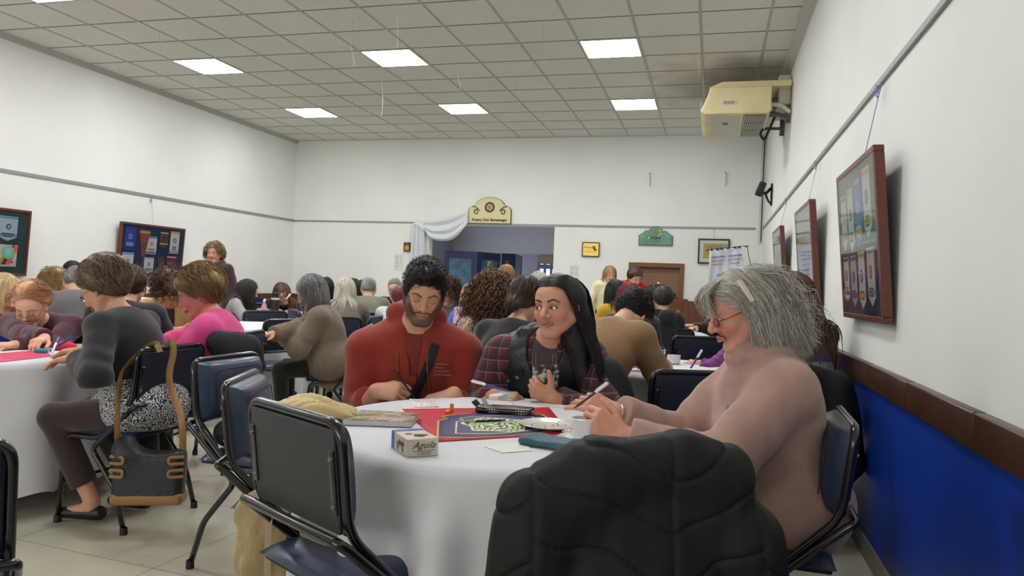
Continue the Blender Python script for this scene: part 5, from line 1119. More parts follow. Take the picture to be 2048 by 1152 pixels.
def H_(style, rgb, rgb2=None, **k):
    b = dict(style=style, rgb=rgb, rgb2=rgb2 or rgb)
    if style == 'short': b.update(t=.012, line=(.072, .066, 1.2), groove='curl', gf=16, ga=.003, n=900, len=.032, rad=.0026, flow='back', pull=.5, steps=5, grav=.1, stiff=.9, nb=1, clear=.0, tang=1.0, jit=.35)
    if style == 'set': b.update(t=.030, line=(.078, .060, 1.15), groove='curl', gf=13, ga=.006, n=1700, len=.070, rad=.0021, flow='back', pull=.6, steps=7, grav=.2, stiff=.85, nb=1, clear=.0, curl=.002, curln=1.0, tang=1.0, jit=.16, lift=.0, omax=.007, vol=[((0, -.06, .06), (.085, .07, .075))])
    if style == 'bob': b.update(cut=False, face=[((0, .135, -.034), (.080, .105, .102))], t=.020, line=(.072, .060, 1.1), groove='az', ga=.004, n=900, len=.22, rad=.0036, flow='down', steps=9, grav=.8, stiff=.8, zmin=-.0, nb=14, vol=[((0, -.045, -.01), (.088, .075, .10))])
    if style == 'long': b.update(cut=False, face=[((0, .135, -.034), (.080, .105, .102))], t=.016, line=(.070, .066, 1.1), groove='az', ga=.004, n=900, len=.45, rad=.0042, flow='down', steps=14, grav=.9, stiff=.8, zmin=-.0, nb=14, clear=.03, caps=[((0, -.055, .02), (0, -.085, -.16), .088, .075)])
    if style == 'curly': b.update(clear=.01, omax=.016, lift=.4, t=.030, line=(.068, .060, 1.0), groove='curl', gf=11, ga=.012, n=800, len=.24, rad=.0045, flow='down', steps=14, grav=.35, stiff=.9, zmin=-.05, curl=.012, curln=5, tang=.1, jit=.5, nb=14, vol=[((0, -.045, .0), (.105, .085, .11))])
    b.update(k); return b
def T_(name, m, **k):
    b = dict(name=name, m=m, t=.010, style='crew', fold=.005); b.update(k); return b
# --- left table
M_card = M_fl('black_cardigan', (28, 28, 30)); M_pais = mat('paisley', (200, 200, 205), .8)
def paisley():
    nt = M_pais.node_tree; b = nt.nodes['Principled BSDF']; t = nd(nt, 'ShaderNodeTexCoord'); v = nd(nt, 'ShaderNodeTexVoronoi'); v.inputs['Scale'].default_value = 19; nt.links.new(t.outputs['Object'], v.inputs[0])
    n = nd(nt, 'ShaderNodeTexNoise'); n.inputs['Scale'].default_value = 45; nt.links.new(t.outputs['Object'], n.inputs[0]); a = nd(nt, 'ShaderNodeMath', operation='MULTIPLY_ADD'); a.inputs[1].default_value = 36; nt.links.new(v.outputs['Distance'], a.inputs[0]); m2 = nd(nt, 'ShaderNodeMath', operation='MULTIPLY'); m2.inputs[1].default_value = 26; nt.links.new(n.outputs[0], m2.inputs[0]); nt.links.new(m2.outputs[0], a.inputs[2])
    s = nd(nt, 'ShaderNodeMath', operation='SINE'); nt.links.new(a.outputs[0], s.inputs[0]); r = nd(nt, 'ShaderNodeValToRGB'); e = r.color_ramp.elements; e[0].position = .12; e[0].color = (.02, .022, .035, 1); e[1].position = .3; e[1].color = (.62, .62, .64, 1); nt.links.new(s.outputs[0], r.inputs[0]); nt.links.new(r.outputs[0], b.inputs['Base Color'])
paisley()
left_hand = G(118, 712, .79); black = bg('woman in a black cardigan writing at the left table, brown tousled hair', 208, 578, 3.72, 97, H_('set', (84, 68, 54), (148, 126, 100), seed=2, t=.034), T_('cardigan', M_card, hem=.0, t=.014, cutz=(.70, -.15), h=.0065), skin=(206, 152, 124), hp=.55, hy=.0, w=1.12,
    s=1.04, lean=.36, h=.007, wr=(G(165, 700, .80), G(155, 716, .80)), hands=((npa(-.9, -.3, -.1), npa(.2, 0, 1), ((.4, .5, .3), (.7, .9, .5), (.9, 1.1, .6), (1, 1.2, .7)), None), (npa(-1, -.1, -.12), npa(0, 0, 1), ((.2, .3, .2), (.25, .3, .2), (.3, .3, .2), (.3, .3, .2)), None)),
    bottom=dict(m=M_fl('brown_trousers', (54, 40, 36)), len=.80, ank=.058, shoe=M_shoe, flat=True, w=1.05), legs={1: ((.12, .38, .50), (.12, .12, .10)), -1: ((-.12, .42, .50), (-.10, .22, .10))}, foot={1: (.1, 1, 0), -1: (-.05, 1, 0)}, glasses=dict(rgb=(40, 36, 40)))
pf = SDF(); torso_prims(pf, black, .010, .03, False, .02); pf.cap(black['hip']+npa(0, .05, 0), black['hip']+npa(0, .22, -.03), .13, .10, .05); pf.plane(black['tor'](.55), black['u'], .01); pf.plane(npa(0, 0, .46), npa(0, 0, -1), .01); sdf_obj('paisley_blouse', pf, .008, M_pais, black['root'])
old = bg('old woman in a plum jacket and glasses writing at the left table', 62, 612, 4.5, -12, H_('set', (178, 122, 84), (206, 160, 120), t=.018, line=(.055, .078, 1.0), vol=[((0, -.05, .05), (.09, .075, .075))]), T_('plum_jacket', M_fl('plum_fleece', (78, 36, 52)), t=.016, style='jacket', open=(.05, .45)), skin=(222, 168, 138), hp=.55, hero=True, eyes=.04, fh=.003, w=1.05, mouth=-.002, blush=.6,
    wr=(G(120, 688, .80)*.0+C(90, 676, 4.25), C(30, 690, 4.2)), hands=((C(60, 692, 4.1)-C(92, 680, 4.25), npa(0, -.2, 1), ((.5, .6, .3), (.6, .7, .4), (.7, .8, .4), (.8, .8, .5)), None), None), glasses=dict(rgb=(110, 60, 60), dz=-.012, dy=.008))
yf = SDF(); torso_prims(yf, old, .004, 0, False); yf.plane(old['tor'](.45), -old['u'], .01) if 0 else None; sdf_obj('yellow_shirt', yf, .01, M_fl('mustard_knit', (206, 160, 40)), old['root'])
bg('blonde woman in red at the left edge of the photo', 8, 590, 5.3, -75, H_('bob', (196, 164, 112), (226, 204, 160), len=.16), T_('red_top', M_fl('red_knit', (186, 30, 44))), hp=.5)
bg('curly blonde woman looking down behind the grey coat', 108, 566, 8.2, 75, H_('curly', (176, 144, 98), (206, 176, 130), len=.10, n=600), T_('beige_top', M_fl('beige_knit', (190, 172, 146))), hp=.6, nohands=True)
bg('person in a grey wool coat bent forward, grey hair', 152, 566, 6.4, 150, H_('short', (120, 118, 116), (150, 148, 144)), T_('grey_coat', M_fl('grey_wool', (96, 90, 94)), t=.022, flare=.03), hp=.6, w=1.15, s=1.08, fem=False, nohands=True, lean=.62)
bg('dark haired person far left, only the crown of the head showing', 146, 546, 8.6, 180, H_('short', (34, 28, 30)), T_('dark_top', M_fl('charcoal_knit', (48, 48, 52))), hp=.2, nohands=True)
bg('brown haired person in black just behind the black cardigan', 262, 574, 4.9, 165, H_('short', (52, 36, 28), (78, 54, 40), t=.02), T_('black_jumper', M_fl('black_knit2', (30, 29, 32)), t=.014), hp=.25, nohands=True, s=1.0)
bg('person in a cream padded jacket bent below the pennant board', 270, 586, 7.2, 165, H_('short', (60, 44, 36)), T_('cream_jacket', M_fl('cream_nylon', (226, 218, 192), rough=.6), t=.026), hp=.9, lean=.75, w=1.1, nohands=True)
tan = bg('person in a tan coat with curly brown hair, face bowed over the cards', 340, 582, 5.7, -20, H_('curly', (74, 52, 40), (104, 74, 56), len=.07, n=320, t=.026, grav=.1, vol=[((0, -.04, .05), (.095, .085, .08))]), T_('tan_coat', M_fl('tan_wool', (200, 158, 112)), t=.022, style='jacket', open=(.045, .5)), skin=(212, 150, 124), hp=1.0, lean=.5, h=.009)
tf = SDF(); torso_prims(tf, tan, .006, 0, False); sdf_obj('patterned_shirt', tf, .012, mat('dark_print', (58, 50, 52), .8, var=.5, vscale=40), tan['root'])
pink = bg('woman in a pink sweater in profile at the left table, auburn set hair', 398, 588, 4.15, 82, H_('set', (112, 82, 50), (158, 124, 82), seed=5, t=.036, ga=.007, line=(.080, .052, 1.2), vol=[((0, -.07, .055), (.095, .080, .088))]), T_('pink_sweater', M_fl('pink_knit', (222, 72, 142)), t=.014, neckcut=.012, h=.007), skin=(214, 142, 124), hp=.42, hy=.05, hero=True, eyes=.04, fh=.0026, w=1.15, s=1.06, lean=.22, mouth=-.002, wr=(G(250, 705, .8), G(262, 700, .8)), nohands=True)
bg('standing woman in a maroon zip hoodie against the left wall', 428, 508, 9.4, 14, H_('curly', (124, 96, 66), (176, 146, 104), len=.09, n=600, t=.022, vol=[((0, -.03, .03), (.092, .08, .09))], curl=.006), T_('maroon_hoodie', M_fl('maroon_fleece', (62, 36, 46)), t=.018, style='hood'), stand=True, hp=.05, hy=.25, eyeballs=False, skin=(206, 152, 124), lean=.05)
# --- table in the rear left corner
bg('girl with long straight black hair and a grey top, facing right', 497, 583, 8.9, -112, H_('long', (26, 22, 22), (44, 38, 36), n=600, seed=3), T_('grey_top', M_fl('light_grey_jersey', (172, 170, 168))), hp=.3, nohands=True)
bg('girl with long brown fringe and glasses leaning over the cards', 566, 588, 9.3, -22, H_('long', (72, 46, 32), (112, 78, 50), n=600, seed=4, face=[((0, .130, -.045), (.070, .095, .090))]), T_('black_top', M_fl('black_jersey', (30, 30, 34))), hp=.35, hr=.35, glasses=dict(rgb=(60, 50, 50)), skin=(216, 164, 140))
fleece = bg('woman with a grey bob and glasses in a brown fleece coat, in profile', 621, 588, 5.9, 84, H_('bob', (84, 84, 86), (150, 150, 150), t=.022, len=.24, n=620, seed=6, vol=[((0, -.055, -.01), (.095, .080, .11))], ga=.003, face=[((0, .130, -.040), (.115, .105, .108))], bias=(0, -1.1, 0), ymax=.02), T_('brown_fleece_coat', M_fl('brown_fleece', (112, 98, 82)), t=.026, flare=.05, hem=.06, style='turtle'), skin=(206, 146, 122), hp=.42, w=1.1, s=1.0, lean=.30, h=.009, hero=True, eyes=.04, fh=.0035, glasses=dict(rgb=(150, 150, 155)), wr=(G(545, 668, .79), G(560, 664, .79)), chair='navy chair the woman in the brown fleece coat sits on')
bg('girl with black fringe and white top, far left corner', 650, 575, 10.3, 12, H_('long', (24, 22, 24), n=600, len=.34, face=[((0, .130, -.050), (.068, .095, .088))]), T_('white_top', M_fl('white_jersey', (206, 208, 212))), hp=.12, skin=(222, 170, 150), nohands=True)
bg('woman with long white blond hair seen from behind', 691, 586, 7.7, 172, H_('long', (184, 178, 160), (222, 218, 204), n=520, len=.30, seed=7, t=.024), T_('taupe_bouclé' if 0 else 'taupe_cardigan', M_fl('taupe_boucle', (112, 102, 94), bscale=120, bump=.9), t=.016), hp=.3, nohands=True, chair='navy chair the woman with long white blond hair sits on')
bg('dark haired person beyond the white haired woman', 706, 580, 9.9, 160, H_('bob', (36, 30, 30), (60, 52, 48), len=.12), T_('black_top', M_fl('black_jersey', (30, 30, 34))), hp=.35, nohands=True)
bg('grey haired man in an olive jumper seen from behind', 737, 577, 8.9, 172, H_('short', (132, 130, 126), (164, 162, 158), t=.010, n=600, len=.025), T_('olive_jumper', M_fl('olive_knit', (112, 112, 92)), t=.016), fem=False, s=1.08, w=1.1, hp=.12, nohands=True, chair='navy chair the grey haired man in olive sits on')
bg('dark haired girl half hidden beside the grey haired man', 724, 579, 10.9, 170, H_('long', (40, 30, 30), n=150, len=.25), T_('black_top', M_fl('black_jersey', (30, 30, 34))), hp=.2, nohands=True)
bg('older man facing the camera left of the man in red', 789, 578, 9.4, 5, H_('short', (120, 116, 110), t=.008, n=180, len=.02), T_('black_white_top', M_fl('black_jersey', (30, 30, 34))), fem=False, hp=.3, nohands=True)
bg('person with a maroon hood seen from behind beside the man in red', 800, 598, 7.9, 175, H_('short', (104, 40, 52), (120, 48, 60), t=.02, n=0), T_('white_shirt', M_fl('white_jersey', (206, 208, 212))), hp=.3, nohands=True)
bg('woman with dark curls and glasses in a grey jumper, behind the man in red', 893, 584, 7.3, 28, H_('curly', (60, 44, 34), (96, 72, 54), n=420, len=.22, seed=9), T_('grey_jumper', M_fl('grey_marl', (112, 116, 122)), t=.012), hp=.3, hy=.25, glasses=dict(rgb=(70, 50, 50)), skin=(212, 156, 138), nohands=True)
bg('blonde woman in a royal blue jacket wiping her nose', 946, 602, 6.1, 15, H_('bob', (176, 146, 92), (208, 180, 128), len=.15, n=600, face=[((0, .130, -.050), (.070, .095, .090))]), T_('blue_jacket', M_fl('royal_blue_nylon', (34, 76, 176), rough=.6), t=.014), hp=.6, skin=(206, 140, 124), nohands=True)
bg('woman with big curly brown hair in a pale pink top, seen from behind', 985, 603, 4.9, 170, H_('curly', (84, 58, 40), (132, 98, 68), n=900, len=.30, seed=11, t=.045, curl=.013, rad=.0045, vol=[((0, -.06, -.03), (.14, .10, .15))]), T_('pale_pink_top', M_fl('pale_pink', (206, 176, 164)), t=.010), hp=.45, hr=-.1, nohands=True, w=1.0, chair='navy chair the woman with big brown curls sits on')
bg('woman with a braided dark brown bun hairstyle in black, leaning right', 1052, 606, 4.15, -150, H_('set', (52, 38, 32), (84, 62, 50), t=.016, n=420, len=.10, vol=[((0, -.10, -.02), (.035, .035, .05)), ((0, -.115, -.07), (.026, .026, .05))], seed=12), T_('black_sweater', M_fl('black_knit3', (24, 24, 26)), t=.012, neckcut=.01), hp=.5, hero=True, eyes=.04, fh=.003, nohands=True, lean=.5, hy=-.1, chair='navy chair the woman in black with the braided bun sits on')
bg('ginger haired person leaning in the opening, cream and black top', 1012, 556, 9.6, 160, H_('set', (168, 124, 74), (196, 152, 98), n=600), T_('cream_top', M_fl('cream_knit', (214, 186, 150))), hp=.8, lean=.7, stand=False, nohands=True, s=1.1)
bg('grey haired person behind the curly brown hair', 1045, 583, 7.4, 150, H_('bob', (130, 130, 130), (164, 164, 162), len=.12, n=600), T_('dark_top', M_fl('charcoal_knit', (48, 48, 52))), hp=.3, nohands=True)
bg('white haired person behind the young woman with straight black hair', 1076, 571, 7.9, 170, H_('bob', (176, 176, 166), (206, 206, 198), len=.12, n=600), T_('dark_top', M_fl('charcoal_knit', (48, 48, 52))), hp=.2, nohands=True)
st1 = bg('standing woman in a cream jacket and green scarf, hand on hip', 1220, 552, 10.9, -8, H_('bob', (142, 112, 72), (176, 146, 104), len=.13, n=220, face=[((0, .130, -.040), (.070, .095, .095))]), T_('cream_jacket', M_fl('cream_wool', (226, 220, 180)), t=.014), stand=True, hp=.10, lean=.22, skin=(206, 156, 130), pole=((.6, -.3, -.8), (-1, -.2, -.1)), wr=(None, C(1192, 618, 11.1)))
sf_ = SDF(); sf_.cap(st1['nb']+npa(.05, .03, .0), st1['nb']+npa(.02, .13, -.14), .035, .03); sf_.cap(st1['nb']+npa(-.05, .03, .0), st1['nb']+npa(.0, .13, -.14), .035, .03); sf_.cap(st1['nb']+npa(-.05, -.03, .01), st1['nb']+npa(.05, -.03, .01), .04, .04); sdf_obj('green_scarf', sf_, .01, M_fl('green_silk', (26, 104, 84), rough=.5), st1['root'])
st2 = bg('standing woman in a red cardigan and pink scarf before the hatch', 1270, 557, 10.6, -22, H_('set', (64, 36, 32), (92, 52, 44), n=280, t=.026), T_('red_cardigan', M_fl('red_wool', (178, 26, 44)), t=.014), stand=True, hp=.40, lean=.16, skin=(206, 150, 130))
sf_ = SDF()
for q in (-1, 1): sf_.cap(st2['nb']+npa(q*.05, .02, .0), st2['nb']+npa(q*.035, .12, -.08), .028, .026); sf_.cap(st2['nb']+npa(q*.035, .12, -.08), st2['nb']+npa(q*.03, .15, -.36), .028, .03)
sdf_obj('pink_scarf', sf_, .01, mat('pink_print', (214, 130, 150), .7, var=.3, vscale=30), st2['root'])
bg('woman with long black wavy hair in a mustard top, leaning left', 1232, 588, 7.8, 165, H_('long', (20, 20, 24), (40, 38, 42), n=380, len=.38, bias=(-1.2, 0, 0), seed=14), T_('mustard_top', M_fl('mustard_knit', (198, 156, 62))), hp=.6, hr=-.3, lean=.45, nohands=True)
bg('dark red haired person just behind the man in the tan sweater', 1256, 602, 6.3, 172, H_('bob', (104, 38, 34), (130, 52, 44), len=.05, n=600), T_('dark_top', M_fl('charcoal_knit', (48, 48, 52))), hp=.3, nohands=True)
bg('man in a tan sweater bent low over his table, dark hair', 1264, 634, 4.15, -138, H_('short', (22, 19, 19), (40, 35, 34), t=.026, n=1500, len=.035, rad=.002, seed=15), T_('tan_sweater', M_fl('tan_knit', (146, 112, 78), bscale=200), t=.022, neckcut=.004), fem=False, w=1.02, s=1.02, hp=1.25, hr=-.1, lean=.66, neck=.95, nohands=True, fh=.003, h=.008, shw=.168)
bg('boy in a black hoodie seen from behind, dark crop', 1325, 601, 7.3, 172, H_('short', (34, 30, 30), (56, 48, 44), t=.016, n=420, len=.03), T_('black_hoodie', M_fl('black_fleece', (30, 33, 36)), t=.014, style='hood', hoodr=.7), fem=False, s=.88, hp=.15, nohands=True)
put_chair(-.42, 7.55, *cd(178), 'navy chair the boy in the black hoodie sits on')
bg('black haired person in profile beside the boy', 1306, 597, 8.3, 100, H_('bob', (26, 24, 28), len=.08, n=220), T_('dark_top', M_fl('charcoal_knit', (48, 48, 52))), hp=.3, nohands=True)
bg('person in purple hidden behind the grey hair, hands holding a blue pen', 1468, 624, 4.95, 100, H_('short', (60, 44, 36)), T_('purple_sweater', M_fl('purple_knit', (118, 26, 120)), t=.012), hp=.5, wr=(C(1408, 742, 4.7), C(1402, 728, 4.9)), hands=((C(1380, 742, 4.6)-C(1408, 742, 4.7), npa(0, -.3, 1), ((.7, .9, .5),)*4, None), (C(1380, 722, 4.8)-C(1405, 728, 4.9), npa(0, -.5, 1), ((.7, .9, .5),)*4, None)))
bg('person in black at the far right table, mostly hidden by the grey hair', 1452, 596, 7.9, 92, H_('short', (50, 40, 36)), T_('black_top', M_fl('black_jersey', (30, 30, 34))), hp=.4, wr=(C(1392, 656, 7.7), C(1388, 652, 7.9)))
M_strp = mat('striped_knit', (30, 36, 52), .9, attr=True, bump=.4, bscale=300)
def strip_col(V, P):
    z = V[:, 2]; c = np.tile(lin((30, 36, 50)), (len(V), 1)); c[z < .98] = lin((40, 44, 78)); c[z < .93] = lin((52, 88, 158)); c[z < .875] = lin((150, 156, 166)); c[z < .82] = lin((34, 40, 56)); return c
bg('woman with very long brown hair in a navy striped jumper by the right wall', 1583, 598, 4.2, 158, H_('long', (66, 46, 34), (120, 90, 62), n=1100, len=.52, rad=.004, seed=17, bias=(.9, -.3, 0), t=.018), T_('striped_jumper', M_strp, t=.014, colfn=strip_col), hp=.35, hr=-.1, nohands=True, w=1.05, s=1.02)
chW = put_chair(.33, 4.05, *cd(170), 'chair by the right wall with a dark coat over its back')
# ---------------------------------------------------------------- the three people at the front table
M_jean = knit('dark_denim', (34, 40, 58), rough=.85); M_blacktr = knit('black_trousers', (26, 26, 28)); M_shoe = mat('black_shoe', (20, 20, 22), .4)
M_hood = knit('rust_red_fleece', (140, 44, 32), var=.12, vscale=14); IL = -CR; TC = -CF
man = person(dict(label='man in a rust red zip hoodie writing at the front table, dark beard', px=849, py=585, d=3.12, sx=-.03, hds=1.02, face=cd(-8), hy=-.02, hp=.42, hr=-.10, s=1.12, w=1.15, shw=.185, shd=.068, fem=False, hero=True, eyes=.04,
    skin=(200, 150, 122), beard=(40, 30, 26), brow=(38, 26, 22), browt=.0042, browtilt=.1, scalp=(52, 42, 38), nose=1.08, jaw=1.25, fat=.006, blush=.3, lash=(48, 34, 30), aw=1.12,
    wr=(C(752, 782, 3.06), C(908, 788, 3.08)), pole=((.12, -.25, -1), (-.12, -.25, -1)),
    hands=((-IL*.95+CU*.05+TC*.35, TC*.75+CU*.55, ((.9, 1.2, .7), (1.05, 1.3, .7), (1.15, 1.35, .8), (1.2, 1.35, .8)), ((.55, .75, -.35), (.1, .9, -.45), (-.1, .9, -.4))),
           (IL*.9+TC*.35-CU*.22, CU*.9+TC*.35, ((.35, .45, .25), (.4, .5, .3), (.4, .5, .3), (.3, .45, .3)), None)),
    hair=dict(style='short', rgb=(22, 18, 18), rgb2=(40, 33, 30), t=.015, line=(.082, .052, 1.45), groove='curl', gf=30, ga=.0030, n=4200, len=.017, rad=.0012, lift=.35, omax=.003, flow='fwd', steps=4, grav=.0, stiff=.9, nb=1, clear=.0, taper=.5, jit=.6, tang=.9, vol=[((0, .035, .105), (.060, .058, .032))]),
    top=dict(name='hoodie', m=M_hood, t=.016, style='hood', cuff=(.66, .74), fold=.009, fs=17, h=.0055, open=(.040, .74)), bottom=dict(m=M_jean, shoe=M_shoe), fh=.0022))
mr, rt = man, man['root']; T0 = man['tor']
ts = SDF(); torso_prims(ts, man, .006, 0, False); ts.cap(man['nb']-man['u']*.03+man['fw']*.01, man['nb']+man['u']*.004+man['fw']*.012, .080, .070, .02, flat=True); ts.plane(man['tor'](.45), -man['u'], .01) if 0 else None; sdf_obj('tshirt', ts, .006, knit('rust_tshirt', (120, 44, 36)), rt)
def on_top(P, a, x, extra=.004, dirv=None):
    """point on the clothing surface at height fraction a and sideways x, searched along the front direction"""
    o = P['tor'](a, 0, x); dv = P['fw'] if dirv is None else dirv; t = np.linspace(.0, .35, 180); d = P['topf'](o+t[:, None]*dv); k = np.nonzero(d > 0)[0]; return o+dv*(t[k[0]] if len(k) else .15)+dv*extra
zp = MB(); zp.tube([on_top(man, a, -.012+.0*a, .001) for a in np.linspace(.80, .12, 22)], [.006]*22, 6, flat=.003); zp.build('zip', mat('zip_dark_red', (92, 30, 24), .4), rt)
for q in (-1, 1): MB().tube([on_top(man, a, q*.062+.01*math.sin(a*9), .004) for a in np.linspace(.90, .52, 16)], .0034, 6).build('drawstring', mat('cord_orange', (150, 70, 44), .8), rt)
st_pts = [on_top(man, a, x, .004) for a, x in zip(np.linspace(.96, .26, 24), np.linspace(-.085, .055, 24))]
MB().tube(st_pts, .019, 8, flat=.0022, up=tuple(man['fw'])).build('bag_strap', mat('black_webbing', (26, 26, 30), .7), rt)
wb_ = SDF(); c = on_top(man, .16, .07, .02); wb_.box(c, (.075, .03, .055), .02, man['TM']); wb_.amp = .004; wb_.post = lambda P, d: d-.003*wav(P, 50); sdf_obj('waist_bag', wb_, .005, mat('black_nylon', (22, 22, 26), .5), rt)
for k, t_ in enumerate(('Creemos x', 'siempre', 'Rotary Club', 'de Berazategui')):
    p_ = on_top(man, .83-.030*k, -.086, .003); text('chest_print', t_, .0125, p_, np.stack([npa(-1, 0, 0), man['u'], man['fw']], 1), mat('print_pale_pink', (176, 126, 120), .8), rt, align='LEFT')
# ---- young woman
M_tee = knit('grey_tee', (72, 68, 66), rough=.9); M_vest = mat('black_quilted_leather', (34, 37, 39), .36, bump=.2, bscale=60, var=.1, vscale=8)
def plaid_mat():
    m = knit('plaid_flannel', (84, 36, 44)); nt = m.node_tree; b = nt.nodes['Principled BSDF']; t = nd(nt, 'ShaderNodeTexCoord'); mp = nd(nt, 'ShaderNodeMapping'); mp.inputs['Rotation'].default_value = (0, 0, .5); nt.links.new(t.outputs['Object'], mp.inputs[0]); sx = nd(nt, 'ShaderNodeSeparateXYZ'); nt.links.new(mp.outputs[0], sx.inputs[0])
    prev = None; col = None
    def stripe(sock, fr, th, ph):
        a = nd(nt, 'ShaderNodeMath', operation='MULTIPLY_ADD'); a.inputs[1].default_value = fr*6.283; a.inputs[2].default_value = ph; nt.links.new(sock, a.inputs[0]); s = nd(nt, 'ShaderNodeMath', operation='SINE'); nt.links.new(a.outputs[0], s.inputs[0]); g_ = nd(nt, 'ShaderNodeMath', operation='GREATER_THAN'); g_.inputs[1].default_value = th; nt.links.new(s.outputs[0], g_.inputs[0]); return g_.outputs[0]
    cur = None; base = (*lin((98, 34, 46)), 1)
    for axis in (0, 2):
        for fr, th, ph, c_, f_ in ((19, .05, 0, (34, 30, 38), .62), (19, .93, 1.2, (150, 120, 116), .5), (38, .9, 0, (24, 24, 30), .5)):
            mx = nd(nt, 'ShaderNodeMix', data_type='RGBA'); ml = nd(nt, 'ShaderNodeMath', operation='MULTIPLY'); ml.inputs[1].default_value = f_; nt.links.new(stripe(sx.outputs[axis], fr, th, ph), ml.inputs[0]); nt.links.new(ml.outputs[0], mx.inputs[0])
            if cur is None: mx.inputs[6].default_value = base
            else: nt.links.new(cur, mx.inputs[6])
            mx.inputs[7].default_value = (*lin(c_), 1); cur = mx.outputs[2]
    nt.links.new(cur, b.inputs['Base Color']); return m
M_plaid = plaid_mat()
girl = person(dict(label='young woman in a plaid shirt and black vest glancing sideways, long black hair', px=1114, py=611, sx=-.045, d=3.10, face=cd(4), hy=-.50, hp=.10, hr=.06, s=1.08, w=1.06, shw=.168, shd=.045, hero=True, eyes=.80, gaze=(.62, 1, .0), iris=(46, 28, 18),
    skin=(200, 146, 120), brow=(26, 18, 16), browt=.0036, browa=.95, lash=(14, 10, 12), lip=(150, 84, 82), nose=1.12, fat=.007, jaw=1.05, mouth=-.002, blush=.4, eyeshade=.6, hs=.92, wr=(C(988, 792, 3.06), C(1106, 797, 3.0)), pole=((.5, -.5, -.8), (-.9, -.2, -.6)), aw=1.12,
    hands=((-IL*.95+TC*.3-CU*.05, TC*.45+CU*.8, ((.8, 1.2, .6), (1.1, 1.3, .7), (1.2, 1.3, .8), (1.25, 1.35, .8)), ((.55, .8, -.2), (.2, .9, -.35), (.0, .9, -.3))),
           (IL*.80+CU*.42+TC*.1, TC*.85+IL*.35-CU*.1, ((1.15, 1.45, .9), (1.2, 1.45, .9), (1.2, 1.45, .9), (1.2, 1.4, .9)), ((.75, .5, .1), (.75, .55, .05), (.7, .6, .1)))),
    hair=dict(style='long', rgb=(12, 11, 12), rgb2=(26, 24, 25), t=.009, cut=False, face=[((0, .134, -.038), (.066, .097, .086))], groove='az', gf=26, ga=.0016, n=0, rad=.0017, flat=.5, seed=3, caps=[((-.02, -.055, .02), (-.035, -.085, -.16), .084, .06), ((-.035, -.085, -.16), (-.06, -.10, -.42), .06, .03)],
        guides=[([[(sg*.0, .080-.038*k, crown(0, .076-.038*k)), (sg*.028, .080-.040*k, crown(.028, .074-.039*k, .014)), (sg*.058, .056-.036*k, crown(.058, .046-.033*k, .017)), (sg*.086, .026-.030*k, .008), (sg*xx[0], .000-.028*k, -.07), (sg*xx[1], -.030-.022*k, -.15), (sg*xx[2], -.062-.016*k, -.26), (sg*xx[3], -.085-.01*k, -.38), (sg*xx[4], -.10, -.50)] for k in np.linspace(0, 4.0, 8)], nn, .0020, dict(wave=.0015, waven=1.2)) for sg, nn, xx in ((-1, 3400, (.096, .110, .132, .150, .155)), (1, 2000, (.084, .078, .07, .065, .06)))]+[
                ([[(x, -.075, .105), (x*1.5, -.125, .05), (x*1.7, -.138, -.05), (x*1.7, -.142, -.18), (x*1.7, -.145, -.34), (x*1.7, -.145, -.48)] for x in (-.055, -.03, 0, .03, .055)], 900, .003, dict(wave=.002))]),
    top=dict(name='tshirt', m=M_tee, t=.006, style='crew', fold=.002, sleeveless=True, h=.006), bottom=dict(m=M_jean, shoe=M_shoe), fh=.0021))
do_top(girl, dict(name='plaid_shirt', m=M_plaid, t=.014, style='jacket', open=(.062, .02), fold=.006, h=.006, cuff=(.90, .90), seed=2), .006); girl['topf_shirt'] = girl['topf']
do_top(girl, dict(name='vest', m=M_vest, t=.026, style='jacket', lap=1.9, open=(.085, -.05), fold=.006, fs=30, h=.006, sleeveless=True, seed=4, shk=.62), .006)
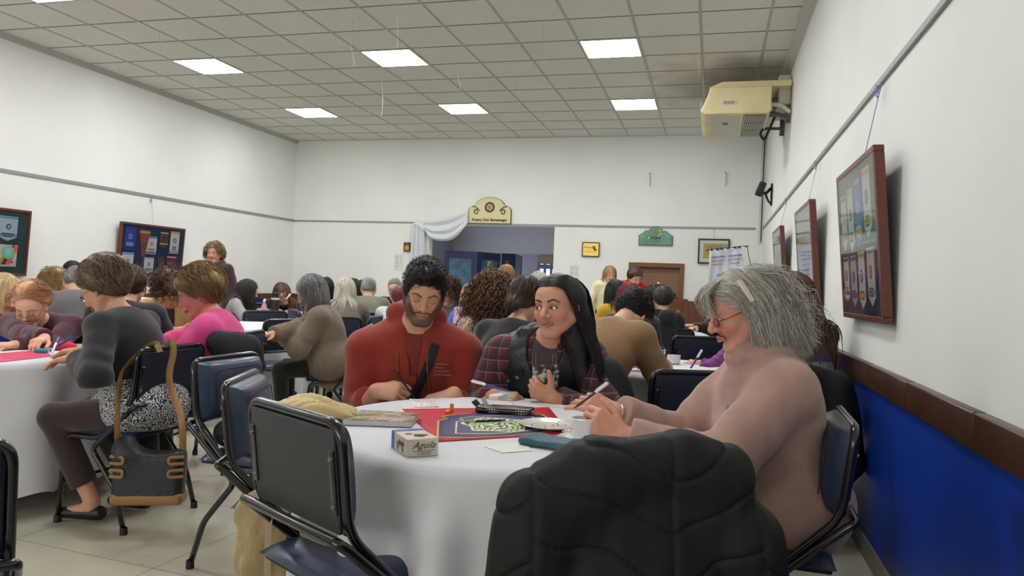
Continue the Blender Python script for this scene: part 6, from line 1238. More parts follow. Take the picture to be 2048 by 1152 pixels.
# ---- grey haired woman
M_mauve = knit('mauve_knit', (168, 134, 123), var=.10, vscale=18, bscale=380)
grey = person(dict(label='grey haired woman in a mauve cowl neck sweater and red glasses holding a pen', px=1484, py=620, d=2.42, face=cd(88), hy=.02, hp=.36, hr=.02, s=1.06, w=1.22, shw=.165, shd=.03, hero=True, eyes=.25, lean=.16, neck=.42, gaze=(0, 1, -.7), iris=(70, 80, 80),
    skin=(208, 150, 128), brow=(150, 130, 118), browa=.3, lash=(120, 90, 80), lip=(166, 100, 94), nose=1.2, fat=.004, jaw=1.0, mouth=-.004, blush=.8, aw=1.2, wr=(C(1232, 826, 2.50), C(1246, 872, 2.24)), pole=((.3, -.1, -1), (-.45, -.25, -1)), ua=.30, fa=.27,
    hands=((IL*.9+CU*.38-TC*.05, TC*.8+CU*.45, ((.35, .5, .3), (.6, .8, .4), (.8, 1.0, .5), (.9, 1.1, .6)), ((.75, .6, .15), (.4, .85, .2), (.2, .9, .2))),
           (IL*.85+CU*.5, TC*.88+CU*.3, ((.9, 1.2, .6), (1.0, 1.25, .6), (1.05, 1.25, .7), (1.1, 1.3, .7)), ((.7, .65, -.2), (.4, .85, -.3), (.2, .9, -.3)))),
    hair=dict(style='long', rgb=(150, 146, 136), rgb2=(222, 219, 206), t=.008, line=(.074, .066, 1.05), groove='az', gf=22, ga=.001, n=0, rad=.00125, flat=.7, seed=8, vol=[((0, -.062, -.02), (.088, .074, .125))],
        guides=[([[(q*.004, .045-.036*k, crown(0, .045-.036*k, .018)), (q*.05, .036-.036*k, crown(.05, .036-.033*k, .020)), (q*.090, .008-.036*k, .050-.01*k), (q*.101, -.010-.032*k, -.02), (q*.100, -.012-.032*k, -.09), (q*.088, -.020-.032*k, -.15), (q*.096, -.045-.026*k, -.19)] for k in np.linspace(-.9, 3.4, 7)], 2600, .0045, dict(wave=.007, waven=1.8, cut=.25, ends=2.6)) for q in (-1, 1)]+
               [([[(q*.006, .066, crown(0, .066, .016)), (q*.035, .052, crown(.035, .052, .018)), (q*.068, .026, crown(.060, .026, .018)), (q*.088, -.008, .052), (q*.098, -.035, -.005), (q*.098, -.055, -.09)], [(q*.012, .082, .088), (q*.05, .070, .080), (q*.082, .035, .062), (q*.090, -.005, .045), (q*.098, -.035, -.005), (q*.098, -.055, -.09)], [(q*.045, .078, .060), (q*.066, .060, .050), (q*.084, .022, .040), (q*.090, -.008, .030), (q*.096, -.035, -.02), (q*.096, -.055, -.10)], [(q*.062, .052, .030), (q*.074, .036, .026), (q*.084, .010, .022), (q*.090, -.015, .012), (q*.095, -.04, -.04), (q*.092, -.055, -.12)]], 1500, .003, dict(wave=.003, waven=1.2)) for q in (-1, 1)]+
               [([[(x*.8, .040, crown(x*.8, .04, .018)), (x, .080, .104), (x*1.15, .112, .076), (x*1.35, .113, .040), (x*1.5, .102, .012)] for x in (-.040, -.025, -.005, .02, .035)], 330, .004, dict(wave=.004, waven=1, cut=.5, ends=3)),
                ([[(x*.6, -.050, crown(x*.6, -.05, .018)), (x*1.2, -.112, .085), (x*1.45, -.142, .01), (x*1.5, -.148, -.06), (x*1.4, -.140, -.12), (x*1.5, -.158, -.165)] for x in (-.07, -.04, 0, .04, .07)], 1500, .0055, dict(wave=.008, waven=1.8, cut=.25, ends=2.6)),
                ([[(x*.6, -.050, .120), (x*1.2, -.122, .085), (x*1.5, -.158, .0), (x*1.7, -.175, -.06), (x*1.7, -.18, -.12)] for x in (-.09, -.04, 0, .04, .09)], 160, .012, dict(wave=.012, waven=3, cut=.4, ends=3))]),
    top=dict(name='sweater', m=M_mauve, t=.016, style='cowl', cuff=(.93, .95), fold=.007, h=.006, flare=.03, hem=.04), bottom=dict(m=M_fl_t if 0 else knit('taupe_trousers', (120, 96, 88)), shoe=M_shoe), glasses=dict(rgb=(122, 34, 44), dz=-.008, dy=.003, r=.0016, hh=.012), fh=.0021))

cl = MB(); hp_ = grey['hp']; cl.tube([hp_(-.092, .012, .098), hp_(-.108, .004, .05), hp_(-.110, -.001, .028)], [.0085, .0085, .0075], 8, flat=.0035, up=tuple(grey['HM']@npa(-1, 0, 0))); cl.build('hair_clip', mat('pearl_plastic', (214, 200, 186), .3, coat=.4), grey['root'])

# print, necklaces and snaps of the young woman
P = girl; rt = girl['root']; TF = girl['topf']
def surf(P, fld, a, x, extra=.002):
    o = P['tor'](a, 0, x); t = np.linspace(0, .35, 240); d = fld(o+t[:, None]*P['fw']); k = np.nonzero(d < 0)[0]; return o+P['fw']*(t[k[-1]] if len(k) else .12)+P['fw']*extra
tee = SDF(); torso_prims(tee, P, .006, 0, True); gu = 46; gv = 34; pts = np.array([surf(P, tee, .68+.23*j/gv, -.085+.17*i/gu, .007) for i in range(gu+1) for j in range(gv+1)]); col = np.tile(np.array(lin((72, 68, 66))), (len(pts), 1)); n1 = wav(pts, 150, 3)+.7*wav(pts, 330, 5); e_ = np.array([min(i, gu-i, 6)/6*min(j+2, gv-j, 6)/6 for i in range(gu+1) for j in range(gv+1)]); col[(n1*e_) > .08] = lin((176, 172, 160)); col[(n1*e_) > .34] = lin((214, 212, 200)); col[(n1*e_ < -.5)] = lin((36, 36, 36))
F_ = [(i*(gv+1)+j, (i+1)*(gv+1)+j, (i+1)*(gv+1)+j+1, i*(gv+1)+j+1) for i in range(gu) for j in range(gv)]; to_mesh('shirt_print', pts, F_, M_attr, rt, col)
M_silver = mat('silver', (200, 200, 196), .25, metal=.9)
for dep, wd_, nm in ((.60, .050, 0), (.80, .036, 1)):
    l_ = [surf(P, tee, a_, x_, .008) for a_, x_ in [(.98-(.98-dep)*math.sin(t*PI/2)**.8, -wd_*math.cos(t*PI/2)) for t in np.linspace(0, 1, 8)]]+[surf(P, tee, a_, x_, .008) for a_, x_ in [(.98-(.98-dep)*math.sin(t*PI/2)**.8, wd_*math.cos(t*PI/2)) for t in np.linspace(.86, 0, 7)]]; o_ = MB().tube(smoothline(l_, 3), .0012, 5).build('necklace', M_silver, rt)
    c_ = surf(P, tee, dep-.02, 0, .010); MB().rbox(c_, (.009, .003, .010) if nm else (.017, .0035, .013), .003, P['TM']@roty(.5)).build('pendant', M_silver, o_)
vf = girl['topf']
for a_, x_ in ((.80, .112), (.73, .150), (.40, -.108)): c_ = surf(P, vf, a_, x_, .001); MB().lathe([(0, .003), (.004, .003), (.007, .0035), (.0085, .001), (.0085, 0), (0, 0)], c_, 16, P['TM']@rotx(-PI/2)).build('snap_button', M_silver, rt)
fl_ = [surf(P, vf, a_, x_, .004) for a_, x_ in ((.86, .085), (.84, .12), (.80, .155), (.77, .168))]; MB().tube(fl_, [.020, .024, .024, .020], 8, flat=.005, up=tuple(P['fw'])).build('pocket_flap', M_vest, rt)
# bracelet, ring, lanyard and earring of the grey haired woman
P = grey; rt = grey['root']
W_b = P['wr'][0]; ax_ = nrm(P['wr'][0]-P['el'][0]); fr_ = frame(npa(0, .1, 1), ax_); MB().tube([W_b-ax_*.004+fr_@npa(.034*math.cos(a), .032*math.sin(a), 0) for a in np.linspace(0, 2*PI, 25)[:-1]], .0028, 6, closed=True).build('bracelet', M_silver, rt)
lan = []
gtf = P['topf']
def side_surf(a, x): return surf(P, gtf, a, x, .004)
MB().tube(smoothline([side_surf(a_, x_) for a_, x_ in ((.74, -.075), (.62, -.065), (.48, -.05), (.34, -.035), (.22, -.03))], 6), .011, 8, flat=.002, up=tuple(P['fw'])).build('patterned_lanyard', mat('lanyard_print', (120, 116, 118), .7, var=.8, vscale=110), rt)
# earring pearl of young woman
MB().lathe([(0, -.004), (.0028, -.0028), (.004, 0), (.0028, .0028), (0, .004)], girl['hp'](-.083, .004, -.036), 12).build('earring', mat('pearl', (230, 226, 220), .2, coat=.5), girl['root'])
# ================================================================ things on the front table
ZT = .7545
def gt(px, py, z=ZT): return G(px, py, z)
# red printed square with a crest
q = [gt(804, 818), gt(1098, 815), gt(1142, 868), gt(876, 884)]; c0_ = sum(q)/4
def quad(u, v, dz=0): return (q[3]*(1-u)+q[2]*u)*(1-v)+(q[0]*(1-u)+q[1]*u)*v-npa(c0_[0], c0_[1], 0)+npa(0, 0, dz)
M_redp = mat('red_print', (196, 36, 52), .55, var=.1, vscale=60); pm = empty('printed_placemat', (c0_[0], c0_[1], 0), 0, 'red printed square with a purple crest in the middle of the front table', 'placemat')
MB().grid(lambda u, v: quad(u, v, .0006+.0004*math.sin(u*9+v*5)), 12, 12).build('sheet', M_redp, pm, solid=.0006, angle=180)
ef = SDF(); 
def flatp(poly, z0, z1, m, name, par=pm):
    return MB().prism(poly, lambda u, v, t: quad(u, v, t), z0, z1).build(name, m, par, smooth=False)
crest = [(.02, .10), (.14, .55), (.22, .62), (.20, .70), (.32, .76), (.55, .80), (.78, .76), (.90, .70), (.93, .60), (.88, .52), (1.0, .16), (.8, .08), (.5, .02), (.25, .04)]
def shrink(p, k, dx=0, dy=0): return [(.5+(u-.5)*k+dx, .42+(v-.42)*k+dy) for u, v in p]
flatp(crest, .0018, .0022, mat('gold_outline', (214, 176, 120), .5), 'crest_outline'); flatp(shrink(crest, .965), .0022, .0026, mat('crest_green', (38, 48, 44), .55), 'crest_rim'); flatp(shrink(crest, .90), .0026, .0030, mat('crest_purple', (60, 46, 100), .5), 'crest_field'); flatp(shrink(crest, .74, .02, -.02), .0030, .0033, mat('crest_cream', (220, 214, 170), .5), 'crest_line'); flatp(shrink(crest, .71, .02, -.02), .0033, .0036, mat('crest_purple', (60, 46, 100), .5), 'crest_inner')
blob = [(.52+.24*math.cos(a)*(1+.14*math.sin(5*a+1)), .36+.23*math.sin(a)*(1+.12*math.sin(4*a))) for a in np.linspace(0, 2*PI, 49)[:-1]]
flatp(blob, .0036, .0039, mat('crest_cream', (220, 214, 170), .5), 'emblem_edge')
def emb():
    m = mat('crest_scribble', (190, 214, 140), .5); nt = m.node_tree; b = nt.nodes['Principled BSDF']; t = nd(nt, 'ShaderNodeTexCoord'); w1 = nd(nt, 'ShaderNodeTexWave'); w1.inputs['Scale'].default_value = 14; w1.inputs['Distortion'].default_value = 14; w1.inputs['Detail'].default_value = 2; w1.inputs['Detail Scale'].default_value = 1.2; nt.links.new(t.outputs['Object'], w1.inputs[0]); r = nd(nt, 'ShaderNodeValToRGB'); e = r.color_ramp.elements; e[0].position = .30; e[0].color = (*lin((50, 52, 84)), 1); e[1].position = .42; e[1].color = (*lin((196, 214, 150)), 1); nt.links.new(w1.outputs[0], r.inputs[0]); nt.links.new(r.outputs[0], b.inputs['Base Color']); return m
flatp([(.52+(u-.52)*.92, .36+(v-.36)*.92) for u, v in blob], .0039, .0042, emb(), 'emblem')
# notebook
def slab_on(label, cat, name, pts, z0, h, m, top=None, topn='cover', group=None):
    P_ = [gt(*p, z0+h) for p in pts]; c = sum(P_)/len(P_); rt = empty(name, (c[0], c[1], z0), 0, label, cat, group); loc2 = [(p[0]-c[0], p[1]-c[1]) for p in P_]
    MB().prism(loc2, lambda u, v, t: (u, v, t), 0, h-(.002 if top else 0)).build('pages' if top else 'sheet', m, rt, smooth=False, bevel=.0006)
    if top: MB().prism([(u*1.01, v*1.01) for u, v in loc2], lambda u, v, t: (u, v, t), h-.002, h).build(topn, top, rt, smooth=False); MB().prism([(u*1.01, v*1.01) for u, v in loc2], lambda u, v, t: (u, v, t), 0, .0015).build('back_cover', mat('grey_card', (90, 92, 96), .6), rt, smooth=False)
    return rt, loc2
def photo_mat():
    m = mat('cover_print', (150, 140, 110), .35, coat=.3); nt = m.node_tree; b = nt.nodes['Principled BSDF']; t = nd(nt, 'ShaderNodeTexCoord'); n = nd(nt, 'ShaderNodeTexNoise'); n.inputs['Scale'].default_value = 16; n.inputs['Detail'].default_value = 4; nt.links.new(t.outputs['Object'], n.inputs[0]); r = nd(nt, 'ShaderNodeValToRGB'); e = r.color_ramp.elements
    cs = [(.30, (58, 62, 30)), (.42, (110, 116, 60)), (.50, (186, 176, 140)), (.56, (150, 84, 56)), (.64, (196, 200, 196)), (.75, (120, 124, 120))]; e[0].position = cs[0][0]; e[0].color = (*lin(cs[0][1]), 1); e[1].position = cs[-1][0]; e[1].color = (*lin(cs[-1][1]), 1)
    for p_, c_ in cs[1:-1]: k = e.new(p_); k.color = (*lin(c_), 1)
    nt.links.new(n.outputs[0], r.inputs[0]); nt.links.new(r.outputs[0], b.inputs['Base Color']); return m
M_paper = mat('white_paper', (226, 226, 224), .7)
nb_, lp = slab_on('spiral notebook with a printed cover on the front table before the man', 'notebook', 'notebook', [(697, 819), (838, 826), (822, 843), (686, 838)], ZT, .020, mat('page_edges', (206, 204, 206), .7), photo_mat())
MB().lathe([(0, .0205), (.022, .0205), (.022, .0212), (0, .0212)], (lp[0][0]+.035, lp[0][1]-.018, 0), 20).build('round_sticker', ink((190, 196, 220)), nb_, smooth=False)
sp_ = MB(); a_, b_ = npa(*lp[0], 0), npa(*lp[1], 0)
for k in range(26):
    c = a_+(b_-a_)*(k+.5)/26; d_ = nrm(b_-a_); sp_.tube([c+npa(0, 0, .0115)+npa(-d_[1], d_[0], 0)*.006*math.cos(t)+npa(0, 0, .0105*math.sin(t)) for t in np.linspace(0, 2*PI, 11)[:-1]], .0008, 4, closed=True)
o_ = sp_.build('spiral', mat('steel_wire', (150, 150, 150), .3, metal=.8), nb_)
# chocolate box
cb = [gt(814, 915), gt(868, 911), gt(835, 868), gt(790, 872)]; fx = cb[1]-cb[0]; wd = np.linalg.norm(fx); fx = fx/wd; fy = nrm(cb[3]-cb[0]); fy = nrm(fy-fx*np.dot(fy, fx)); dp_ = .15; wd = .088; hh4 = .047; bx = empty('chocolate_box', tuple(cb[0]), math.atan2(fx[1], fx[0]), 'cream and blue chocolate box with script lettering on the front table', 'box')
M_bc = mat('box_cream', (214, 208, 190), .45); M_bb = mat('box_blue', (52, 104, 186), .45, var=.25, vscale=40)
MB().rbox((wd/2, dp_/2-.02, hh4/2), (wd/2, dp_/2-.02, hh4/2), .0012, seg=1).build('box_body', M_bc, bx, smooth=False); MB().rbox((wd/2, dp_-.028, hh4/2), (wd/2+.0002, .014, hh4/2+.0002), .0012, seg=1).build('box_end', M_bb, bx, smooth=False)
RX = np.array([[1, 0, 0], [0, 0, -1.0], [0, 1, 0]]); M_bt = ink((98, 64, 40)); M_gr = ink((110, 106, 100))
text('script_lettering', 'Aguila', .026, (wd*.52, -.0006, hh4*.62), RX, M_bt, bx, shear=.5, extrude=.0003)
for k, t_ in enumerate(('Bombon de chocolate relleno', 'con dulce de leche', 'con cacao amargo')): text('small_lettering', t_, .0052, (wd*.55, -.0005, hh4*(.33-.1*k)), RX, M_gr, bx, extrude=.0002)
text('script_lettering', 'Aguila', .020, (-.0006, dp_*.35, hh4*.6), np.array([[0, 0, -1.0], [-1.0, 0, 0], [0, 1.0, 0]]), M_bt, bx, shear=.5, extrude=.0003)
ch_ = MB(); ch_.prism([(wd*.36, .035), (wd*.55, .022), (wd*.72, .034), (wd*.88, .048), (wd*.66, .058), (wd*.46, .062), (wd*.40, .050)], lambda u, v, t: (u, v, t), hh4, hh4+.0005); ch_.build('chocolate_print', ink((48, 28, 26)), bx, smooth=False); MB().prism([(wd*.22, .062), (wd*.42, .060), (wd*.40, .078), (wd*.20, .080)], lambda u, v, t: (u, v, t), hh4, hh4+.0005).build('red_print_mark', ink((140, 48, 44)), bx, smooth=False)
for sx_ in (0, 1): MB().prism([(.03+.04*sx_, .006), (.045+.04*sx_, .006), (.048+.04*sx_, .026), (.034+.04*sx_, .030)], lambda u, v, t: (-t, u, v), .0002, .0006).build('side_print', ink((130, 128, 126)), bx, smooth=False)
# yellow corks / tokens
M_cork = mat('yellow_token', (206, 146, 48), .5)
p_ = gt(903, 825); tag(MB().lathe([(0, 0), (.0068, 0), (.0073, .001), (.0073, .031), (.0066, .032), (0, .032)], n=16).build('token', M_cork, loc=tuple(p_)), 'upright yellow cylinder token on the front table', 'token')
p_ = gt(893, 827); tag(MB().lathe([(0, 0), (.0073, 0), (.0073, .018), (0, .018)], (0, 0, .0075), 16, roty(PI/2)@rotx(.5)).build('token', M_cork, loc=tuple(p_)), 'yellow cylinder token lying on the red print', 'token')
# bingo cards
def card(label, pts, seed, tint=(190, 50, 76)):
    rt, l = slab_on(label, 'card', 'bingo_card', pts, ZT+.0003, .0012, M_paper); rn = random.Random(seed); mb = MB(); A, B, D = npa(*l[0], 0), npa(*l[1], 0), npa(*l[3], 0)
    for i in range(9):
        for j in range(4):
            if rn.random() < .55: c = A+(B-A)*(i+1)/10+(D-A)*(j+1)/5; mb.prism([(c[0]+.005*math.cos(a), c[1]+.004*math.sin(a)) for a in np.linspace(0, 2*PI, 9)[:-1]], lambda u, v, t: (u, v, t), .0012, .0016)
    mb.build('printed_numbers', ink(tint), rt, smooth=False); return rt
card('card with red marks under the hand of the man in red', [(818, 797), (870, 800), (879, 813), (828, 814)], 1)
card('white slip with faint print beside the grey haired woman on the table', [(1235, 862), (1318, 864), (1322, 873), (1240, 872)], 2, (120, 120, 120))
slab_on('white folded paper on the front cloth beside the teal pouch', 'paper', 'paper_sheet', [(968, 892), (1052, 882), (1064, 901), (1004, 905)], ZT, .0012, M_paper)
slab_on('large white sheet before the young woman', 'paper', 'paper_sheet', [(1048, 802), (1140, 806), (1200, 812), (1120, 815)], ZT, .0009, M_paper)
# plate with crumbs and ridges
def plate(label, px, py, r, dz=0):
    p_ = gt(px, py); rt = empty('plate', tuple(p_+npa(0, 0, dz)), 0, label, 'plate'); MB().lathe([(0, .002), (r*.68, .002), (r*.74, .004), (r*.97, .011), (r, .013), (r*.985, .0145), (r*.73, .0065), (r*.66, .0045), (0, .0045)], n=40).build('plate_body', mat('white_ceramic', (224, 224, 222), .2, coat=.3), rt); return rt
pl = plate('white plate with crumbs on the red print', 1098, 856, .098, .0025); cr = MB(); rn = random.Random(4)
for k in range(14):
    r, a = rn.uniform(0, .065), rn.uniform(0, 6.28); s_ = rn.uniform(.0008, .0022); cr.box((r*math.cos(a), r*math.sin(a), .005+s_), (s_, s_*1.3, s_), rotz(a))
o_ = cr.build('crumbs', ink((186, 174, 152)), pl, smooth=False); o_['kind'] = 'stuff'
# saucer and cup held by the grey haired woman
p_ = gt(1166, 884); sc = empty('saucer', tuple(p_), 0, 'white saucer under the coffee cup', 'saucer'); MB().lathe([(0, .002), (.036, .002), (.052, .006), (.074, .014), (.076, .016), (.073, .017), (.05, .009), (.03, .005), (0, .005)], n=36).build('saucer_body', mat('white_ceramic', (224, 224, 222), .2, coat=.3), sc)
cup = empty('coffee_cup', (p_[0], p_[1], p_[2]+.0065), 0, 'straight white coffee cup held by the grey haired woman', 'cup'); R_c, Hc = .038, .066
MB().lathe([(0, .002), (.026, 0), (.033, .003), (.036, .012), (R_c, Hc), (R_c-.003, Hc+.001), (R_c-.0035, Hc-.002), (.033, .012), (0, .006)], n=32).build('cup_body', mat('white_ceramic', (224, 224, 222), .2, coat=.3), cup); MB().lathe([(0, 0), (.0335, 0), (.0335, .0005), (0, .0005)], (0, 0, .05), 24).build('coffee', mat('coffee', (40, 24, 16), .1), cup)
hd_ = nrm(npa(*(gt(1186, 884)-p_)[:2], 0)); MB().tube([npa(0, 0, z)+hd_*(R_c+r) for r, z in ((-.002, .052), (.016, .052), (.024, .036), (.016, .018), (-.003, .016))], .0042, 8).build('cup_handle', mat('white_ceramic', (224, 224, 222), .2, coat=.3), cup)
sg = gt(1136, 874)+npa(0, 0, .011); wr_ = SDF(); wr_.ell((0, 0, .006), (.022, .010, .007)); wr_.amp = .004; wr_.post = lambda P, d: d-.0035*wav(P, 180); tag(sdf_obj('sugar_wrapper', wr_, .0016, mat('foil_wrapper', (196, 190, 186), .3, metal=.3, var=.35, vscale=60), loc=tuple(sg)), 'crumpled foil wrapper on the rim of the saucer', 'wrapper')
# teal pouch
p_ = gt(1103, 893); po = SDF(); e1 = nrm(gt(1160, 903)-gt(1050, 884)); po.box((0, 0, .013), (.088, .050, .013), .012, frame(e1, (0, 0, 1)), k=.01); po.amp = .005
po.post = lambda P, d: d-.0032*wav(P, 70)-.0015*wav(P, 160, 2); po.plane((0, 0, .001), (0, 0, -1), .002); tag(sdf_obj('pouch', po, .0025, mat('teal_nylon', (50, 92, 104), .5, var=.12, vscale=20, bump=.3, bscale=80), loc=tuple(p_)), 'crumpled teal zip pouch on the front table', 'pouch')
# dotted pencil case, white box and charging cord
p_ = gt(1010, 828); pc = SDF(); e1 = nrm(gt(1048, 832)-gt(958, 826)); Fm = frame(e1, (0, 0, 1)); pc.box((0, 0, .014), (.105, .036, .014), .012, Fm); pc.plane((0, 0, .001), (0, 0, -1), .002); pc.amp = .004; pc.post = lambda P, d: d-.002*wav(P, 60)
def dots():
    m = mat('dotted_vinyl', (16, 16, 18), .3, coat=.2); nt = m.node_tree; b = nt.nodes['Principled BSDF']; t = nd(nt, 'ShaderNodeTexCoord'); v = nd(nt, 'ShaderNodeTexVoronoi'); v.inputs['Scale'].default_value = 105; v.inputs['Randomness'].default_value = .0; nt.links.new(t.outputs['Object'], v.inputs[0]); r = nd(nt, 'ShaderNodeMath', operation='LESS_THAN'); r.inputs[1].default_value = .28; nt.links.new(v.outputs['Distance'], r.inputs[0]); mx = nd(nt, 'ShaderNodeMix', data_type='RGBA'); nt.links.new(r.outputs[0], mx.inputs[0]); mx.inputs[6].default_value = (*lin((16, 16, 18)), 1); mx.inputs[7].default_value = (*lin((220, 220, 220)), 1); nt.links.new(mx.outputs[2], b.inputs['Base Color']); return m
pcr = empty('pencil_case', tuple(p_), 0, 'open black pencil case with white dots on the front table', 'pencil case'); sdf_obj('case_body', pc, .0025, dots(), pcr)
fl_ = MB(); R3 = Fm@roty(-.5); fl_.rbox(Fm@npa(-.098, .004, .022), (.028, .034, .0025), .002, Fm@roty(.75)); fl_.build('case_flap', mat('black_satin', (14, 14, 16), .35), pcr); MB().rbox(Fm@npa(-.078, .012, .037), (.018, .03, .001), .0005, Fm@roty(1.05)).build('flap_lining', ink((176, 170, 168)), pcr)
zz = MB(); zz.tube([Fm@npa(x, .010+.004*math.sin(x*60), .0285) for x in np.linspace(-.05, .1, 30)], .0025, 6); zz.build('case_zip', mat('red_zip_tape', (130, 24, 38), .6), pcr)
p_ = gt(998, 812); wbx = empty('small_white_box', (p_[0], p_[1], ZT+.03), 0, 'small white box lying on the dotted pencil case', 'box'); e2 = nrm(gt(1022, 800, .79)-gt(978, 812, .79)); MB().rbox((0, 0, .008), (.05, .02, .0085), .002, frame(e2, (0, 0, 1))).build('box_body', mat('white_card', (226, 226, 226), .4), wbx)
a_ = gt(1008, 790, .80); b_ = gt(1030, 812, .775); tag(MB().tube(smoothline([a_, a_+npa(.0, 0, .012), a_*.6+b_*.4+npa(.02, 0, .01), a_*.6+b_*.4+npa(-.02, 0, .006), a_*.5+b_*.5, b_], 6), .0016, 6).build('ribbon_cord', mat('mint_cord', (110, 206, 176), .6)), 'mint green ribbon cord beside the pencil case', 'cord')
# pens
def pen(label, a, b, body=(20, 20, 24), cap_=None, r=.0042, cap_end=True, capf=.36):
    a, b = np.array(a), np.array(b); L = np.linalg.norm(b-a); u = (b-a)/L; rt = empty('pen', tuple(a), 0, label, 'pen'); z = frame(npa(.3, .2, .9) if abs(u[2]) < .9 else npa(1, 0, 0), u); Rm = z
    MB().lathe([(0, 0), (.0008, .0005), (.0026, .013), (r, .018), (r, L), (0, L)], n=12, R=Rm).build('barrel', mat('pen_%d_%d_%d' % body, body, .3, coat=.3), rt)
    if cap_: o = MB().lathe([(0, L*(1-capf)), (r*1.22, L*(1-capf)), (r*1.2, L-.002), (r*.6, L+.002), (0, L+.002)], n=12, R=Rm).build('pen_cap', mat('pen_%d_%d_%d' % cap_, cap_, .3, coat=.3), rt); MB().box(Rm@npa(r*1.6, 0, L*(1-capf*.45)), (.0008, .0018, L*capf*.42), Rm).build('clip', mat('pen_%d_%d_%d' % cap_, cap_, .3, coat=.3), o)
    return rt
WH = (232, 232, 230)
pen('black pen the man in red writes with', C(833, 801, 3.03), C(788, 739, 3.0))
pen('blue pen with a white cap in the right hand of the young woman', C(1022, 783, 2.90), C(943, 762, 2.93), (44, 60, 160), WH)
pen('black pen with a white cap pointed by the grey haired woman', C(1146, 818, 2.37), C(1216, 766, 2.37), (20, 20, 24), WH)
p0, p1 = gt(930, 843, ZT+.008), gt(1012, 840, ZT+.008); pen('thin black pen lying across the purple crest', p1, p0, (20, 22, 22), (176, 196, 150), .0035, capf=.25)
pen('blue pen in the hands at the table behind', C(1378, 742, 4.55), C(1404, 700, 4.6), (40, 40, 150), WH, .006)
pen('white and blue pen between the two women at the left table', G(103, 708, .79), G(117, 676, .84), (226, 226, 230), (60, 70, 170), .006)
pen('purple pen of the old woman in plum', C(96, 706, 3.95), C(146, 673, 4.0), (60, 56, 120), None, .007)
pen('white pen in the hand of the girl with a brown fringe', C(571, 600, 9.0), C(581, 588, 9.0), WH, WH, .008)
# ---------------------------------------------------------------- black puffer jacket over the front chair
M_puff = mat('black_puffer_nylon', (13, 14, 15), .72, bump=.08, bscale=30, var=.1, vscale=8)
jk = SDF(); jo = chE.location; jr = chE.rotation_euler.z
jk.ell((0, -.225, .58), (.235, .075, .27), k=.05); jk.chain([(-.225, -.22, .775), (-.10, -.215, .832), (.08, -.215, .860), (.18, -.22, .838)], [.070, .068, .062, .062], k=.05); jk.ell((0, -.25, .38), (.26, .085, .28), k=.06)
for q_ in (-1, 1):
    jk.cap((q_*.12, -.21, .80), (q_*.235, -.22, .69), .055, .07, .05); jk.cap((q_*.225, -.22, .69), (q_*.30, -.24, .46), .072, .066, .04); jk.cap((q_*.30, -.24, .46), (q_*.31, -.20, .22), .066, .055, .03)
jk.ell((.02, -.12, .74), (.17, .05, .11), k=.05)
def seam(P):
    x, z = P[:, 0], P[:, 2]+.006*np.sin(P[:, 0]*31+P[:, 2]*20); body = np.abs(x) < .235; f = z-.38*np.abs(x-.05)+.010*np.sin(x*24); g = z+.80*(np.abs(x)-.2)*(np.sign(np.abs(x)-.2))
    a = np.abs(((f/.105) % 1)-.5)*2; b = np.abs(((g/.125+.3) % 1)-.5)*2; v = np.where(body, a, b); cs = np.clip(np.abs(x-.05)/.010, 0, 1); ss = np.clip(np.abs(np.abs(x)-.235)/.012, 0, 1)
    return (1-v**14)*(.55+.45*cs)*(.5+.5*ss)
jk.amp = .03; jk.post = lambda P, d: np.where(np.abs(d) < .06, d-.008*seam(P)+.004-.004*wav(P, 40, 1)-.0022*wav(P*npa(1, 1, .3), 150, 2), d)
jj = sdf_obj('puffer_jacket', jk, .0045, M_puff, loc=tuple(jo)); jj.rotation_euler.z = jr; tag(jj, 'black quilted puffer jacket hung over the chair nearest the camera', 'jacket')
# ---------------------------------------------------------------- coats and bags on the chairs
def drape(name, label, ch, m, prims, amp=.006, fs=30, h=.008, cat='coat', post=None):
    f = SDF(); f.amp = amp*2.5
    for p in prims:
        if p[0] == 'e': f.ell(*p[1:], k=.04)
        elif p[0] == 'c': f.cap(*p[1:], k=.04)
        elif p[0] == 's': f.ell(*p[1:], k=.02, kind='s')
    f.post = lambda P, d: np.where(np.abs(d) < .06, d-amp*wav(P*npa(1, 1, .28), fs)-amp*.5*wav(P*npa(1, 1, .5), fs*2.2, 2), d); o = sdf_obj(name, f, h, m, loc=tuple(ch.location)); o.rotation_euler.z = ch.rotation_euler.z; return tag(o, label, cat)
M_blk = mat('black_coat_cloth', (24, 26, 30), .75, bump=.3, bscale=90, var=.1, vscale=10)
drape('winter_coat', 'dark coat over the chair against the right wall', chW, M_blk, [('e', (-.04, -.24, .66), (.27, .06, .24)), ('e', (-.03, -.23, .82), (.24, .055, .07)), ('e', (.20, -.25, .52), (.10, .08, .30)), ('e', (-.1, -.26, .45), (.22, .07, .27)), ('c', (.18, -.24, .78), (.27, -.25, .42), .08, .07)])
M_bei = mat('beige_fleece', (196, 170, 124), .95, bump=.8, bscale=70, sheen=.5, var=.08, vscale=12)
o = drape('fleece_jacket', 'beige fleece jacket hanging down from the middle empty chair', chC, M_bei, [('c', (.12, -.02, .52), (.20, -.08, .44), .06, .055), ('c', (.22, -.08, .46), (.235, -.02, .22), .06, .05), ('c', (.235, -.02, .22), (.22, .0, .06), .055, .05), ('c', (.25, -.10, .45), (.28, -.10, .30), .05, .055), ('c', (.28, -.1, .30), (.255, -.06, .08), .045, .035), ('c', (-.08, .06, .52), (.14, -.0, .53), .05, .05)], amp=.013, fs=60, h=.0045, cat='jacket')
bn = gt(622, 818, .79); bs = SDF(); rn = random.Random(12)
bs.ell((0, 0, .022), (.115, .075, .03), k=.01)
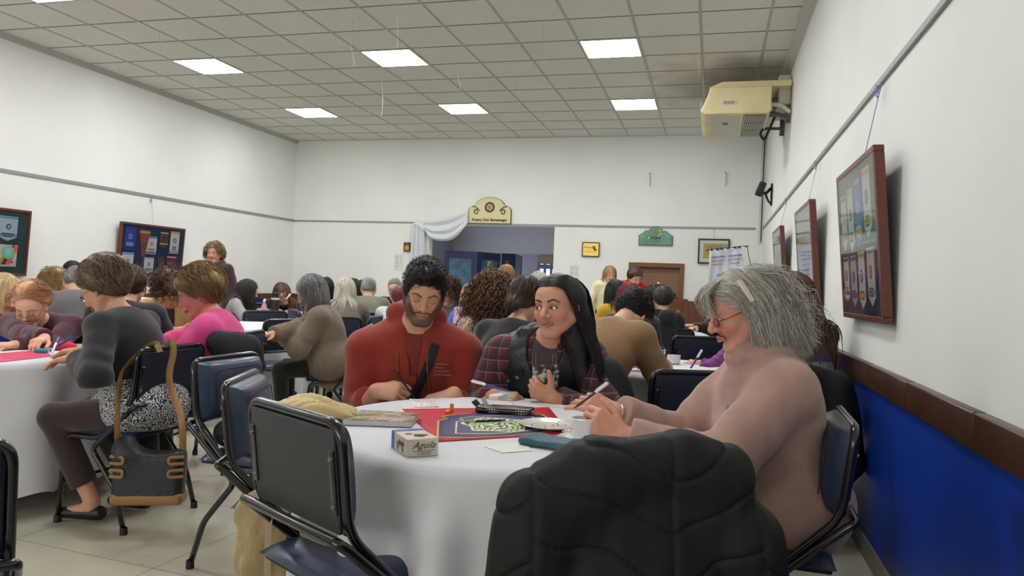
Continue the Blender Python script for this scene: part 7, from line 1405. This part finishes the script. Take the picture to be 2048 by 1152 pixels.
for k in range(9):
    y = -.07+.0175*k; zt = .040+.022*math.sin(PI*(k+.5)/9); pts = smoothline([(-.125+rn.uniform(-.02, .02), y*.8, .022), (-.06, y*1.05, zt), (.02, y*1.1+.012*math.sin(k), zt+.008), (.125+rn.uniform(-.03, .02), y*.9, .020)], 4); bs.chain(pts, [.0135+.004*math.sin(i*.9+k*2) for i in range(len(pts))], k=.006)
bs.amp = .006; bs.post = lambda P, d: d-.003*wav(P, 60, 1)
br_ = sdf_obj('fleece_bundle', bs, .0032, mat('cream_fleece', (214, 190, 136), .95, bump=.5, bscale=160, sheen=.5), loc=(bn[0], bn[1], .752)); br_.rotation_euler.z = .5; tag(br_, 'rolled cream fleece on the left edge of the front table', 'scarf')
# beige canvas bag with a strap on chair D seat
bg_ = empty('canvas_bag', (chD.location.x, chD.location.y, 0), chD.rotation_euler.z, 'beige canvas bag with a long strap on the chair with the grey back board', 'bag'); cb_ = SDF(); cb_.box((-.11, -.03, .555), (.105, .07, .085), .05); cb_.amp = .008; cb_.post = lambda P, d: d-.005*wav(P, 30); M_can = mat('beige_canvas', (166, 146, 120), .85, bump=.4, bscale=200)
sdf_obj('bag_body', cb_, .006, M_can, bg_); MB().tube(smoothline([(-.20, -.05, .60), (-.235, -.14, .66), (-.24, -.16, .45), (-.23, -.14, .15), (-.18, -.08, .07), (-.10, .02, .10), (-.06, .08, .30), (-.04, .05, .50)], 8), .019, 8, flat=.0022, up=(0, 1, 0)).build('bag_strap', M_can, bg_); MB().rbox((-.235, -.150, .58), (.024, .005, .010), .003).build('buckle', mat('buckle_tan', (120, 96, 70), .4), bg_)
drape('folded_coat', 'dark coat lying on the seat of the leftmost empty chair', chB, M_blk, [('e', (0, .02, .53), (.19, .18, .05)), ('c', (.15, .1, .52), (.2, .12, .3), .05, .05), ('c', (-.1, -.12, .56), (.12, -.12, .55), .05, .05)], cat='coat')
pk = empty('coat_anchor', (0, 0, 0)); bpy.data.objects.remove(pk)
class _L: pass
def at(x, y, a): l = _L(); l.location = Vector((x, y, 0)); l.rotation_euler = Euler((0, 0, facing(*cd(a)))); return l
drape('winter_coat', 'dark puffy coat slung behind the woman in the pink sweater', at(*C(478, 675, 3.95)[:2], 180), M_blk, [('c', (-.09, 0, .86), (.06, 0, .84), .07, .06), ('e', (0, 0, .80), (.12, .07, .10)), ('c', (.06, 0, .80), (.11, .0, .74), .06, .045)], amp=.010, fs=34)
drape('black_coat', 'black coat hanging on the chair behind the young woman in the vest', at(-.60, 3.28, 185), M_blk, [('e', (.20, -.12, .62), (.10, .10, .26)), ('c', (.17, -.12, .86), (.26, -.10, .50), .07, .09)], amp=.007)
drape('denim_jacket', 'dark blue jacket on a chair back right of the man in red', at(-1.35, 4.3, 175), mat('dark_denim_cloth', (36, 48, 76), .85, bump=.3, bscale=120), [('e', (0, 0, .72), (.16, .07, .17)), ('e', (.05, 0, .5), (.14, .07, .2))], amp=.006)
# handbag on chair A
bc = C(300, 948, 3.44); hrz = facing(*cd(172)); hb2 = empty('handbag', (bc[0], bc[1], 0), hrz, 'dark navy leather handbag with tan loops hanging on the chair at the left', 'handbag'); M_lea = mat('navy_leather', (34, 37, 44), .42, bump=.3, bscale=120, var=.1, vscale=10); M_tan = mat('tan_leather', (150, 112, 68), .5, bump=.2, bscale=80)
hl2 = lambda P: rotz(-hrz)@(np.asarray(P)-npa(bc[0], bc[1], 0)); zb = bc[2]
hs_ = SDF(); hs_.box((0.0, 0, zb), (.155, .055, .125), .04, k=.02); hs_.ell((-.10, 0, zb+.12), (.06, .045, .06), k=.05); hs_.ell((.04, 0, zb+.155), (.10, .2, .055), k=.03, kind='s'); hs_.amp = .006; hs_.post = lambda P, d: d-.003*wav(P, 34)
sdf_obj('bag_body', hs_, .005, M_lea, hb2); b2_ = SDF(); b2_.box((0, 0, zb-.105), (.157, .060, .028), .022, k=.02); sdf_obj('bag_base', b2_, .005, M_tan, hb2)
for q_ in (-1, 1):
    for z in (zb+.015, zb+.075): MB().tube(fillet([(q_*.158, -.045, z-.015), (q_*.098, -.062, z-.015), (q_*.098, -.062, z+.015), (q_*.158, -.045, z+.015)], .013, 4), .006, 6, flat=.008).build('leather_loop', M_tan, hb2)
tp1 = npa(-2.530, 3.10, .862); tp2 = npa(-2.530, 2.99, .862)
MB().tube(smoothline([(-.14, 0, zb+.11), (-.145, -.01, zb+.24), hl2(npa(-2.66, 2.93, .72)), hl2(npa(-2.60, 2.97, .83)), hl2(tp2+npa(0, 0, .018)), hl2(tp2+npa(.03, 0, -.02))], 8), .016, 8, flat=.0028, up=tuple(rotz(-hrz)@npa(-.9, .2, .2))).build('shoulder_strap', M_tan, hb2)
MB().tube(smoothline([(.14, 0, zb+.11), (.13, -.01, zb+.26), hl2(npa(-2.50, 3.06, .70)), hl2(npa(-2.508, 3.09, .83)), hl2(tp1+npa(0, 0, .020)), hl2(tp1+npa(-.03, 0, -.01))], 8), .016, 8, flat=.0028, up=(0, 1, 0)).build('shoulder_strap', M_tan, hb2)
for q_ in (-1, 1): MB().tube([(q_*.140+.012*math.cos(a), -.004, zb+.165+.020*math.sin(a)) for a in np.linspace(0, 2*PI, 17)[:-1]], .0028, 6, closed=True).build('ring', mat('steel_wire', (150, 150, 150), .3, metal=.8), hb2)
# ---------------------------------------------------------------- things on the other tables
def slab2(label, pts, z, h, m, cat='paper', name='paper_sheet'): return slab_on(label, cat, name, pts, z, h, m)
slab2('pink and red printed mat on the left table', [(0, 706), (88, 700), (105, 712), (0, 724)], ZT, .002, mat('pink_print_mat', (206, 40, 96), .5, var=.3, vscale=12), 'placemat', 'printed_placemat')
f_ = SDF(); f_.box((0, 0, .012), (.035, .02, .012), .01); tag(sdf_obj('eyeglass_case', f_, .004, mat('teal_plastic', (40, 130, 160), .5), loc=tuple(gt(82, 706))), 'small turquoise case on the left table', 'case')
f_ = SDF(); f_.ell((0, 0, .02), (.08, .05, .03)); f_.amp = .01; f_.post = lambda P, d: d-.006*wav(P, 50); f_.plane((0, 0, .001), (0, 0, -1), .002); tag(sdf_obj('red_cloth', f_, .005, mat('bright_red_cloth', (190, 22, 44), .7), loc=tuple(gt(128, 700))), 'crumpled red cloth beside the hands at the left table', 'cloth')
def cup_clear(label, p, h_=.10, r=.038):
    rt = empty('plastic_cup', tuple(p), 0, label, 'cup'); MB().lathe([(r*.66, .001), (r*.70, .02), (r*.98, h_-.004), (r*1.05, h_-.003), (r*1.05, h_), (r*.99, h_), (r*.95, h_-.006), (r*.67, .022), (r*.62, .004), (0, .004), (0, .001)], n=28).build('cup_body', mat('clear_plastic', (240, 244, 246), .05, trans=1, ior=1.2), rt); return rt
p_ = gt(1315, 742, .7545); cc_ = cup_clear('clear plastic cup with a little dark drink on the table behind', p_, .125, .044); MB().lathe([(0, .005), (.029, .005), (.031, .03), (0, .03)], n=24).build('dark_drink', mat('cola', (40, 12, 14), .1, trans=.3), cc_)
p_ = gt(1347, 728, .7545); ck = empty('paper_cup', tuple(p_), 0, 'low white cup beside the clear plastic cup', 'cup'); MB().lathe([(0, 0), (.030, 0), (.042, .008), (.043, .058), (.040, .058), (.038, .01), (0, .008)], n=28).build('cup_body', mat('white_ceramic', (224, 224, 222), .2, coat=.3), ck)
slab2('red and yellow printed card on the table with the plastic cup', [(1303, 722), (1325, 722), (1332, 748), (1303, 748)], ZT, .002, mat('red_yellow_print', (206, 50, 70), .5, var=.4, vscale=25), 'card', 'printed_card')
slab2('white sheet on the table behind the grey haired woman', [(1352, 735), (1420, 738), (1410, 752), (1335, 752)], ZT, .001, M_paper)
bottle(-.66, 8.60, .7545, .27, .038, mat('clear_bottle', (220, 230, 235), .05, trans=.9, ior=1.2), 'clear water bottle with a white cap by the boy in black')
bottle(-.36, 8.78, .7545, .25, .04, mat('orange_soda', (226, 120, 40), .2, trans=.3), 'orange soda bottle on the far right table', ink((226, 110, 40)))
p_ = npa(-4.86, 7.66, .7545); fk = empty('flask', (p_[0], p_[1], .7545), 0, 'tall black flask with a white band on the rear left table', 'flask'); MB().lathe([(0, 0), (.045, 0), (.046, .01), (.046, .20), (.036, .235), (0, .235)], n=20).build('flask_body', mat('black_steel', (34, 34, 36), .35), fk); MB().lathe([(.0465, .195), (.0465, .215), (.04, .215)], n=20).build('white_band', ink((206, 206, 206)), fk); MB().lathe([(0, .23), (.038, .23), (.038, .275), (.030, .28), (0, .28)], n=20).build('flask_lid', mat('black_plastic', (30, 31, 33), .45), fk)
bottle(-4.90, 7.50, .7545, .19, .03, mat('pink_label_bottle', (206, 150, 160), .3), 'small pinkish bottle left of the black flask')
bottle(-4.97, 7.62, .7545, .20, .034, mat('clear_bottle', (220, 230, 235), .05, trans=.9, ior=1.2), 'small clear bottle beside the black flask')
rn = random.Random(9)
for k in range(7):
    px_ = 556+k*7; p_ = gt(px_, 634-rn.uniform(0, 1.5), .7545); mt = mat('stamp_box_%d' % (k % 3), ((216, 160, 168), (226, 214, 214), (206, 120, 134))[k % 3], .6)
    o = MB().rbox((0, 0, .03), (.035, .02, .03), .003, rotz(rn.uniform(-.4, .4))).build('card_pack', mt, loc=tuple(p_)); tag(o, 'pink and white card pack in the row on the rear left table', 'card pack', 'pink and white card packs')
slab2('open book of white pages before the woman in the brown fleece', [(502, 664), (536, 660), (528, 676), (502, 678)], ZT, .010, M_paper, 'book', 'open_book')
slab2('green and yellow paper on the table near the standing women', [(1170, 628), (1195, 628), (1198, 631), (1172, 632)], ZT, .01, mat('yellow_green_paper', (190, 196, 110), .6))
f_ = SDF(); f_.box((0, 0, 0), (.045, .03, .06), .02); f_.amp = .02; f_.post = lambda P, d: d-.010*wav(P, 60); tag(sdf_obj('paper_tissue', f_, .005, mat('tissue', (222, 222, 226), .8), loc=tuple(C(938, 628, 5.85))), 'white tissue held to the face of the blonde woman in blue', 'tissue')
for px_, nm in ((918, 'pink and white paper bag beside the blonde woman in blue'),):
    p_ = C(px_, 632, 5.9); f_ = SDF(); f_.box((0, 0, 0), (.04, .03, .07), .012); f_.amp = .008; f_.post = lambda P, d: d-.005*wav(P, 50); tag(sdf_obj('paper_bag', f_, .006, mat('pink_white_bag', (214, 180, 190), .6, var=.3, vscale=20), loc=tuple(p_)), nm, 'bag')
# hanging banner by the right corner
bp = lambda px, py: C(px, py, 10.4)
bn_ = empty('banner', tuple(bp(1450, 640)*npa(1, 1, 0)), 0, 'white banner with blue and red lettering on a stand near the right corner', 'banner'); o3 = np.array(bn_.location)
A, B, D, E_ = bp(1419, 500)-o3, bp(1489, 493)-o3, bp(1411, 640)-o3, bp(1479, 640)-o3; nrm_b = nrm(np.cross(B-A, D-A)); nrm_b = nrm_b*(1 if np.dot(nrm_b, -CF) > 0 else -1)
def bf(u, v): return (A*(1-u)+B*u)*(1-v)+(D*(1-u)+E_*u)*v+nrm_b*(.018*math.sin(u*26+v*2)*(.3+v)+.01*math.sin(v*9+u*7))
MB().grid(bf, 60, 30).build('banner_cloth', mat('banner_satin', (208, 216, 226), .6), bn_, solid=.002, angle=180)
ux = nrm(B-A); Rb = np.stack([ux, nrm(np.cross(nrm_b, ux)), nrm_b], 1)
for (u, v, t_, sz, c_) in ((.25, .11, 'Stefano Urrizol', .030, (50, 80, 150)), (.25, .165, 'Presidente 2023/24', .023, (190, 90, 84)), (.25, .215, 'Rotaract Varela', .023, (190, 90, 84)), (.74, .11, 'Armando Vega', .030, (50, 80, 150)), (.74, .165, 'Gobernador 2024-25', .023, (190, 90, 84)), (.74, .215, 'Distrito 4905', .023, (190, 90, 84)), (.5, .36, 'Eduardo Hernandez', .030, (50, 80, 150)), (.5, .425, 'Presidente 2024-2025', .023, (190, 90, 84)), (.5, .48, 'Rotary Club Berazategui', .023, (190, 90, 84))):
    text('banner_lettering', t_, sz, (A*(1-u)+B*u)*(1-v)+(D*(1-u)+E_*u)*v+nrm_b*.026, Rb, ink(c_), bn_, bold=.001)
for u in (.05, .22, .34, .52, .72, .84): p_ = A*(1-u)+B*u; MB().box(p_+nrm_b*.01, (.016, .010, .016), Rb).build('binder_clip', ink((20, 20, 22)), bn_, smooth=False)
po_ = MB(); po_.tube([A-ux*.04-nrm_b*.03, B+ux*.06-nrm_b*.03], .012, 8); po_.tube(smoothline([B+ux*.05-nrm_b*.03, bp(1497, 510)-o3, bp(1508, 560)-o3, bp(1512, 600)-o3], 6), .006, 6); c = (D+E_)/2; po_.tube([(A+B)/2-nrm_b*.05, npa(c[0], c[1], .02)-nrm_b*.05], .014, 8); po_.tube([npa(c[0]-.3, c[1], .015), npa(c[0]+.3, c[1], .015)], .014, 8); po_.build('banner_stand', mat('stand_grey', (90, 92, 94), .4), bn_)
